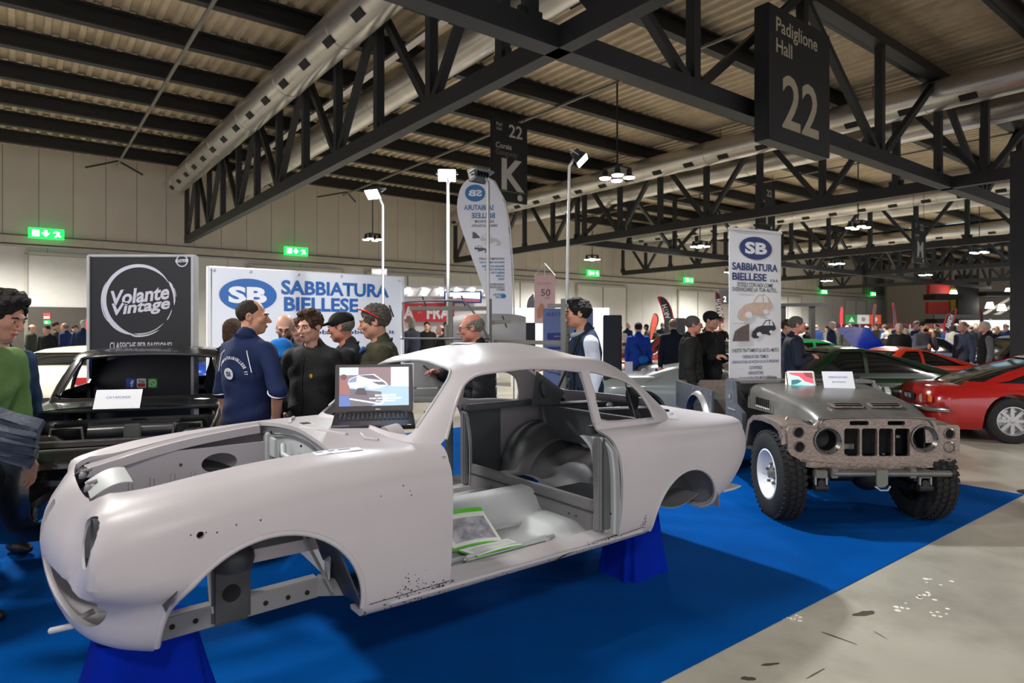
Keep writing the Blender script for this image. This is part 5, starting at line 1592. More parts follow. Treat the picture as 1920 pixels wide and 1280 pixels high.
# tablet, handwritten notice and papers on the bonnet
def onb(px, py, Y): return at(px, py, Y)
tp = at(1505, 729, 5.88)
tb_ = empty('tablet', tp, R(-6), 'white tablet in a cream case showing a red and teal picture on the bonnet', 'tablet')
Tt = Matrix.Rotation(R(-24), 4, 'X')
cream = mat('cream_case', srgb(226, 220, 200), .6)
def tt(mb, M=Tt): mb.v = [tuple(M @ Vector(v)) for v in mb.v]; return mb
tt(MB().prism(rrect(-.12, .12, 0, .175, .012), 'y', -.004, .006)).obj('tablet_body', mat('tablet_white', srgb(232, 230, 226), .4), tb_, bevel=.002)
td = tt(MB().prism([(-.10, .018), (.10, .018), (.10, .157), (-.10, .157)], 'y', -.0056, -.0044)).obj('display', scr('tab_teal', (150, 190, 190)), tb_)
for poly, col, lift in (([(-.10, .157), (.10, .157), (.10, .05), (.03, .07), (-.02, .12), (-.10, .14)], (190, 80, 90), .0008), ([(.02, .157), (.10, .157), (.10, .10), (.04, .12)], (120, 60, 66), .0016), ([(-.10, .03), (-.04, .05), (.0, .075), (-.03, .09), (-.09, .085)], (60, 92, 98), .0016), ([(-.10, .018), (.04, .018), (.0, .04), (-.10, .045)], (96, 170, 168), .0016)):
    flat(poly, scr('tab%d%d%d' % col, col), td, Tt @ face_matrix((0, -.0056 - lift, 0), (1, 0, 0), (0, 0, 1)), 'picture')
MB().add([(-.13, .0, .0), (.13, .0, .0), (.13, .085, .0), (-.13, .085, .0), (-.13, .075, .15), (.13, .075, .15)], [(0, 1, 2, 3), (2, 3, 4, 5), (0, 3, 4), (1, 2, 5)]).obj('stand_case', cream, tb_)
MB().box((0, -.03, .004), (.27, .09, .008)).obj('case_flap', cream, tb_, bevel=.002)
notice(at(1575, 730, 5.75), .27, .17, R(-4), R(-22), 'white handwritten notice about water stripping beside the tablet', [('SVERNICIATURA', .115, .17, .017), ('AD ACQUA', .07, .12, .017)])
for px, py, Y, w_, lab in ((1460, 727, 6.0, .12, 'small white card on the bonnet left of the tablet'), (1588, 735, 5.6, .12, 'small white slip lying before the handwritten notice')):
    p_ = at(px, py, Y)
    o = MB().box((0, 0, 0), (w_, .07, .003)).obj('paper_slip', paper, None, loc=p_, rot=(R(3), 0, R(8)))
    tag(o, lab, 'paper')
p_ = at(1476, 731, 5.9)
o = MB().tube([(-.05, 0, 0), (-.02, .012, .004), (.01, -.008, .002), (.05, .01, .004)], .006, 6).obj('loose_chain', alu, None, smooth=60, loc=p_)
tag(o, 'short metal chain lying on the bonnet left of the tablet', 'chain')

# ---------------------------------------------------------------- black dipped body shell at the left
bk_yaw = R(-22)
bk_dir = Vector((math.sin(bk_yaw), math.cos(bk_yaw), 0))
bk_pos = Vector((-2.37, 3.70, .33))
blackm = mat('black_dip_coat', srgb(17, 17, 18), .22, var=.2, scale=3, coat=.5, spec=.6)
bks = empty('black_car_shell', bk_pos, math.atan2(bk_dir.y, bk_dir.x), 'glossy black dipped coupe shell with open engine bay before the black banner', 'car body')
zs_b = lambda x: sinterp(x, [(0, .56), (.4, .59), (1.2, .63), (1.5, .65), (2.5, .66), (3.9, .58)])
def b_low(i):
    rows = rows_of([(0, .10, 3.80, .70), (.2, .03, 3.86, .755), (.5, 0, 3.9, .775), (.8, .02, 3.88, .77), (.93, .05, 3.85, .735), (1, .10, 3.80, .67)], [0, .1, .2, .35, .5, .65, .8, .88, .93, .97, 1], 9, 7)
    return ring_body(rows, zs_b, lambda x: 0.0, lambda x: .03, n=140, ntop=8, inset=i)
def b_cab(i):
    rows = rows_of([(0, 1.30, 3.30, .68), (.3, 1.45, 3.18, .665), (.6, 1.64, 3.02, .63), (.85, 1.80, 2.86, .585), (.95, 1.88, 2.76, .55), (1, 1.96, 2.66, .50)], [0, .1, .2, .3, .45, .6, .75, .85, .92, .97, 1], 7, 5)
    return ring_body(rows, lambda x: 1.03, lambda x: .56, lambda x: .035, n=120, ntop=6, inset=i)
bsh = b_low(0); boolean(bsh, b_cab(0), 'UNION')
bt = surface_tree(bsh)
bi = b_low(.018); boolean(bi, b_cab(.018), 'UNION')
bc = [bi, cutter(MB().prism(rrect(.10, 1.16, -.58, .58, .10), 'z', .3, 1.0)), cutter(MB().prism(rrect(.5, 3.5, -.60, .60, .05), 'z', -.2, .12)), cutter(MB().prism(rrect(-.35, .35, .12, .42, .05), 'x', -.3, .3))]
bc.append(cutter(MB().prism([tuple(p) for p in spline([(-.575, .69), (-.56, .74), (-.50, .93), (-.45, .985), (0, 1.005), (.45, .985), (.50, .93), (.56, .74), (.575, .69), (0, .685)], 4, True)], 'x', 1.0, 2.1)))
bc.append(cutter(MB().prism(rrect(-.50, .50, .72, .97, .08), 'x', 2.6, 3.6)))
for cx in (.62, 3.0):
    bc.append(cutter(MB().prism(arch_poly(cx, .02, .33, .32, cx - .33, cx + .33, -.1), 'y', -1, 1)))
for s_ in (-1, 1):
    lo, hi = (-1, -.42) if s_ < 0 else (.42, 1)
    bc.append(cutter(MB().prism([(1.62, .70), (1.86, .96), (2.25, .985), (2.28, .70)], 'y', lo, hi)))
    bc.append(cutter(MB().prism([(2.34, .70), (2.34, .975), (2.60, .95), (2.86, .74), (2.84, .70)], 'y', lo, hi)))
    bc.append(cutter(MB().cyl((-.2, s_ * .56, .40), (.25, s_ * .56, .40), .10, 24)))
boolean(bsh, bc)
bsh.name = bsh.data.name = 'shell'; one_mat(bsh, blackm); smooth_mesh(bsh.data, 32); bsh.parent = bks
bp = lambda mb, nm, m=blackm, sm=None, bv=0.0: mb.obj(nm, m, bks, smooth=sm, bevel=bv)
bp(MB().grid(lambda u, v: (1.10 + .05 * math.cos((u - .5) * PI), -.60 + 1.2 * u, .10 + .46 * v), 20, 8, .006), 'bulkhead', blackm, 40)
bp(MB().box((1.20, 0, .62), (.20, 1.16, .015)), 'scuttle_tray', blackm, None, .004)
bp(MB().cyl((1.06, -.28, .47), (1.06, .28, .47), .055, 20), 'heater_drum', mat('satin_black', srgb(44, 44, 46), .3, var=.1), 40)
bp(MB().box((1.0, 0, .47), (.03, .11, .12)), 'drum_strap', mat('satin_grey', srgb(120, 120, 118), .3, metal=.5), None, .01)
for y_ in (-.36, .40):
    bp(MB().box((1.04, y_, .40), (.03, .18, .24)), 'bulkhead_box', blackm, None, .012)
    bp(MB().tube([(.99, y_ - .12, .28), (.99, y_ - .09, .52), (.99, y_ + .09, .52), (.99, y_ + .12, .28)], .010, 6), 'pressed_rib', mat('satin_grey', srgb(120, 120, 118), .3), 50)
for s_ in (-1, 1):
    bp(MB().grid(lambda u, v: (.12 + .98 * u, s_ * (.58 - .10 * v - .05 * math.sin(u * PI)), .54 - .40 * v), 16, 8, .006), 'inner_wing', blackm, 40)
    bp(MB().lathe([(.15, -.10), (.14, .02), (.09, .06), (.03, .07), (0, .07)], 24, Matrix.Translation((.62, s_ * .46, .46))), 'strut_dome', blackm, 40)
    bp(MB().bar((.05, s_ * .36, .16), (1.2, s_ * .36, .12), .07, .09), 'chassis_rail', blackm, None, .006)
    bp(MB().tube([(.12, s_ * .56, .575), (.5, s_ * .57, .595), (1.14, s_ * .575, .625)], .012, 6), 'bonnet_channel', blackm, 50)
bp(MB().box((.09, 0, .545), (.08, 1.16, .035)), 'front_rail', mat('brown_black_rail', srgb(44, 40, 36), .25, coat=.3), None, .010)
bp(MB().box((.22, 0, .30), (.03, .80, .03)), 'cross_brace', blackm)
for k, (x_, y_, z_) in enumerate(((.30, .10, .24), (.38, -.18, .22), (.46, .22, .20), (.30, -.30, .26), (.55, .0, .18))):
    bp(MB().tube([(x_, y_ - .12, z_), (x_ + .03, y_, z_ + .04), (x_, y_ + .14, z_ + .01)], .018, 8).box((x_ + .05, y_, z_ - .02), (.10, .08, .06)), 'front_bracket', blackm, 40)
wsb = []
for y, z in [tuple(p) for p in spline([(-.565, .70), (-.555, .74), (-.495, .93), (-.445, .978), (0, .998), (.445, .978), (.495, .93), (.555, .74), (.565, .70)], 5)]:
    h = bt.ray_cast(Vector((.9, y, z)), Vector((1, 0, 0)))
    if h[0] and h[0].x < 2.2: wsb.append((h[0].x + .006, y, z))
bp(MB().tube(wsb, .014, 8), 'windscreen_channel', mat('black_gloss_edge', srgb(70, 70, 70), .18, metal=.6), 60)
bp(MB().box((1.62, 0, .60), (.06, 1.2, .10)), 'dashboard', blackm, None, .02)
bp(MB().box((3.0, 0, .62), (.5, 1.15, .02)), 'parcel_shelf', blackm, None, .004)
for s_ in (-1, 1):
    for x_ in (.75, 3.0):
        bp(MB().prism([(s_ * .28 - .09, -.30), (s_ * .28 + .09, -.30), (s_ * .28 + .05, .12), (s_ * .28 - .05, .12)], 'x', x_ - .10, x_ + .10), 'support_trestle', steel, None, .006)
cat_p = at(218, 766, 4.42)
notice(cat_p, .29, .145, R(14), R(-30), 'white sheet reading Cataforesi standing in the bay of the black shell', [('CATAFORESI', .085, .15, .018)])
o = MB().box((0, 0, 0), (.09, .06, .002)).obj('paper_slip', paper, None, loc=at(379, 747, 4.66), rot=(0, 0, R(-20))); tag(o, 'small white slip on the right wing of the black shell', 'paper')
# ---------------------------------------------------------------- classic cars on the other stands
glass_m = mat('dark_car_glass', srgb(20, 24, 26), .08, var=.2, spec=.7, coat=.3)
chrome = mat('chrome', srgb(200, 200, 200), .14, metal=.95, var=.05)
lens_r = mat('red_lens', srgb(170, 26, 18), .2, coat=.4)
lens_o = mat('orange_lens', srgb(220, 110, 30), .2, coat=.4)
lens_w = mat('lamp_glass', srgb(215, 215, 210), .12, metal=.4)
plate_m = mat('number_plate', srgb(24, 24, 26), .5)
def paint(name, rgb, rough=.22): return mat(name, srgb(*rgb), rough, var=.06, scale=2, coat=.8, spec=.6)
def make_car(label, paint_m, pos, dirv, L=4.2, W=1.6, H=1.28, hood=.72, belt=.82, deck=.80, ws0=.30, ws1=.44, rw1=.72, rw0=.90, wr=.31, fa=.17, ra=.80, rim=chrome, style='spoke', nf=8, nr=8, tail_cut=0.0, rear_lamps=True, bonnet_up=False, hw=None):
    """saloon or coupe; x runs from nose to tail, fractions of the length for the glass"""
    root = empty('classic_car', pos, math.atan2(dirv[1], dirv[0]), label, 'car')
    zb, w2 = .17, W / 2
    zs = lambda x: sinterp(x, [(0, hood - .08), (L * .06, hood - .03), (L * ws0, belt - .01), (L * .55, belt), (L * rw0, deck + .01), (L, deck - .03)])
    rows = rows_of([(0, .10, L - .10, w2 - .08), (.2, .04, L - .05, w2 - .02), (.5, 0, L, w2), (.75, .02, L - .01 + tail_cut, w2 - .01), (.9, .06, L - .04 + tail_cut, w2 - .05), (1, .13, L - .09 + tail_cut, w2 - .14)], [0, .1, .2, .35, .5, .65, .78, .87, .94, 1], nf, nr)
    body = ring_body(rows, zs, lambda x: zb, lambda x: .025, n=96, ntop=6, nbot=3)
    cs = []
    for fx in (fa, ra):
        for lo, hi in ((-w2 - .2, -w2 + .24), (w2 - .24, w2 + .2)):
            cs.append(cutter(MB().prism(arch_poly(L * fx, wr, wr + .05, wr + .06, L * fx - wr - .05, L * fx + wr + .05, -.2, 16), 'y', lo, hi)))
    boolean_safe(body, cs)
    body.name = body.data.name = 'body'; one_mat(body, paint_m); smooth_mesh(body.data, 35); body.parent = root
    zc0 = belt - .10
    x0, x1, x2, x3 = L * ws0, L * ws1, L * rw1, L * rw0
    hr = H - .04
    crow = [(0, x0 - .12, x3 + .08, w2 - .07), (.25, x0 + (x1 - x0) * .18, x3 - (x3 - x2) * .15, w2 - .10), (.6, x0 + (x1 - x0) * .55, x3 - (x3 - x2) * .52, w2 - .155), (.88, x0 + (x1 - x0) * .92, x3 - (x3 - x2) * .90, w2 - .22), (1, x1 + .10, x2 - .10, w2 - .32)]
    ts_ = [0, .12, .25, .42, .6, .75, .88, .95, 1]
    def cab(i): return ring_body(rows_of(crow, ts_, 7, 5), lambda x: hr, lambda x: zc0, lambda x: .045, n=80, ntop=5, nbot=2, inset=i)
    roof = cab(0); glass = cab(.014)
    inn = cab(.018)
    cs = [inn]
    zg0, zg1 = belt + .045, H - .085
    fz = lambda z: (z - zc0) / (hr - zc0)
    yw = lambda z: interp(fz(z), [(r_[0], r_[3]) for r_ in crow])
    cs.append(cutter(MB().prism([(-yw(zg0) + .07, zg0), (-yw(zg1) + .06, zg1), (yw(zg1) - .06, zg1), (yw(zg0) - .07, zg0)], 'x', x0 - .5, x1 + .12)))
    cs.append(cutter(MB().prism([(-yw(zg0) + .08, zg0), (-yw(zg1) + .07, zg1), (yw(zg1) - .07, zg1), (yw(zg0) - .08, zg0)], 'x', x2 - .10, x3 + .6)))
    fxl = lambda z: interp(fz(z), [(r_[0], r_[1]) for r_ in crow]); fxr = lambda z: interp(fz(z), [(r_[0], r_[2]) for r_ in crow])
    mid = (x1 + x2) / 2 + .12
    pts_f = [(fxl(zg0) + .20, zg0), (fxl(zg1) + .16, zg1), (mid - .03, zg1 + .005), (mid - .03, zg0)]
    pts_r = [(mid + .03, zg0), (mid + .03, zg1 + .005), (fxr(zg1) - .14, zg1 - .01), (fxr(zg0 + .08) - .24, zg0 + .03), (fxr(zg0) - .30, zg0)]
    for s_ in (-1, 1):
        lo, hi = (-w2 - .2, -w2 + .42) if s_ < 0 else (w2 - .42, w2 + .2)
        cs.append(cutter(MB().prism(pts_f, 'y', lo, hi))); cs.append(cutter(MB().prism(pts_r, 'y', lo, hi)))
    boolean_safe(roof, cs)
    roof.name = roof.data.name = 'roof_and_pillars'; one_mat(roof, paint_m); smooth_mesh(roof.data, 35); roof.parent = root
    glass.name = glass.data.name = 'window_glass'; one_mat(glass, glass_m); smooth_mesh(glass.data, 60); glass.parent = root
    for fx in (fa, ra):
        for s_ in (-1, 1):
            wv = wheel(root, (L * fx, s_ * (w2 - .12), wr), wr, .18, wr * .64, rim, style, -1)
            wv.rotation_euler = (0, 0, R(90) if s_ < 0 else R(-90))
    for x_, nm in ((.0, 'front_bumper'), (L, 'rear_bumper')):
        sg = -1 if x_ == 0 else 1
        MB().tube([(x_ - sg * .22, -w2 - .01, .44), (x_ + sg * .02, -w2 + .10, .44), (x_ + sg * .055, -w2 * .45, .44), (x_ + sg * .06, 0, .44), (x_ + sg * .055, w2 * .45, .44), (x_ + sg * .02, w2 - .10, .44), (x_ - sg * .22, w2 + .01, .44)], .035, 8).obj(nm, chrome, root, smooth=60)
    for s_ in (-1, 1):
        MB().lathe([(0, .03), (.06, .025), (.085, 0), (.085, -.05)], 20, Matrix.Translation((.03, s_ * (w2 - .22), hood - .17)) @ Matrix.Rotation(R(-90), 4, 'Y')).obj('headlamp', lens_w, root, smooth=40)
        if rear_lamps:
            MB().box((L - .005, s_ * (w2 - .22), deck - .16), (.04, .20, .10)).obj('tail_lamp', lens_r, root, bevel=.012)
            MB().box((L - .02, s_ * (w2 - .09), deck - .16), (.04, .06, .10)).obj('turn_lamp', lens_o, root, bevel=.012)
        h_ = MB().box((L * .50, s_ * (w2 - .02), belt - .10), (.14, .04, .025)).obj('door_handle', chrome, root, bevel=.006)
        MB().bar((L * ws0, s_ * (w2 - .005), .40), (L * .66, s_ * (w2 - .005), .40), .012, .03).obj('sill_trim', chrome, root)
        MB().bar((L * .42, s_ * (w2 + .002), zb + .1), (L * .42, s_ * (w2 + .001), belt - .09), .004, .006).obj('door_gap', hole_black, root)
    MB().box((L + .01, 0, .56), (.02, .42, .11)).obj('number_plate', plate_m, root, bevel=.004)
    MB().box((.0, 0, hood - .20), (.04, W * .42, .12)).obj('grille', plate_m, root, bevel=.01)
    if bonnet_up:
        b_ = MB().grid(lambda u, v: (L * ws0 - .05 - 1.0 * v * .72, (-.62 + 1.24 * u), belt + .02 + .72 * v + .03 * math.sin(PI * u)), 12, 8, .015).obj('raised_bonnet', paint_m, root, smooth=40)
        MB().bar((L * .12, .5, hood), (L * .14, .5, belt + .55), .012, .012).obj('bonnet_stay', steel, b_)
    return root
X_ = lambda px, Y: (px - CX) / FPX * Y
red = make_car('red fastback coupe with silver wheels at the right edge', paint('glossy_red', (170, 22, 20)), (X_(1740, 8.72) + 4.05 * .97 + .25, 8.72 - 4.05 * .24 + .80, 0), (-.97, .24), L=4.05, W=1.6, H=1.20, hood=.66, belt=.76, deck=.74, ws0=.30, ws1=.45, rw1=.62, rw0=.93, wr=.305, ra=.755, rim=mat('silver_wheel', srgb(190, 190, 190), .3, metal=.6), nr=9)
for s_ in (-1, 1):
    for k, m_ in ((.20, lens_r), (.33, lens_w)):
        MB().lathe([(0, .02), (.055, .015), (.065, 0), (.065, -.03)], 18, Matrix.Translation((4.05, s_ * (.8 - k), .56)) @ Matrix.Rotation(R(90), 4, 'Y')).obj('round_tail_lamp', m_, red, smooth=40)
fit('MI F6', .26, .075, white_ink, red, face_matrix((4.05 + .025, 0, .56), (0, 1, 0), (0, 0, 1)), bold=.02)
make_car('dark green fastback coupe behind the off-roader notice', paint('dark_green', (14, 48, 28)), (3.3, 10.9, 0), (1, -.05), L=4.3, W=1.7, H=1.25, hood=.70, belt=.80, deck=.78, ws1=.42, rw1=.60, rw0=.95)
make_car('orange red low coupe between the green and the red car', paint('orange_red', (205, 52, 26)), (5.9, 13.2, 0), (1, .05), L=4.0, W=1.6, H=1.17, hood=.66, belt=.76, deck=.74, rw1=.60, rw0=.93)
make_car('silver coupe in profile behind the couple with papers', paint('silver_grey', (150, 148, 138), .3), (X_(1186, 13.1), 13.0, 0), (1, .06), L=4.5, W=1.68, H=1.36, hood=.86, belt=.93, deck=.95, ws0=.36, ws1=.46, rw1=.72, rw0=.83, wr=.32, fa=.135, ra=.74, rim=mat('pale_wheel', srgb(180, 178, 168), .4), style='spoke')
make_car('pale silver sports car with nose towards the red coupe', paint('pale_silver', (150, 158, 154), .25), (X_(1636, 9.1), 9.0, 0), (-1, .25), L=4.0, W=1.6, H=1.05, hood=.86, belt=.88, deck=.84, ws0=.45, ws1=.55, rw1=.7, rw0=.85)
make_car('cream coupe seen from behind at the left', paint('cream_white', (222, 214, 192), .3), (X_(72, 8.6) - .9, 12.4, 0), (.22, -.975), L=3.95, W=1.62, H=1.27, hood=.74, belt=.92, deck=.99, ws0=.30, ws1=.42, rw1=.70, rw0=.88, nr=7)
make_car('bright blue car behind the cream coupe', paint('bright_blue', (20, 70, 175)), (X_(85, 13.5), 13.0, 0), (1, .1), L=4.0, W=1.6, H=1.32)
make_car('dark red car behind the woman in the blue coat', paint('dark_red', (120, 16, 16)), (X_(1150, 17), 17, 0), (1, .15), L=4.1, W=1.65, H=1.30)
make_car('maroon car half hidden by the black loudspeakers', paint('maroon', (96, 12, 18)), (X_(1130, 21), 21.4, 0), (1, .1), L=4.2, W=1.65, H=1.35)
make_car('bright green car left of the roll-up banner', paint('mint_green', (20, 150, 84)), (X_(1318, 15.5), 15.5, 0), (1, -.2), L=3.9, W=1.55, H=1.30)
make_car('bright blue car with its bonnet raised behind the orange car', paint('racing_blue', (14, 62, 190)), (X_(1570, 17.5), 17.5, 0), (1, .2), L=4.1, W=1.65, H=1.34, bonnet_up=True)
make_car('dark navy car behind the man in the grey sweater', paint('navy_paint', (16, 26, 60)), (X_(1735, 16), 16, 0), (1, -.1), L=4.3, W=1.7, H=1.38)
make_car('bright blue car at the far right above the red coupe', paint('mid_blue', (18, 66, 180)), (X_(1830, 13.8), 13.8, 0), (1, .1), L=4.4, W=1.7, H=1.36)
# ---------------------------------------------------------------- figures: smooth blends of tapered limbs, meshed with surface nets
class Field:
    def __init__(s): s.p = []
    def cap(s, a, b, ra, rb, k=.02, op=1):
        s.p.append(('c', np.array(a, float), np.array(b, float), ra, rb, k, op)); return s
    def ell(s, c, r, k=.02, op=1, Rm=None):
        s.p.append(('e', np.array(c, float), np.array(r, float), Rm, 0, k, op)); return s
    @staticmethod
    def dist(q, P):
        if q[0] == 'c':
            a, b, ra, rb = q[1:5]
            ba = b - a
            h = np.clip(((P - a) @ ba) / max(ba @ ba, 1e-9), 0, 1)
            return np.linalg.norm(P - a - h[:, None] * ba, axis=1) - (ra + (rb - ra) * h)
        c, r, Rm = q[1:4]
        L = P - c
        if Rm is not None: L = L @ Rm
        k0 = np.linalg.norm(L / r, axis=1)
        k1 = np.linalg.norm(L / (r * r), axis=1)
        return np.where(k1 > 1e-9, k0 * (k0 - 1) / np.maximum(k1, 1e-9), -r.min())
    def bounds(s):
        lo, hi = np.full(3, 9.), np.full(3, -9.)
        for q in s.p:
            if q[6] < 0: continue
            if q[0] == 'c':
                m = max(q[3], q[4]) + .02
                lo = np.minimum(lo, np.minimum(q[1], q[2]) - m); hi = np.maximum(hi, np.maximum(q[1], q[2]) + m)
            else:
                m = q[2].max() + .02
                lo = np.minimum(lo, q[1] - m); hi = np.maximum(hi, q[1] + m)
        return lo, hi
    def mesh(s, h, noise=0.0, nscale=1.0, zcut=None, cuts=(), quilt=0.0):
        lo, hi = s.bounds()
        B = 8
        nb = np.ceil((hi - lo) / (h * B)).astype(int) + 1
        dims = nb * B
        G = np.full(dims, 1.0, np.float32)
        bi = np.stack(np.meshgrid(*[np.arange(n) for n in nb], indexing='ij'), -1).reshape(-1, 3)
        cen = lo + (bi + .5) * B * h
        rad = B * h * .87
        off = np.stack(np.meshgrid(*[np.arange(B)] * 3, indexing='ij'), -1).reshape(-1, 3) * h
        dc = np.full(len(cen), 9.0)
        near = []
        for q in s.p:
            d = s.dist(q, cen)
            near.append(d)
            if q[6] > 0: dc = np.minimum(dc, d)
        act = np.abs(dc) < rad + .05
        D = np.full((act.sum(), B ** 3), 9.0)
        pts0 = lo + bi[act] * B * h
        for q, d in zip(s.p, near):
            m = d[act] < rad + .06
            if not m.any(): continue
            P = (pts0[m][:, None, :] + off[None]).reshape(-1, 3)
            dd = s.dist(q, P).reshape(-1, B ** 3)
            k = q[5]
            if q[6] > 0:
                o = D[m]
                hh = np.maximum(k - np.abs(o - dd), 0) / k
                D[m] = np.minimum(o, dd) - hh * hh * k * .25
            else:
                o = D[m]
                hh = np.maximum(k - np.abs(o + dd), 0) / k
                D[m] = np.maximum(o, -dd) + hh * hh * k * .25
        if noise or cuts:
            P = (pts0[:, None, :] + off[None])
            if quilt: D += quilt * (1 - np.abs(np.sin(P[..., 2] * 42)) ** .5)
            if noise:
                x, y, z = P[..., 0] * nscale, P[..., 1] * nscale, P[..., 2] * nscale
                D += noise * (np.sin(x * 31 + 3 * np.sin(z * 23)) * np.sin(z * 27 + 2 * np.sin(y * 19)) + .6 * np.sin(y * 41 + z * 17 + 2 * np.sin(x * 29)))
            for n, c in cuts:      # keep the side n.p < c
                D = np.maximum(D, P @ np.array(n, float) - c)
        for (i, j, k_), v in zip(bi[act], D):
            G[i * B:(i + 1) * B, j * B:(j + 1) * B, k_ * B:(k_ + 1) * B] = v.reshape(B, B, B)
        ins = (dc < 0) & ~act
        for (i, j, k_) in bi[ins]:
            G[i * B:(i + 1) * B, j * B:(j + 1) * B, k_ * B:(k_ + 1) * B] = -1
        G[0] = G[-1] = 1; G[:, 0] = G[:, -1] = 1; G[:, :, 0] = G[:, :, -1] = 1
        # surface nets
        S = G < 0
        c8 = [(a, b, c) for a in (0, 1) for b in (0, 1) for c in (0, 1)]
        nx, ny, nz = dims - 1
        cnt = np.zeros((nx, ny, nz), np.int8)
        for a, b, c in c8: cnt += S[a:a + nx, b:b + ny, c:c + nz]
        cell = np.argwhere((cnt > 0) & (cnt < 8))
        idx = np.full((nx, ny, nz), -1, np.int64)
        idx[tuple(cell.T)] = np.arange(len(cell))
        acc = np.zeros((len(cell), 3)); nacc = np.zeros(len(cell))
        val = {c: G[cell[:, 0] + c[0], cell[:, 1] + c[1], cell[:, 2] + c[2]] for c in c8}
        for a in c8:
            for ax in range(3):
                if a[ax] == 0:
                    b = list(a); b[ax] = 1; b = tuple(b)
                    va, vb = val[a], val[b]
                    m = (va < 0) != (vb < 0)
                    t = np.clip(va[m] / (va[m] - vb[m]), 0, 1)
                    p = np.array(a, float)[None].repeat(m.sum(), 0)
                    p[:, ax] = t
                    acc[m] += p; nacc[m] += 1
        V = lo + (cell + acc / nacc[:, None]) * h
        F = []
        for ax in range(3):
            sl0 = [slice(None)] * 3; sl1 = [slice(None)] * 3
            sl0[ax] = slice(0, -1); sl1[ax] = slice(1, None)
            d = S[tuple(sl0)] != S[tuple(sl1)]
            e = np.argwhere(d)
            u, v = [(1, 2), (2, 0), (0, 1)][ax]
            ok = (e[:, u] > 0) & (e[:, v] > 0) & (e[:, u] < dims[u] - 1) & (e[:, v] < dims[v] - 1)
            e = e[ok]
            ids = []
            for du, dv in ((1, 1), (0, 1), (0, 0), (1, 0)):
                q = e.copy(); q[:, u] -= du; q[:, v] -= dv
                ids.append(idx[q[:, 0], q[:, 1], q[:, 2]])
            Q = np.stack(ids, 1)
            fl_ = ~S[e[:, 0], e[:, 1], e[:, 2]]
            Q[fl_] = Q[fl_][:, ::-1]
            F.append(Q)
        F = np.concatenate(F)
        return V, F[(F >= 0).all(1)]

def fast_mesh(name, V, F, smooth=True):
    me = bpy.data.meshes.new(name)
    me.vertices.add(len(V)); me.vertices.foreach_set('co', V.astype(np.float32).ravel())
    me.loops.add(len(F) * 4); me.loops.foreach_set('vertex_index', F.astype(np.int32).ravel())
    me.polygons.add(len(F)); me.polygons.foreach_set('loop_start', np.arange(0, len(F) * 4, 4, dtype=np.int32))
    if smooth: me.polygons.foreach_set('use_smooth', np.ones(len(F), bool))
    me.update(calc_edges=True)
    return me

def rotz(a): return np.array([[math.cos(a), -math.sin(a), 0], [math.sin(a), math.cos(a), 0], [0, 0, 1]])
def rotx(a): return np.array([[1, 0, 0], [0, math.cos(a), -math.sin(a)], [0, math.sin(a), math.cos(a)]])
SKINS = {'fair': mat('skin_fair', srgb(206, 158, 136), .5, var=.06, scale=18, spec=.35), 'warm': mat('skin_warm', srgb(188, 138, 112), .5, var=.06, scale=18, spec=.35), 'ruddy': mat('skin_ruddy', srgb(196, 132, 112), .5, var=.08, scale=18, spec=.35)}
eye_w = mat('eye_white', srgb(205, 198, 190), .3); eye_d = mat('eye_dark', srgb(38, 26, 20), .25); brow_m = mat('brow_hair', srgb(42, 32, 26), .8); lip_m = mat('lip', srgb(158, 92, 84), .5)
def cloth(name, rgb, rough=.85, bump=.2): return mat('cloth_' + name, srgb(*rgb), rough, var=.16, scale=9, bump=bump, bscale=70, spec=.25)
def hairm(name, rgb): return mat('hair_' + name, srgb(*rgb), .75, var=.45, scale=70, bump=.8, bscale=90, spec=.3)

def hand_prims(f, w, d, n, side, curl, s=1.0):
    """w wrist, d direction of the fingers, n palm normal, side = +-1 says where the thumb goes"""
    d = d / np.linalg.norm(d); n = n - d * (n @ d); n = n / np.linalg.norm(n)
    t = np.cross(d, n) * side
    f.cap(w - d * .02, w + d * .02, .027, .026, .02)
    f.ell(w + d * .055, (.040, .017, .052), .015, 1, np.stack([t, n, d], 1))
    for i, (o, L, r) in enumerate(((.030, .074, .0088), (.010, .084, .0092), (-.010, .078, .0088), (-.029, .060, .0080))):
        p = w + d * (.092 - .005 * abs(i - 1)) + t * o
        a = 0.15
        dirv = d.copy()
        for sgm, fr in enumerate((.45, .32, .23)):
            a += curl * (.75, .8, .55)[sgm]
            dirv = d * math.cos(a) + n * math.sin(a)
            q = p + dirv * L * fr
            f.cap(p, q, r * (1 - .07 * sgm), r * (.93 - .09 * sgm), .006)
            p = q
    p = w + d * .028 + t * .032
    q = p + (d * .6 + t * .6 + n * .35) * .040
    f.cap(p, q, .0125, .0105, .012)
    f.cap(q, q + (d * .85 + t * .1 + n * .45) * .034, .0105, .0082, .006)

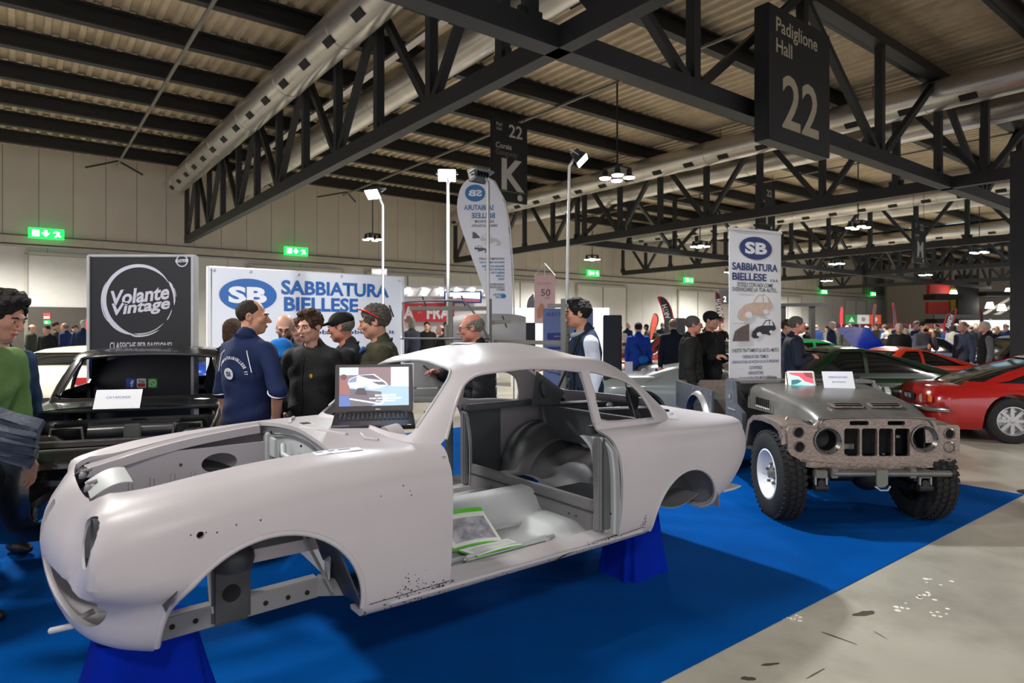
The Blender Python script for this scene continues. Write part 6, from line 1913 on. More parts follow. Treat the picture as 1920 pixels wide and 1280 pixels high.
def head_prims(f, c, Rh, full=True, jaw=1.0):
    T = lambda p: c + Rh @ np.array(p, float)
    E = lambda p, r, k=.02, op=1: f.ell(T(p), r, k, op, Rh)
    E((0, .018, .035), (.074, .094, .083))
    E((0, -.028, -.026), (.060, .064, .084), .03)
    E((0, -.058, -.088), (.030 * jaw, .028, .026), .03)
    for s_ in (-1, 1):
        E((s_ * .045, -.012, -.062), (.018 * jaw, .036, .030), .03)
        if full:
            E((s_ * .038, -.064, -.020), (.024, .022, .020), .02)
            E((s_ * .031, -.104, .005), (.015, .014, .010), .012, -1)
            E((s_ * .031, -.0800, .004), (.0145, .012, .0105), .005)
            f.ell(T((s_ * .077, .012, -.004)), (.009, .021, .032), .008, 1, Rh @ rotz(s_ * -.35))
            f.ell(T((s_ * .084, .006, .0)), (.008, .012, .018), .006, -1, Rh @ rotz(s_ * -.35))
    if full:
        E((0, -.083, .024), (.048, .016, .010), .016)
        f.cap(T((0, -.088, .014)), T((0, -.116, -.024)), .0075, .0125, .010)
        for s_ in (-1, 1): E((s_ * .012, -.102, -.030), (.009, .012, .008), .007)
        E((0, -.0905, -.055), (.024, .011, .0055), .005)
        E((0, -.0885, -.066), (.020, .011, .0065), .005)
        E((0, -.100, -.0605), (.022, .008, .0018), .003, -1)
    else:
        f.cap(T((0, -.085, .010)), T((0, -.112, -.024)), .010, .014, .010)
        for s_ in (-1, 1): E((s_ * .075, .012, -.004), (.012, .022, .032), .008)

def hair_field(style, c, Rh):
    f = Field()
    T = lambda p: c + Rh @ np.array(p, float)
    E = lambda p, r, k=.01, op=1: f.ell(T(p), r, k, op, Rh)
    if style in ('short', 'curly', 'wavy', 'cap', 'long'):
        g = {'short': .007, 'curly': .014, 'wavy': .014, 'cap': .004, 'long': .012}[style]
        E((0, .020, .038), (.075 + g, .096 + g, .084 + g))
        if style == 'wavy':
            E((0, -.050, .108), (.052, .040, .022), .02); E((.02, -.01, .122), (.045, .055, .020), .02)
        if style == 'curly': E((0, .05, .03), (.078, .085, .085), .02)
        if style == 'long': E((0, .05, -.04), (.088, .065, .12), .03)
        E((0, -.130, -.010), (.080, .098, .092), .010, -1)
        E((0, -.10, -.10), (.12, .105, .088), .015, -1)
        if style != 'long': E((0, .03, -.135), (.12, .14, .075), .02, -1)
        for s_ in (-1, 1): E((s_ * .086, -.002, -.008), (.018, .022, .030), .006, -1)
    elif style == 'fringe':      # bald on top, hair round the sides
        E((0, .024, .020), (.082, .098, .080))
        E((0, -.01, .075), (.074, .105, .062), .012, -1)
        E((0, -.125, -.02), (.10, .115, .12), .012, -1)
        E((0, .03, -.13), (.12, .14, .075), .02, -1)
        for s_ in (-1, 1): E((s_ * .086, -.002, -.008), (.018, .022, .030), .006, -1)
    elif style == 'stubble':
        E((0, .021, .034), (.0775, .0975, .086))
        E((0, -.125, .0), (.10, .105, .13), .012, -1)
        E((0, .03, -.135), (.12, .14, .075), .02, -1)
        E((0, -.06, .10), (.05, .06, .035), .012, -1)
        for s_ in (-1, 1): E((s_ * .086, -.002, -.008), (.018, .022, .030), .006, -1)
    return f

ARMS = {   # elbow and wrist relative to the shoulder, for the left side (+x); facing -y
    'hang': ((.055, .02, -.29), (.06, -.03, -.54)), 'pocket': ((.13, .07, -.27), (.02, -.04, -.44)), 'back_pocket': ((.17, .06, -.26), (.05, -.03, -.48)),
    'hold': ((.06, -.02, -.29), (-.02, -.26, -.24)), 'phone': ((.06, -.06, -.29), (-.05, -.30, -.17)), 'crossed': ((.08, -.02, -.28), (-.13, -.20, -.20)),
    'face': ((.03, -.14, -.26), (-.10, -.22, -.02)), 'up': ((.08, -.20, -.15), (.06, -.42, -.05)), 'reach': ((.10, -.12, -.25), (.12, -.36, -.30))}

def person(label, pos, yaw, H=1.75, head=(0, 0), skin='fair', hair='short', hair_m=None, jacket=None, trousers=None, arms=('hang', 'hang'), build=1.0, res=.0055, sleeves=1.0, lean=0.0, glasses=None, beard=None, cap_m=None, extras=None, group=None, vest=None, puffy=False, collar=True, sleeve_m=None, stripe=None, shirt=None, look=None, legs=True):
    root = empty('person', pos, yaw, label, 'person', group)
    k = H / 1.75
    c_head = np.array([0, -.02 - lean * .30, 1.635])
    Rh = rotz(head[0]) @ rotx(head[1])
    neck0 = np.array([0, .03 - lean * .22, 1.46])
    b = build
    near = res < .01
    sh = {s_: np.array([s_ * .180 * b, .02 - lean * .20, 1.400]) for s_ in (-1, 1)}
    J = {}
    for s_, a in ((1, arms[0]), (-1, arms[1])):
        e, w_ = ARMS[a]
        e = np.array([s_ * e[0], e[1], e[2]]); w_ = np.array([s_ * w_[0], w_[1], w_[2]])
        J[s_] = (sh[s_], sh[s_] + e, sh[s_] + w_)
    # body: head, neck, shoulders, arms and hands in one surface
    f = Field()
    head_prims(f, c_head, Rh, near)
    f.cap(c_head + Rh @ np.array([0, .022, -.05]), neck0, .050, .056, .03)
    f.cap(neck0, np.array([0, .03 - lean * .15, 1.30]), .062, .085, .04)
    for s_ in (-1, 1):
        S_, E_, W_ = J[s_]
        f.cap(np.array([0, .03 - lean * .2, 1.40]), S_, .05, .045, .03)
        f.cap(S_, E_, .050, .040, .02)
        f.cap(E_, W_, .041, .027, .015)
        d = W_ - E_
        inw = np.array([-s_ * 1.0, 0, 0]) if arms[0 if s_ > 0 else 1] in ('hang', 'pocket', 'back_pocket') else np.array([-s_ * .4, 0, -1.0])
        if near: hand_prims(f, W_, d, inw, -s_ if arms[0 if s_ > 0 else 1] in ('hang', 'pocket', 'back_pocket') else s_, .35 if arms[0 if s_ > 0 else 1] == 'hang' else .55)
        else: f.ell(W_ + d / np.linalg.norm(d) * .07, (.035, .035, .07), .02, 1, None)
    f.cap(np.array([0, .03 - lean * .15, 1.30]), np.array([0, .02, 1.0]), .085, .085, .05)
    if legs:
        for s_ in (-1, 1): f.cap(np.array([s_ * .09, .01, .95]), np.array([s_ * .10, .01, .12]), .075, .045, .05)
    V, F = f.mesh(res)
    me = fast_mesh('body', V * k, F); me.materials.append(SKINS[skin])
    link('body', me, root)
    T = lambda p: Vector((c_head + Rh @ np.array(p, float)) * k)
    Rm = Matrix(Rh.tolist())
    if near:
        for s_ in (-1, 1):
            MB().ball(T((s_ * .031, -.0865, .004)), (.0115 * k, .006 * k, .0065 * k), 12, 8, Rm).obj('eye', eye_w, root, smooth=60)
            MB().ball(T((s_ * .031, -.0915, .004)), (.0052 * k, .003 * k, .0056 * k), 10, 6, Rm).obj('iris', eye_d, root, smooth=60)
            MB().tube([T((s_ * .014, -.0945, .022)), T((s_ * .030, -.0965, .028)), T((s_ * .049, -.083, .022))], [.0035 * k, .005 * k, .003 * k], 6).obj('eyebrow', hair_m or brow_m, root, smooth=60)
        MB().ball(T((0, -.0935, -.0605)), (.0215 * k, .009 * k, .0085 * k), 14, 8, Rm).obj('lips', lip_m, root, smooth=60)
    if hair:
        hf = hair_field(hair, c_head, Rh)
        nz = {'curly': .0055, 'wavy': .005, 'long': .0025, 'short': .0028}.get(hair, .0012)
        V, F = hf.mesh(max(res, .005), noise=nz, nscale=3.2 if hair == 'curly' else 2.6)
        if len(F):
            me = fast_mesh('hair', V * k, F); me.materials.append(hair_m); link('hair', me, root)
    if beard:
        bf = Field()
        Tn = lambda p: c_head + Rh @ np.array(p, float)
        bf.ell(Tn((0, -.040, -.070)), (.060, .062, .052), .01, 1, Rh)
        bf.ell(Tn((0, -.115, -.035)), (.034, .040, .045), .01, -1, Rh); bf.ell(Tn((0, .0, -.0)), (.10, .09, .052), .01, -1, Rh); bf.ell(Tn((0, .05, -.09)), (.10, .07, .10), .01, -1, Rh)
        V, F = bf.mesh(.006, noise=.001)
        if len(F): me = fast_mesh('beard', V * k, F); me.materials.append(beard); link('beard', me, root)
    if glasses:
        for s_ in (-1, 1):
            M_ = Matrix.Translation(T((s_ * .031, -.105, .003))) @ Rm.to_4x4() @ Matrix.Rotation(R(90), 4, 'X')
            MB().lathe([(.019 * k, .001), (.021 * k, .0), (.019 * k, -.001), (.017 * k, 0), (.019 * k, .001)], 18, M_).obj('glasses_rim', glasses, root, smooth=60)
            MB().tube([T((s_ * .050, -.103, .006)), T((s_ * .074, -.06, .008)), T((s_ * .080, .01, .006))], .0022 * k, 6).obj('glasses_arm', glasses, root)
        MB().tube([T((-.012, -.108, .006)), T((0, -.112, .009)), T((.012, -.108, .006))], .002 * k, 6).obj('glasses_bridge', glasses, root)
    if cap_m:
        cf = Field()
        Tn = lambda p: c_head + Rh @ np.array(p, float)
        cf.ell(Tn((0, .016, .050)), (.088, .108, .082), .01, 1, Rh); cf.ell(Tn((0, -.105, .050)), (.062, .075, .010), .02, 1, Rh @ rotx(.12))
        cf.ell(Tn((0, .02, -.06)), (.13, .14, .088), .008, -1, Rh)
        V, F = cf.mesh(max(res, .0055)); me = fast_mesh('cap', V * k, F); me.materials.append(cap_m); link('cap', me, root)
        if near: MB().tube([T((-.05, -.158, .052)), T((0, -.186, .052)), T((.05, -.158, .052))], .003 * k, 6).obj('cap_piping', ban_w, root, smooth=60)
    # jacket
    jf = Field()
    pad = .030 if puffy else .018
    jr = max(res * 1.9, .010) if near else res
    chest = .15 * b + pad * .4
    jf.ell((0, .03 - lean * .18, 1.30), (.175 * b + pad, .115 * b + pad, .20), .06)
    jf.ell((0, .02 - lean * .05, 1.08), (.160 * b + pad, .120 * b + pad, .22), .10)
    jf.ell((0, .015, .93), (.170 * b + pad, .125 * b + pad, .15), .08)
    af = jf if sleeve_m is None else Field()
    for s_ in (-1, 1):
        S_, E_, W_ = J[s_]
        jf.cap(np.array([0, .035 - lean * .2, 1.40]), S_ - np.array([s_ * .01, 0, .01]), .078 + pad * .5, .050 + pad * .6, .06)
        fr = sleeves
        af.cap(S_ + (0 if sleeve_m is None else np.array([s_ * .02, 0, -.02])), E_, .054 + pad * .7, .047 + pad * .7, .035)
        if fr > .5:
            af.cap(E_, E_ + (W_ - E_) * (fr - .02), .048 + pad * .7, .036 + pad * .7, .02)
    if collar: jf.cap(neck0 + np.array([0, .012, -.03]), neck0 + np.array([0, -.0, .045]), .075, .066, .03)
    cut = [((0, 0, -1), -.84)]
    jf.cap(neck0 + np.array([0, -.03, .03]), c_head + Rh @ np.array([0, .0, -.04]), .054, .058, .006, -1)
    V, F = jf.mesh(jr, noise=(.0040 if puffy else .0055) if near else 0, nscale=.95 if puffy else .55, cuts=cut, quilt=.006 if puffy and near else 0)
    me = fast_mesh('jacket', V * k, F); me.materials.append(jacket if vest is None else vest); me0 = me; jk = link('jacket' if vest is None else 'vest', me, root)
    if near and collar:
        bt_ = BVHTree.FromPolygons([tuple(v) for v in V], [tuple(q) for q in F.tolist()])
        cm_ = jacket if vest is None else vest
        cz = neck0 * k
        def col_(u, v):
            a = R(-62) + R(304) * u + R(0)
            rr = (.072 + .012 * v * (1 - abs(2 * u - 1)) + .004 * math.sin(9 * u)) * k
            return (cz[0] + rr * math.cos(a), cz[1] + .008 + rr * math.sin(a) * 1.05, cz[2] - .022 * k + (.070 - .018 * abs(2 * u - 1)) * k * v + .012 * k * math.sin(a))
        MB().grid(lambda u, v: col_(u, v), 26, 5, .007).obj('collar', cm_, root, smooth=60)
        zp = []
        for z in np.linspace(.87, 1.40, 16):
            h_ = bt_.ray_cast(Vector((.006 * math.sin(z * 9), -1.2, z)), Vector((0, 1, 0)))
            if h_[0]: zp.append(Vector(h_[0]) * k - Vector((0, .0015, 0)))
        if len(zp) > 4:
            MB().tube(zp, .0035 * k, 5).obj('zip', mat('zip_dark', srgb(14, 14, 15), .4), root, smooth=60)
            for s_ in (-1, 1):
                h_ = bt_.ray_cast(Vector((s_ * .095, -1.2, 1.01)), Vector((0, 1, 0)))
                if h_[0]: MB().box(Vector(h_[0]) * k, (.10 * k, .010, .022 * k), Matrix.Rotation(s_ * R(22), 3, 'Y')).obj('pocket_flap', cm_, root, bevel=.003)
    if sleeve_m is not None:
        V, F = af.mesh(jr, noise=.0025 if near else 0, nscale=.8)
        me = fast_mesh('shirt_sleeves', V * k, F); me.materials.append(sleeve_m); link('shirt_sleeves', me, root)
    if shirt is not None and near:
        MB().prism([(-.028 * k, 1.46 * k), (.028 * k, 1.46 * k), (.012 * k, 1.30 * k), (-.012 * k, 1.30 * k)], 'y', (-.128 - lean * .2) * k * b - .012, (-.11 - lean * .2) * k).obj('shirt_front', shirt, root)
    if legs:
        tf = Field()
        tf.ell((0, .015, .93), (.16 * b, .115 * b, .12), .05)
        for s_ in (-1, 1):
            hp_, kn, an = np.array([s_ * .09, .01, .90]), np.array([s_ * .10, -.01, .50]), np.array([s_ * .11, .02, .09])
            tf.cap(hp_, kn, .095, .070, .03); tf.cap(kn, an, .068, .055, .03)
        V, F = tf.mesh(jr * 1.25 if near else res, noise=.0025 if near else 0, nscale=.7, cuts=[((0, 0, -1), -.05)])
        me = fast_mesh('trousers', V * k, F); me.materials.append(trousers); link('trousers', me, root)
        shoe = mat('shoe_leather', srgb(34, 28, 26), .5)
        for s_ in (-1, 1):
            sf = Field().ell((s_ * .11, -.02, .045), (.045, .13, .045), .02).ell((s_ * .11, .03, .07), (.042, .06, .05), .03)
            V, F = sf.mesh(.014, cuts=[((0, 0, -1), -.004)])
            me = fast_mesh('shoe', V * k, F); me.materials.append(shoe); link('shoe', me, root)
    jv = [tuple(v.co) for v in me0.vertices]; jt = BVHTree.FromPolygons(jv, [tuple(p.vertices) for p in me0.polygons]) if near else None
    root['_k'] = k
    return root, dict(head=T, J=J, k=k, Rh=Rm, c=c_head, jt=jt)
def place(px, Y): return (X_(px, Y), Y, .006 if abs(Y) < 8 else 0)

jeans = cloth('denim', (52, 72, 112)); jeans_l = cloth('pale_denim', (110, 132, 164)); blk_c = cloth('black', (24, 24, 25)); blk_j = cloth('black_jacket', (30, 31, 31), .7); navy_c = cloth('navy', (22, 36, 72)); dk_tr = cloth('dark_trousers', (32, 32, 36)); olive = cloth('olive', (62, 62, 44)); grey_c = cloth('grey_wool', (96, 98, 104)); green_c = cloth('green_knit', (92, 124, 66)); blue_dk = cloth('dusk_blue', (34, 56, 84)); cyan_c = cloth('bright_blue', (24, 110, 190)); shirt_w = cloth('pale_shirt', (196, 202, 216), .8, .1)
h_black = hairm('black', (26, 22, 20)); h_brown = hairm('brown', (70, 50, 36)); h_grey = hairm('grey', (120, 114, 106)); h_salt = hairm('salt_pepper', (86, 80, 74)); h_white = hairm('white', (190, 186, 178)); h_dkb = hairm('dark_brown', (44, 34, 28))
glass_k = mat('black_frames', srgb(20, 20, 20), .4); glass_r = mat('red_frames', srgb(190, 30, 30), .35)

# man in the navy company jacket
r_, P = person('man in navy company tracksuit jacket with rolled sleeves seen from behind', place(470, 4.45), R(152), 1.735, head=(R(-52), R(3)), skin='warm', hair='stubble', hair_m=h_dkb, jacket=navy_c, trousers=jeans, arms=('hang', 'back_pocket'), sleeves=.46, build=1.03, collar=True)
kk = P['k']
stripe_m = cloth('stripe_white', (214, 216, 220))
MB().tube([Vector((.135 * kk * math.cos(a) * 1.42, (.015 + .135 * 1.06 * math.sin(a)) * kk, .905 * kk)) for a in np.linspace(0, 2 * PI, 33)[:-1]], .006 * kk, 6, closed=True).obj('hem_stripe', stripe_m, r_, smooth=60)
MB().tube([Vector((.135 * kk * math.cos(a) * 1.42, (.015 + .135 * 1.06 * math.sin(a)) * kk, .885 * kk)) for a in np.linspace(0, 2 * PI, 33)[:-1]], .006 * kk, 6, closed=True).obj('hem_stripe', stripe_m, r_, smooth=60)
for s_ in (-1, 1):
    S_, E_, W_ = P['J'][s_]
    e_ = Vector(((E_ * .96 + W_ * .04) * kk).tolist()); ax = Vector((W_ - E_).tolist()).normalized()
    Mq = Matrix.Translation(e_) @ ax.to_track_quat('Z', 'Y').to_matrix().to_4x4()
    MB().lathe([(.060 * kk, -.006), (.066 * kk, 0), (.060 * kk, .006)], 20, Mq).obj('cuff_stripe', stripe_m, r_, smooth=60)
    MB().tube([Vector((s_ * .07 * kk, .10 * kk, 1.455 * kk)), Vector((s_ * .13 * kk, .135 * kk, 1.38 * kk)), Vector((s_ * .165 * kk, .13 * kk, 1.26 * kk))], .0035, 6).obj('piping', stripe_m, r_, smooth=60)
def on_back(x, z):
    h_ = P['jt'].ray_cast(Vector((x, 1.0, z)), Vector((0, -1, 0)))
    n_ = h_[1]
    if n_.y < 0: n_ = -n_
    xd = Vector((-1, 0, 0)); xd = (xd - n_ * xd.dot(n_)).normalized()
    M_ = face_matrix(h_[0] + n_ * .003, xd, n_.cross(xd))
    return M_
zb_c2 = 1.25 * kk
Mb = on_back(0, zb_c2)
flat(oval(.040, .040), stripe_m, r_, Mb @ Matrix.Translation((0, 0, .004)), 'back_badge', th=.003)
fit('SI', .038, .032, navy_c, r_, Mb @ Matrix.Translation((0, 0, .009)), bold=.03)
wt = 'WWW.SABBIATURABIELLESE.IT'
for i, ch in enumerate(wt):
    a = R(172 - 164 * i / (len(wt) - 1))
    if ch == '.': continue
    fit(ch, .012 if ch != 'I' else .005, .021, stripe_m, r_, on_back(-.125 * math.cos(a), zb_c2 - .02 + .125 * math.sin(a)) @ Matrix.Rotation(a - PI / 2, 4, 'Z') @ Matrix.Translation((0, 0, .002)), bold=.03, name='back_letter')
MB().tube([P['head']((-.05, .03, -.135)), P['head']((0, .075, -.12)), P['head']((.05, .03, -.135))], .007, 6).obj('lanyard', mat('blue_lanyard', srgb(24, 60, 190), .6), r_, smooth=60)

# man in green pullover at the left edge
r_, P = person('man in a green pullover looking down at the left edge', place(-78, 3.25), R(84), 1.72, head=(R(4), R(24)), skin='warm', hair='wavy', hair_m=h_black, jacket=green_c, trousers=jeans_l, arms=('hang', 'pocket'), collar=False, lean=.78)
hp_ = Vector(P['J'][1][1].tolist()) * P['k']
person('visitor in a dusk blue jacket half hidden behind the green pullover', place(2, 4.3), R(70), 1.66, skin='fair', hair='short', hair_m=h_brown, jacket=blue_dk, trousers=jeans, res=.009)
p_ = at(2, 820, 2.9)
o = MB().grid(lambda u, v: (.16 * (u - .5) * 2 * (1 - .2 * v * v), -.07 * math.cos((u - .5) * PI) * math.cos((v - .5) * PI) - .02 * math.sin(v * 25), .16 * (v - .5)), 16, 24, .05).obj('rolled_jacket', mat('slate_padding', srgb(52, 60, 76), .6, var=.2, bump=.3), None, smooth=60, loc=p_, rot=(0, R(20), R(10)))
tag(o, 'slate grey padded jacket carried by the man in the green pullover', 'jacket')
# visitors behind the engine bay
r_, P = person('young man in a black jacket with brown wavy hair beside the laptop', place(583, 4.75), R(-12), 1.665, head=(R(-12), R(10)), skin='fair', hair='wavy', hair_m=h_brown, jacket=blk_j, trousers=dk_tr, arms=('pocket', 'pocket'))
MB().ball((.085, -.150, 1.20), (.012, .005, .016), 10, 6).obj('chest_badge', mat('gold_badge', srgb(190, 150, 50), .4), r_)
person('older man in a black flat-brimmed cap and dark jacket', place(652, 5.05), R(-78), 1.66, head=(R(-12), R(12)), skin='ruddy', hair='fringe', hair_m=h_grey, jacket=cloth('charcoal', (38, 39, 42)), trousers=dk_tr, cap_m=cloth('black_cap', (22, 21, 21), .75), lean=.12)
r_, P = person('man in an olive quilted jacket with red glasses pushed up on curly grey hair', place(706, 4.62), R(-72), 1.70, head=(R(-8), R(12)), skin='warm', hair='curly', hair_m=h_salt, jacket=olive, trousers=blk_c, arms=('hang', 'hang'), puffy=True)
for s_ in (-1, 1):
    MB().tube([P['head']((s_ * .03, -.09, .118)), P['head']((s_ * .085, -.03, .085)), P['head']((s_ * .098, .045, .02))], [.006, .009, .005], 8).obj('red_glasses_arm', glass_r, r_, smooth=60)
MB().tube([P['head']((-.03, -.09, .118)), P['head']((0, -.098, .122)), P['head']((.03, -.09, .118))], .006, 6).obj('red_glasses_bridge', glass_r, r_, smooth=60)
MB().tube([Vector((-.055, -.09, 1.40)), Vector((0, -.11, 1.37)), Vector((.055, -.09, 1.40))], .014, 8).obj('shirt_collar', cloth('blue_shirt', (60, 84, 150)), r_, smooth=60)
person('bald bearded visitor with glasses looking down behind the navy jacket', place(536, 5.7), R(5), 1.66, head=(R(6), R(24)), skin='fair', hair=None, hair_m=h_brown, jacket=blk_j, trousers=jeans, beard=h_brown, glasses=glass_k, res=.007)
person('visitor in a grey scarf and glasses behind the young man', place(561, 6.1), R(-15), 1.63, head=(R(-10), R(8)), skin='fair', hair='long', hair_m=h_brown, jacket=grey_c, trousers=jeans, glasses=glass_k, res=.007)
r_, P = person('visitor with dark coat standing behind the navy jacket at the left', place(437, 5.9), R(160), 1.62, skin='fair', hair='long', hair_m=h_brown, jacket=blk_c, trousers=dk_tr, res=.008)
bp_ = empty('backpack', (X_(527, 5.0), 5.0, .90), R(-12), 'navy backpack with bright blue top between the navy jacket and the young man', 'backpack')
bf = Field().ell((0, 0, .22), (.13, .10, .24), .05).ell((0, -.06, .12), (.10, .07, .12), .04)
V, F = bf.mesh(.012, noise=.003); me = fast_mesh('pack', V, F); me.materials.append(navy_c); link('pack', me, bp_)
bf = Field().ell((0, .0, .50), (.095, .085, .075), .04).ell((.02, -.02, .44), (.11, .09, .05), .04)
V, F = bf.mesh(.012, noise=.004); me = fast_mesh('blue_top', V, F); me.materials.append(cyan_c); link('blue_top', me, bp_)
MB().tube([(-.08, -.10, .40), (-.09, -.125, .2), (-.06, -.12, .02)], .012, 6).obj('strap', blk_c, bp_, smooth=60)
MB().tube([(.08, -.10, .40), (.09, -.125, .2), (.06, -.12, .02)], .012, 6).obj('strap', blk_c, bp_, smooth=60)
# behind the roof of the coupe
r_, P = person('bald man with glasses and dark quilted jacket holding a phone behind the coupe', place(893, 5.18), R(-82), 1.655, head=(R(-6), R(10)), skin='ruddy', hair='fringe', hair_m=h_grey, jacket=cloth('dark_quilt', (26, 28, 34), .6), trousers=dk_tr, arms=('hang', 'phone'), puffy=True, glasses=glass_k, lean=.08)
W_ = P['J'][-1][2]; ph = Vector((W_ * P['k']).tolist())
MB().box((ph.x + .01, ph.y - .09, ph.z + .03), (.075, .012, .15), Matrix.Rotation(R(50), 3, 'X')).obj('phone', mat('phone_case', srgb(52, 30, 40), .4), r_, bevel=.004)
MB().tube([Vector((-.05, -.10, 1.345)), Vector((0, -.12, 1.32)), Vector((.05, -.10, 1.345))], .014, 8).obj('shirt_collar', cloth('blue_shirt', (60, 84, 150)), r_, smooth=60)
r_, P = person('dark-haired man in a navy vest with pale sleeves behind the coupe tail', place(1096, 5.72), R(-78), 1.79, head=(R(-10), R(4)), skin='warm', hair='wavy', hair_m=h_black, jacket=navy_c, trousers=dk_tr, arms=('hang', 'hold'), vest=cloth('navy_vest', (24, 40, 60)), sleeve_m=shirt_w, lean=.15)
MB().tube([Vector((.07 * math.cos(a), .0 + .075 * math.sin(a) - .03, 1.50 + .02 * math.sin(a))) for a in np.linspace(0, 2 * PI, 21)[:-1]], .026, 8, closed=True).obj('fleece_collar', cloth('grey_fleece', (150, 160, 162)), r_, smooth=60)
MB().box((-.10, -.155, 1.28), (.07, .006, .02)).obj('chest_logo', ban_w, r_)
cb = empty('camera_bag', (X_(1062, 5.5), 5.5, .88), 0, 'small black camera bag hanging in front of the man in the vest', 'bag')
V, F = Field().ell((0, 0, 0), (.13, .07, .09), .03).mesh(.012, noise=.004); me = fast_mesh('bag', V, F); me.materials.append(blk_c); link('bag', me, cb)
MB().tube([(-.12, 0, .04), (.0, .05, .30), (.12, .05, .60)], .010, 6).obj('strap', blk_c, cb, smooth=60)
# at the neighbouring cars
person('man in a black jacket and glasses in profile by the silver coupe', place(1298, 8.3), R(72), 1.70, head=(R(8), R(4)), skin='ruddy', hair='short', hair_m=h_salt, jacket=cloth('black_padded', (28, 28, 26)), trousers=jeans, puffy=True, glasses=glass_k, res=.009)
r_, P = person('young man in a dark cap holding papers by the silver coupe', place(1332, 8.7), R(30), 1.77, head=(R(20), R(6)), skin='warm', hair='short', hair_m=h_black, jacket=blk_c, trousers=cloth('dark_denim', (30, 38, 56)), arms=('hold', 'hold'), cap_m=blk_c, res=.009)
MB().box((.02, -.40, 1.20), (.20, .14, .004), Matrix.Rotation(R(15), 3, 'X')).obj('papers', paper, r_)
person('man in a dark blue jacket and jeans seen from behind by the dark red car', place(1262, 12.0), R(178), 1.72, hair='fringe', hair_m=h_grey, jacket=cloth('dark_marine', (22, 28, 44)), trousers=jeans_l, res=.012)
r_, P = person('woman in a bright blue coat with cyan shoulder bag seen from behind', place(1197, 13.0), R(170), 1.66, hair='short', hair_m=h_black, jacket=cloth('cobalt', (24, 62, 160)), trousers=jeans, res=.012)
MB().ball((-.10, .17, .92), (.10, .06, .09), 12, 8).obj('cyan_bag', cyan_c, r_, smooth=60)
MB().tube([(-.10, .17, .98), (.02, .16, 1.2), (.15, .06, 1.44)], .012, 6).obj('bag_strap', navy_c, r_, smooth=60)
person('grey-haired man in a dark navy jacket with folded arms right of the roll-up', place(1492, 8.6), R(70), 1.70, head=(R(6), 0), skin='ruddy', hair='short', hair_m=h_salt, jacket=cloth('midnight', (20, 28, 44), .7), trousers=dk_tr, arms=('crossed', 'crossed'), res=.009, build=1.08)
person('visitor half hidden behind the grey-haired man at the roll-up', place(1473, 9.8), R(60), 1.68, hair='short', hair_m=h_brown, jacket=navy_c, trousers=dk_tr, res=.012)
person('person in a black quilted jacket and pale hat beyond the orange car', place(1686, 15.4), R(-30), 1.66, hair='short', hair_m=h_white, jacket=blk_j, trousers=dk_tr, puffy=True, res=.014)
person('man in a grey sweater with a hand to his face beyond the orange car', place(1732, 14.4), R(10), 1.70, hair='short', hair_m=h_black, jacket=grey_c, trousers=dk_tr, arms=('face', 'hold'), beard=h_black, res=.012)
person('man in a slate blue jacket in profile beyond the red coupe', place(1806, 14.2), R(-80), 1.69, hair='stubble', hair_m=h_grey, jacket=cloth('slate_blue', (70, 80, 100)), trousers=dk_tr, res=.012)
person('white-haired man in a dark vest with pale sleeves beyond the red coupe', place(1846, 13.0), R(-110), 1.68, hair='short', hair_m=h_white, jacket=blk_c, trousers=dk_tr, vest=blk_c, sleeve_m=grey_c, res=.012)

# ---------------------------------------------------------------- the crowd further back: a few figures repeated in other coats
proto = []
for i, (hr_, ar) in enumerate((('short', ('hang', 'hang')), ('short', ('hold', 'hang')), ('fringe', ('pocket', 'hang')), ('long', ('hang', 'hold')))):
    r0, _ = person('crowd', (0, -60 - i, 0), 0, 1.72, hair=hr_, hair_m=h_dkb, jacket=navy_c, trousers=dk_tr, arms=ar, res=.022, build=1.05)
    proto.append(r0)
coats = [cloth('crowd_%d' % i, c_) for i, c_ in enumerate(((26, 28, 34), (40, 44, 56), (30, 40, 70), (70, 60, 48), (24, 24, 24), (92, 88, 80), (36, 58, 110), (110, 40, 36), (60, 66, 60), (150, 146, 138)))]
CN = ['black', 'slate', 'navy', 'brown', 'jet black', 'grey beige', 'blue', 'dull red', 'grey green', 'pale']
hairs = [h_dkb, h_brown, h_grey, h_black, h_white]
HN = ['dark', 'brown', 'grey', 'black', 'white']
spots = []
for px, Y in ((88, 17), (104, 18.5), (122, 17.5), (140, 19), (157, 17), (172, 20), (60, 19)): spots.append((px, Y, 'by the far left doorway'))
for px, Y in ((770, 14), (800, 18), (806, 20), (826, 14.5), (838, 19)): spots.append((px, Y, 'behind the loose window panel'))
for px, Y in ((1150, 24), (1163, 22), (1178, 25), (1212, 26), (1226, 22), (1242, 27), (1352, 24), (1346, 30)): spots.append((px, Y, 'left of the roll-up banner'))
for i in range(34):
    spots.append((1512 + i * 11.9 + 5 * math.sin(i * 2.3), 22 + (i * 7 % 13) + 4 * math.sin(i), 'right of the roll-up banner'))
ORD = ['first', 'second', 'third', 'fourth', 'fifth', 'sixth', 'seventh', 'eighth', 'ninth', 'tenth'] + ['%dth' % n for n in range(11, 60)]
cnt_ = {}
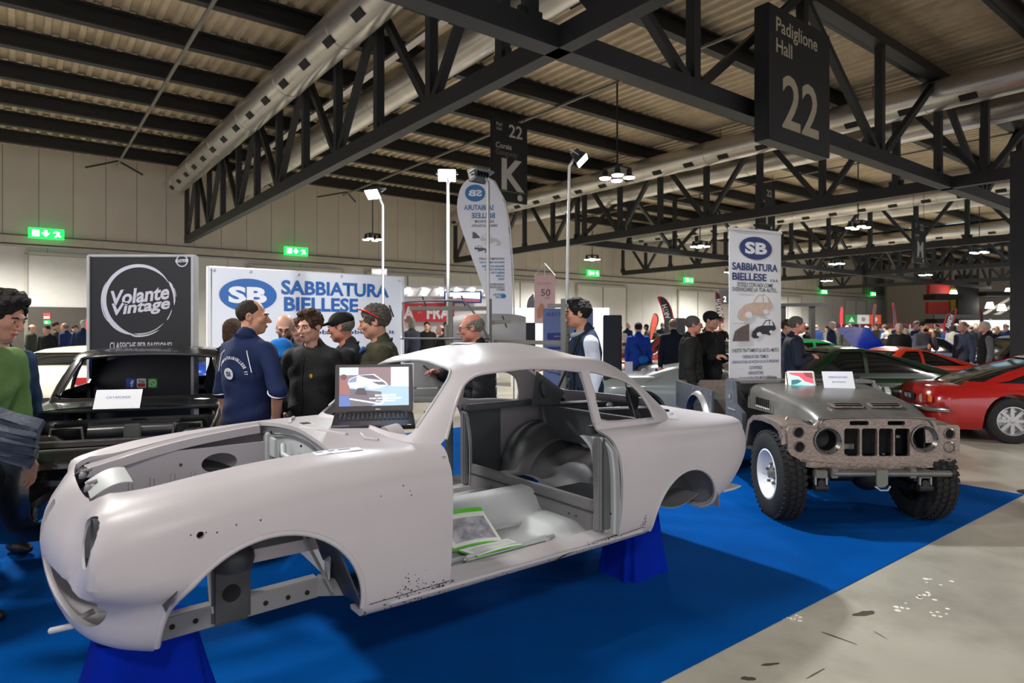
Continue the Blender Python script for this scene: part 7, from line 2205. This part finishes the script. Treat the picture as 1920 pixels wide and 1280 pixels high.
for i, (px, Y, wh) in enumerate(spots):
    src = proto[i % 4]
    c_ = copy_tree(src)
    c_.location = (X_(px, Y), Y, 0)
    c_.rotation_euler = (0, 0, R((i * 137) % 360))
    s_ = .94 + .1 * ((i * 7) % 10) / 10
    c_.scale = (s_, s_, s_)
    n_ = cnt_.get(wh, 0); cnt_[wh] = n_ + 1
    tag(c_, 'distant visitor in %s coat, %s in line %s' % (CN[(i * 3) % 10], ORD[n_], wh), 'person', 'distant visitors')
    for ch in c_.children:
        nm = ch.name.split('.')[0]
        m_ = {'jacket': coats[(i * 3) % 10], 'hair': hairs[i % 5], 'trousers': (dk_tr, jeans, blk_c)[i % 3]}.get(nm)
        if m_:
            ch.material_slots[0].link = 'OBJECT'
            ch.material_slots[0].material = m_
for r0 in proto:
    for ch in list(r0.children): bpy.data.objects.remove(ch)
    bpy.data.objects.remove(r0)
for o in bpy.data.objects:
    if '_k' in o.keys(): del o['_k']
# ---------------------------------------------------------------- other stands further back
def panel(name, px0, px1, py0, py1, Y, m_, label, cat, th=.06, to_floor=False, bevel=0.0):
    """upright board facing the camera side at depth Y"""
    x0, x1 = X_(px0, Y), X_(px1, Y)
    z1 = CAMH + (HY - py0) / FPX * Y
    z0 = 0.0 if to_floor else CAMH + (HY - py1) / FPX * Y
    r_ = empty(name, ((x0 + x1) / 2, Y, z0), 0, label, cat)
    MB().box((0, 0, (z1 - z0) / 2), (x1 - x0, th, z1 - z0)).obj('board', m_, r_, bevel=bevel)
    return r_, x1 - x0, z1 - z0
def pM(x, z, th=.06): return face_matrix((x, -th / 2 - .004, z), (1, 0, 0), (0, 0, 1))
booth_w = mat('booth_white', srgb(224, 222, 224), .6, var=.03)
red_sign = mat('fair_red', srgb(205, 58, 66), .6, var=.03)
navy_p = mat('navy_panel', srgb(48, 62, 130), .5, var=.05)
pink = mat('pink_banner', srgb(226, 190, 190), .7, var=.05)
dkred = mat('dark_red_fascia', srgb(110, 26, 34), .6, var=.05)
r_, w_, h_ = panel('stand_wall', 748, 935, 536, 660, 20.0, booth_w, 'white stand wall seen through the loose window panel', 'stand wall', to_floor=True)
for k in range(9):
    x = -w_ / 2 + .2 + (w_ - .4) * k / 8
    MB().bar((x, -.05, h_ - .32), (x + .2, -.05, h_ - .08), .025, .025).obj('truss_web', alu, r_)
for z in (h_ - .06, h_ - .34): MB().bar((-w_ / 2, -.05, z), (w_ / 2, -.05, z), .04, .04).obj('truss_rail', alu, r_)
for k in range(6):
    MB().lathe([(0, 0), (.06, 0), (.05, .1)], 12, Matrix.Translation((-w_ / 2 + .3 + k * .5, -.12, h_ - .2))).obj('stand_lamp', lamp_glow, r_)
r_, w_, h_ = panel('red_sign', 752, 852, 568, 603, 19.8, red_sign, 'red sign with white letters FRA behind the loose window panel', 'sign', .05)
fit('A * FRA', w_ * .88, h_ * .72, white_ink, r_, pM(-.02, h_ * .5, .05), bold=.04)
r_, w_, h_ = panel('video_screen', 833, 903, 546, 568, 19.6, mat('screen_frame', srgb(24, 40, 110), .4), 'wide blue framed video screen above the bald visitor', 'screen', .1)
flat([(-w_ * .46, h_ * .1), (w_ * .46, h_ * .1), (w_ * .46, h_ * .9), (-w_ * .46, h_ * .9)], scr('video_sky', (190, 205, 225), 1.0), r_, pM(0, 0, .1), 'display')
flat([(-w_ * .46, h_ * .1), (w_ * .46, h_ * .1), (w_ * .46, h_ * .35), (-w_ * .1, h_ * .45), (-w_ * .46, h_ * .3)], scr('video_land', (120, 70, 80), .8), r_, pM(0, 0, .1) @ Matrix.Translation((0, 0, .004)), 'display')
panel('stand_wall', 958, 1142, 577, 690, 17.0, booth_w, 'low white stand wall behind the pink banner', 'stand wall', to_floor=True)
panel('dark_cabinet', 986, 1003, 605, 690, 12.5, mat('dark_cabinet', srgb(38, 38, 42), .5), 'narrow dark cabinet left of the pink banner', 'cabinet', .4, True)
r_, w_, h_ = panel('pink_banner', 1002, 1041, 516, 606, 15.0, pink, 'tall pink banner with the number 50', 'banner', .02)
fit('50', w_ * .45, h_ * .14, mat('banner_brown', srgb(90, 66, 66), .6), r_, pM(.02, h_ * .64, .02))
fit('Concours', w_ * .7, h_ * .06, mat('banner_rose', srgb(200, 150, 150), .6), r_, pM(0, h_ * .84, .02))
fit('ANNI', w_ * .25, h_ * .035, mat('banner_brown', srgb(90, 66, 66), .6), r_, pM(.06, h_ * .53, .02))
flat([(x * w_, z * h_) for x, z in ((-.2, .10), (.02, .12), (.10, .28), (.16, .36), (.02, .42), (-.05, .40), (-.22, .28))], mat('banner_figure', srgb(206, 140, 110), .6), r_, pM(-.08, 0, .02), 'figure_print')
MB().tube([(-w_ / 2, 0, h_), (0, 0, h_ + .28), (w_ / 2, 0, h_)], .008, 6).obj('cord', white_ink, r_)
MB().bar((0, .03, h_ + .3), (0, .03, -1.55), .02, .02).obj('pole', alu, r_)
r_, w_, h_ = panel('blue_banner', 1018, 1112, 578, 720, 11.0, mat('periwinkle_panel', srgb(116, 132, 178), .6, var=.06), 'wide periwinkle blue banner behind the man in the vest', 'banner', .03, True)
fit('ELECTRON  PUMP', w_ * .84, .055, navy_p, r_, pM(0, h_ - .10, .03))
for z, wv in ((h_ - .48, .6), (h_ - .72, .6)):
    flat(rrect(-w_ * .42, -w_ * .42 + wv, z - .06, z + .06, .03), navy_p, r_, pM(0, 0, .03), 'caption_bar')
    fit('soluzioni per il restauro', wv * .7, .03, white_ink, r_, pM(-w_ * .42 + wv * .55, z, .03) @ Matrix.Translation((0, 0, .004)))
for px in (1148, ):
    Y = 9.4
    r_ = empty('loudspeaker_tower', (X_(px, Y), Y, 0), R(-6), 'tall black loudspeaker tower right of the man in the vest', 'loudspeaker')
    MB().box((0, 0, .87), (.26, .30, 1.74)).obj('cabinet', mat('speaker_black', srgb(30, 32, 34), .6), r_, bevel=.01)
    MB().box((-.01, -.153, .9), (.22, .01, 1.6)).obj('grille', mat('speaker_grille', srgb(44, 47, 50), .8), r_)
    MB().box((0, 0, .03), (.40, .40, .05)).obj('foot', steel, r_)
r_, w_, h_ = panel('notice_board', 1172, 1186, 678, 700, 9.0, paper, 'small white notice right of the loudspeaker tower', 'notice', .01)
r_, w_, h_ = panel('black_display_panel', 1246, 1284, 596, 690, 19.0, mat('matt_black_panel', srgb(26, 27, 28), .7), 'matt black display panel behind the man with black jacket', 'display panel', .1, True)
MB().bar((0, -.06, 0), (0, -.06, h_), .03, .02).obj('joint', alu, r_)
r_, w_, h_ = panel('small_wall_sign', 1348, 1366, 543, 570, 30.0, sign_b, 'small black wall sign with a 2 left of the roll-up', 'sign', .05)
fit('2', w_ * .3, h_ * .4, sign_w, r_, pM(w_ * .1, h_ * .35, .05), bold=.02)
r_, w_, h_ = panel('small_wall_sign', 697, 726, 504, 518, 27.0, sign_b, 'small black Padiglione sign over the white banner corner', 'sign', .05)
fit('Padiglione', w_ * .8, h_ * .4, sign_w, r_, pM(0, h_ * .55, .05), bold=.01)
r_, w_, h_ = panel('warning_sign', 82, 95, 587, 598, 21.5, mat('warning_red', srgb(190, 50, 46), .6), 'small red and white fire sign on the left wall', 'sign', .04)
flat([(-w_ * .4, h_ * .1), (w_ * .4, h_ * .1), (w_ * .4, h_ * .45), (-w_ * .4, h_ * .45)], white_ink, r_, pM(0, 0, .04), 'text_field')
r_, w_, h_ = panel('warning_sign', 83, 94, 601, 607, 21.5, exit_g, 'small green escape sign below the red fire sign', 'sign', .04)
flat([(-w_ * .2, h_ * .2), (w_ * .1, h_ * .2), (w_ * .1, h_ * .8), (-w_ * .2, h_ * .8)], exit_w, r_, pM(0, 0, .04), 'symbol')
# fire extinguisher stand left of the black banner
p_ = at(169, 640, 12.0)
r_ = empty('extinguisher_stand', (p_.x, p_.y, 0), 0, 'hooped red extinguisher stand left of the black banner', 'extinguisher')
MB().tube([(-.06, 0, .0), (-.06, 0, 1.75), (-.03, 0, 1.86), (.03, 0, 1.86), (.06, 0, 1.75), (.06, 0, 0)], .012, 8).obj('hoop', alu_d, r_, smooth=60)
MB().box((0, -.02, 1.62), (.13, .02, .2)).obj('red_plate', mat('warning_red', srgb(190, 50, 46), .6), r_)
MB().cyl((0, 0, .1), (0, 0, .55), .08, 16).obj('extinguisher', mat('warning_red', srgb(190, 50, 46), .6), r_, smooth=50)
# feather flags on the far stands
def feather(pts, Y, m_in, m_edge, label, word=None, tilt=0):
    P_ = [((px - pts[0][0]) / FPX * Y, CAMH + (HY - py) / FPX * Y) for px, py in [tuple(q) for q in spline(pts, 4, True)]]
    r_ = empty('advertising_flag', (X_(pts[0][0], Y), Y, 0), 0, label, 'flag')
    MB().prism(P_, 'y', -.004, .004).obj('edge', m_edge, r_)
    c_ = (sum(p[0] for p in P_) / len(P_), sum(p[1] for p in P_) / len(P_))
    MB().prism([(c_[0] + (x - c_[0]) * .74, c_[1] + (z - c_[1]) * .93) for x, z in P_], 'y', -.010, .010).obj('field', m_in, r_)
    zb_ = min(p[1] for p in P_)
    xb_ = [p[0] for p in P_ if p[1] == zb_][0]
    MB().bar((xb_, 0, zb_ + .1), (xb_, 0, .02), .03, .03).obj('pole', alu, r_)
    MB().box((xb_, 0, .02), (.5, .5, .03)).obj('foot', steel, r_)
    if word:
        zt = max(p[1] for p in P_)
        fit(word, (zt - zb_) * .55, .16 * (Y / 20), white_ink, r_, face_matrix((c_[0], -.016, c_[1]), (-tilt, 0, 1), (-1, 0, -tilt)), bold=.02)
    return r_
dk = mat('flag_charcoal', srgb(40, 38, 46), .6); rd = mat('flag_red', srgb(190, 36, 46), .6); orr = mat('flag_orange', srgb(200, 84, 60), .6)
feather([(1233, 557), (1246, 558), (1258, 575), (1264, 600), (1266, 625), (1250, 625), (1246, 605), (1240, 578)], 22, dk, rd, 'dark flag with red edge left of the couple', 'ABARTH', .3)
feather([(1341, 548), (1350, 553), (1354, 575), (1357, 604), (1346, 604), (1344, 580)], 24, dk, rd, 'narrow dark flag with red edge just left of the roll-up', 'ABARTH', .15)
feather([(1226, 588), (1234, 592), (1234, 606), (1226, 622), (1220, 640), (1217, 640), (1219, 612)], 19, orr, dk, 'dark flag with an orange picture behind the blue coat')
feather([(986, 580), (988, 562), (996, 553), (1003, 551), (1003, 580)], 18, dk, ban_w, 'dark arched flag with pale edge left of the pink banner')
feather([(1638, 574), (1643, 573), (1641, 590), (1640, 612), (1635, 612)], 34, dk, rd, 'thin dark flag left among the flags over the crowd')
feather([(1673, 568), (1677, 572), (1680, 592), (1681, 614), (1676, 614), (1675, 590)], 36, dk, rd, 'thin dark flag second among the flags over the crowd')
feather([(1576, 580), (1580, 577), (1580, 606), (1575, 606)], 38, rd, rd, 'small plain red flag left of the green sign')
feather([(1794, 578), (1790, 600), (1780, 622), (1769, 622), (1770, 604), (1778, 588)], 26, dk, rd, 'large leaning dark flag with pink edge over the crowd', 'ABARTH', -.4)
feather([(1836, 577), (1843, 585), (1844, 610), (1838, 610), (1837, 592)], 30, dk, rd, 'dark flag at the far right of the crowd')
# long stand fascia at the back right
r_, w_, h_ = panel('stand_row', 1562, 1772, 608, 660, 42, booth_w, 'long row of white stands with a dark red fascia', 'stand', .2, True)
MB().box((0, -.14, h_ - .10), (w_, .1, .32)).obj('fascia', dkred, r_)
for k in range(10): MB().box((-w_ / 2 + w_ * k / 9, -.2, h_ / 2), (.10, .06, h_)).obj('post', alu, r_)
for k in range(9): MB().box((-w_ / 2 + w_ * (k + .5) / 9, -.16, h_ - .45), (w_ / 12, .05, .28)).obj('cream_sign', mat('cream_sign', srgb(226, 204, 150), .6), r_)
for a_, b_, m_, lab in ((1586, 1606, mat('fair_green', srgb(30, 140, 66), .6), 'green square sign over the stand row'), (1607, 1629, booth_w, 'white square sign over the stand row'), (1630, 1651, mat('fair_orange', srgb(225, 90, 50), .6), 'orange square sign over the stand row')):
    r_, w_, h_ = panel('stand_sign', a_, b_, 590, 607, 41, m_, lab, 'sign', .1)
    flat([(-w_ * .28, h_ * .22), (w_ * .28, h_ * .22), (0, h_ * .78)] if a_ == 1586 else oval(w_ * .18, h_ * .25, 0, h_ * .5, 16), booth_w if a_ != 1607 else ban_grey, r_, pM(0, 0, .1), 'symbol')
# the gallery beyond the end of the wall
GY = 56
gal = empty('gallery', (X_(1825, GY), GY, 0), 0, 'far red and black gallery beyond the right end of the wall', 'gallery')
gx = lambda px: X_(px, GY) - X_(1825, GY)
gz = lambda py: CAMH + (HY - py) / FPX * GY
def gbox(a_, b_, t_, u_, m_, nm, d=.0, th=.4): MB().box(((gx(a_) + gx(b_)) / 2, d, (gz(t_) + gz(u_)) / 2), (gx(b_) - gx(a_), th, gz(t_) - gz(u_))).obj(nm, m_, gal)
gbox(1736, 1990, 470, 650, mat('gallery_wall', srgb(150, 138, 124), .7), 'back_wall', 6.0)
red_p = mat('gallery_red', srgb(196, 52, 40), .6); blk_p = mat('gallery_black', srgb(26, 25, 26), .6)
gbox(1740, 1778, 522, 553, red_p, 'red_panel'); gbox(1738, 1776, 566, 588, red_p, 'red_panel'); gbox(1779, 1788, 540, 590, mat('gallery_yellow', srgb(170, 150, 40), .6), 'yellow_panel', -.1)
gbox(1788, 1828, 516, 640, blk_p, 'black_tower', -.3); gbox(1734, 1784, 552, 562, blk_p, 'balcony', -.6, 1.6); gbox(1828, 1990, 548, 556, blk_p, 'balcony', -.6, 1.6); gbox(1734, 1990, 590, 598, alu_d, 'handrail', -1.2, .2); gbox(1734, 1790, 598, 612, blk_p, 'underside', -.8, 1.6)
for k, (px, py) in enumerate(((1773, 552), (1862, 578), (1840, 574), (1875, 548), (1900, 585))):
    MB().lathe([(0, -.2), (.35, -.2), (.2, .3), (0, .3)], 14, Matrix.Translation((gx(px), -1.0, gz(py)))).obj('gallery_lamp', lamp_glow, gal)
for px0, px1 in ((1835, 1905), (1860, 1935)): MB().bar((gx(px0), .5, gz(598)), (gx(px1), .5, gz(556)), .25, .25).obj('stair_rail', mat('pale_steel', srgb(180, 176, 166), .5), gal)
r_, w_, h_ = panel('stand_wall', 1800, 1990, 600, 660, 40, booth_w, 'white stand front below the gallery', 'stand wall', .2, True)
fit('FIERA', w_ * .2, h_ * .12, ban_black, r_, pM(-w_ * .2, h_ * .7, .2))
# steel column at the right edge
cx_ = X_(1916, 12.5)
r_ = empty('steel_column', (cx_, 12.5, 0), HROT, 'dark steel column at the right edge of the picture', 'column')
MB().box((0, 0, 2.5), (.05, .30, 5.0)).obj('web', steel, r_)
for s_ in (-1, 1): MB().box((s_ * .15, 0, 2.5), (.03, .30, 5.0)).obj('flange', steel, r_)
MB().box((0, 0, .02), (.5, .5, .04)).obj('base_plate', steel, r_)
MB().box((-.02, -.17, 3.2), (.16, .02, .24)).obj('red_notice', mat('warning_red', srgb(190, 50, 46), .6), r_)
# portal frame of a lift on a far stand
r_ = empty('car_lift', (X_(1490, 24), 24, 0), 0, 'black car lift with lit top right of the roll-up', 'car lift')
for s_ in (-1, 1): MB().box((s_ * .55 + .1, 0, 1.2), (.16, .2, 2.4)).obj('post', steel, r_)
MB().box((.1, 0, 2.42), (2.2, .25, .12)).obj('top_beam', steel, r_)
MB().box((-.5, -.1, 1.5), (1.8, .1, .4)).obj('light_box', scr('lift_box', (240, 215, 190), 1.2), r_)
end = MB().box((86, 7, 4), (.3, 60, 8)).obj('wall_right', mat('end_wall', srgb(130, 122, 112), .7), None, rot=(0, 0, HROT)); tag(end, kind='structure')
# ---------------------------------------------------------------- done
bpy.data.scenes.remove(WORK)
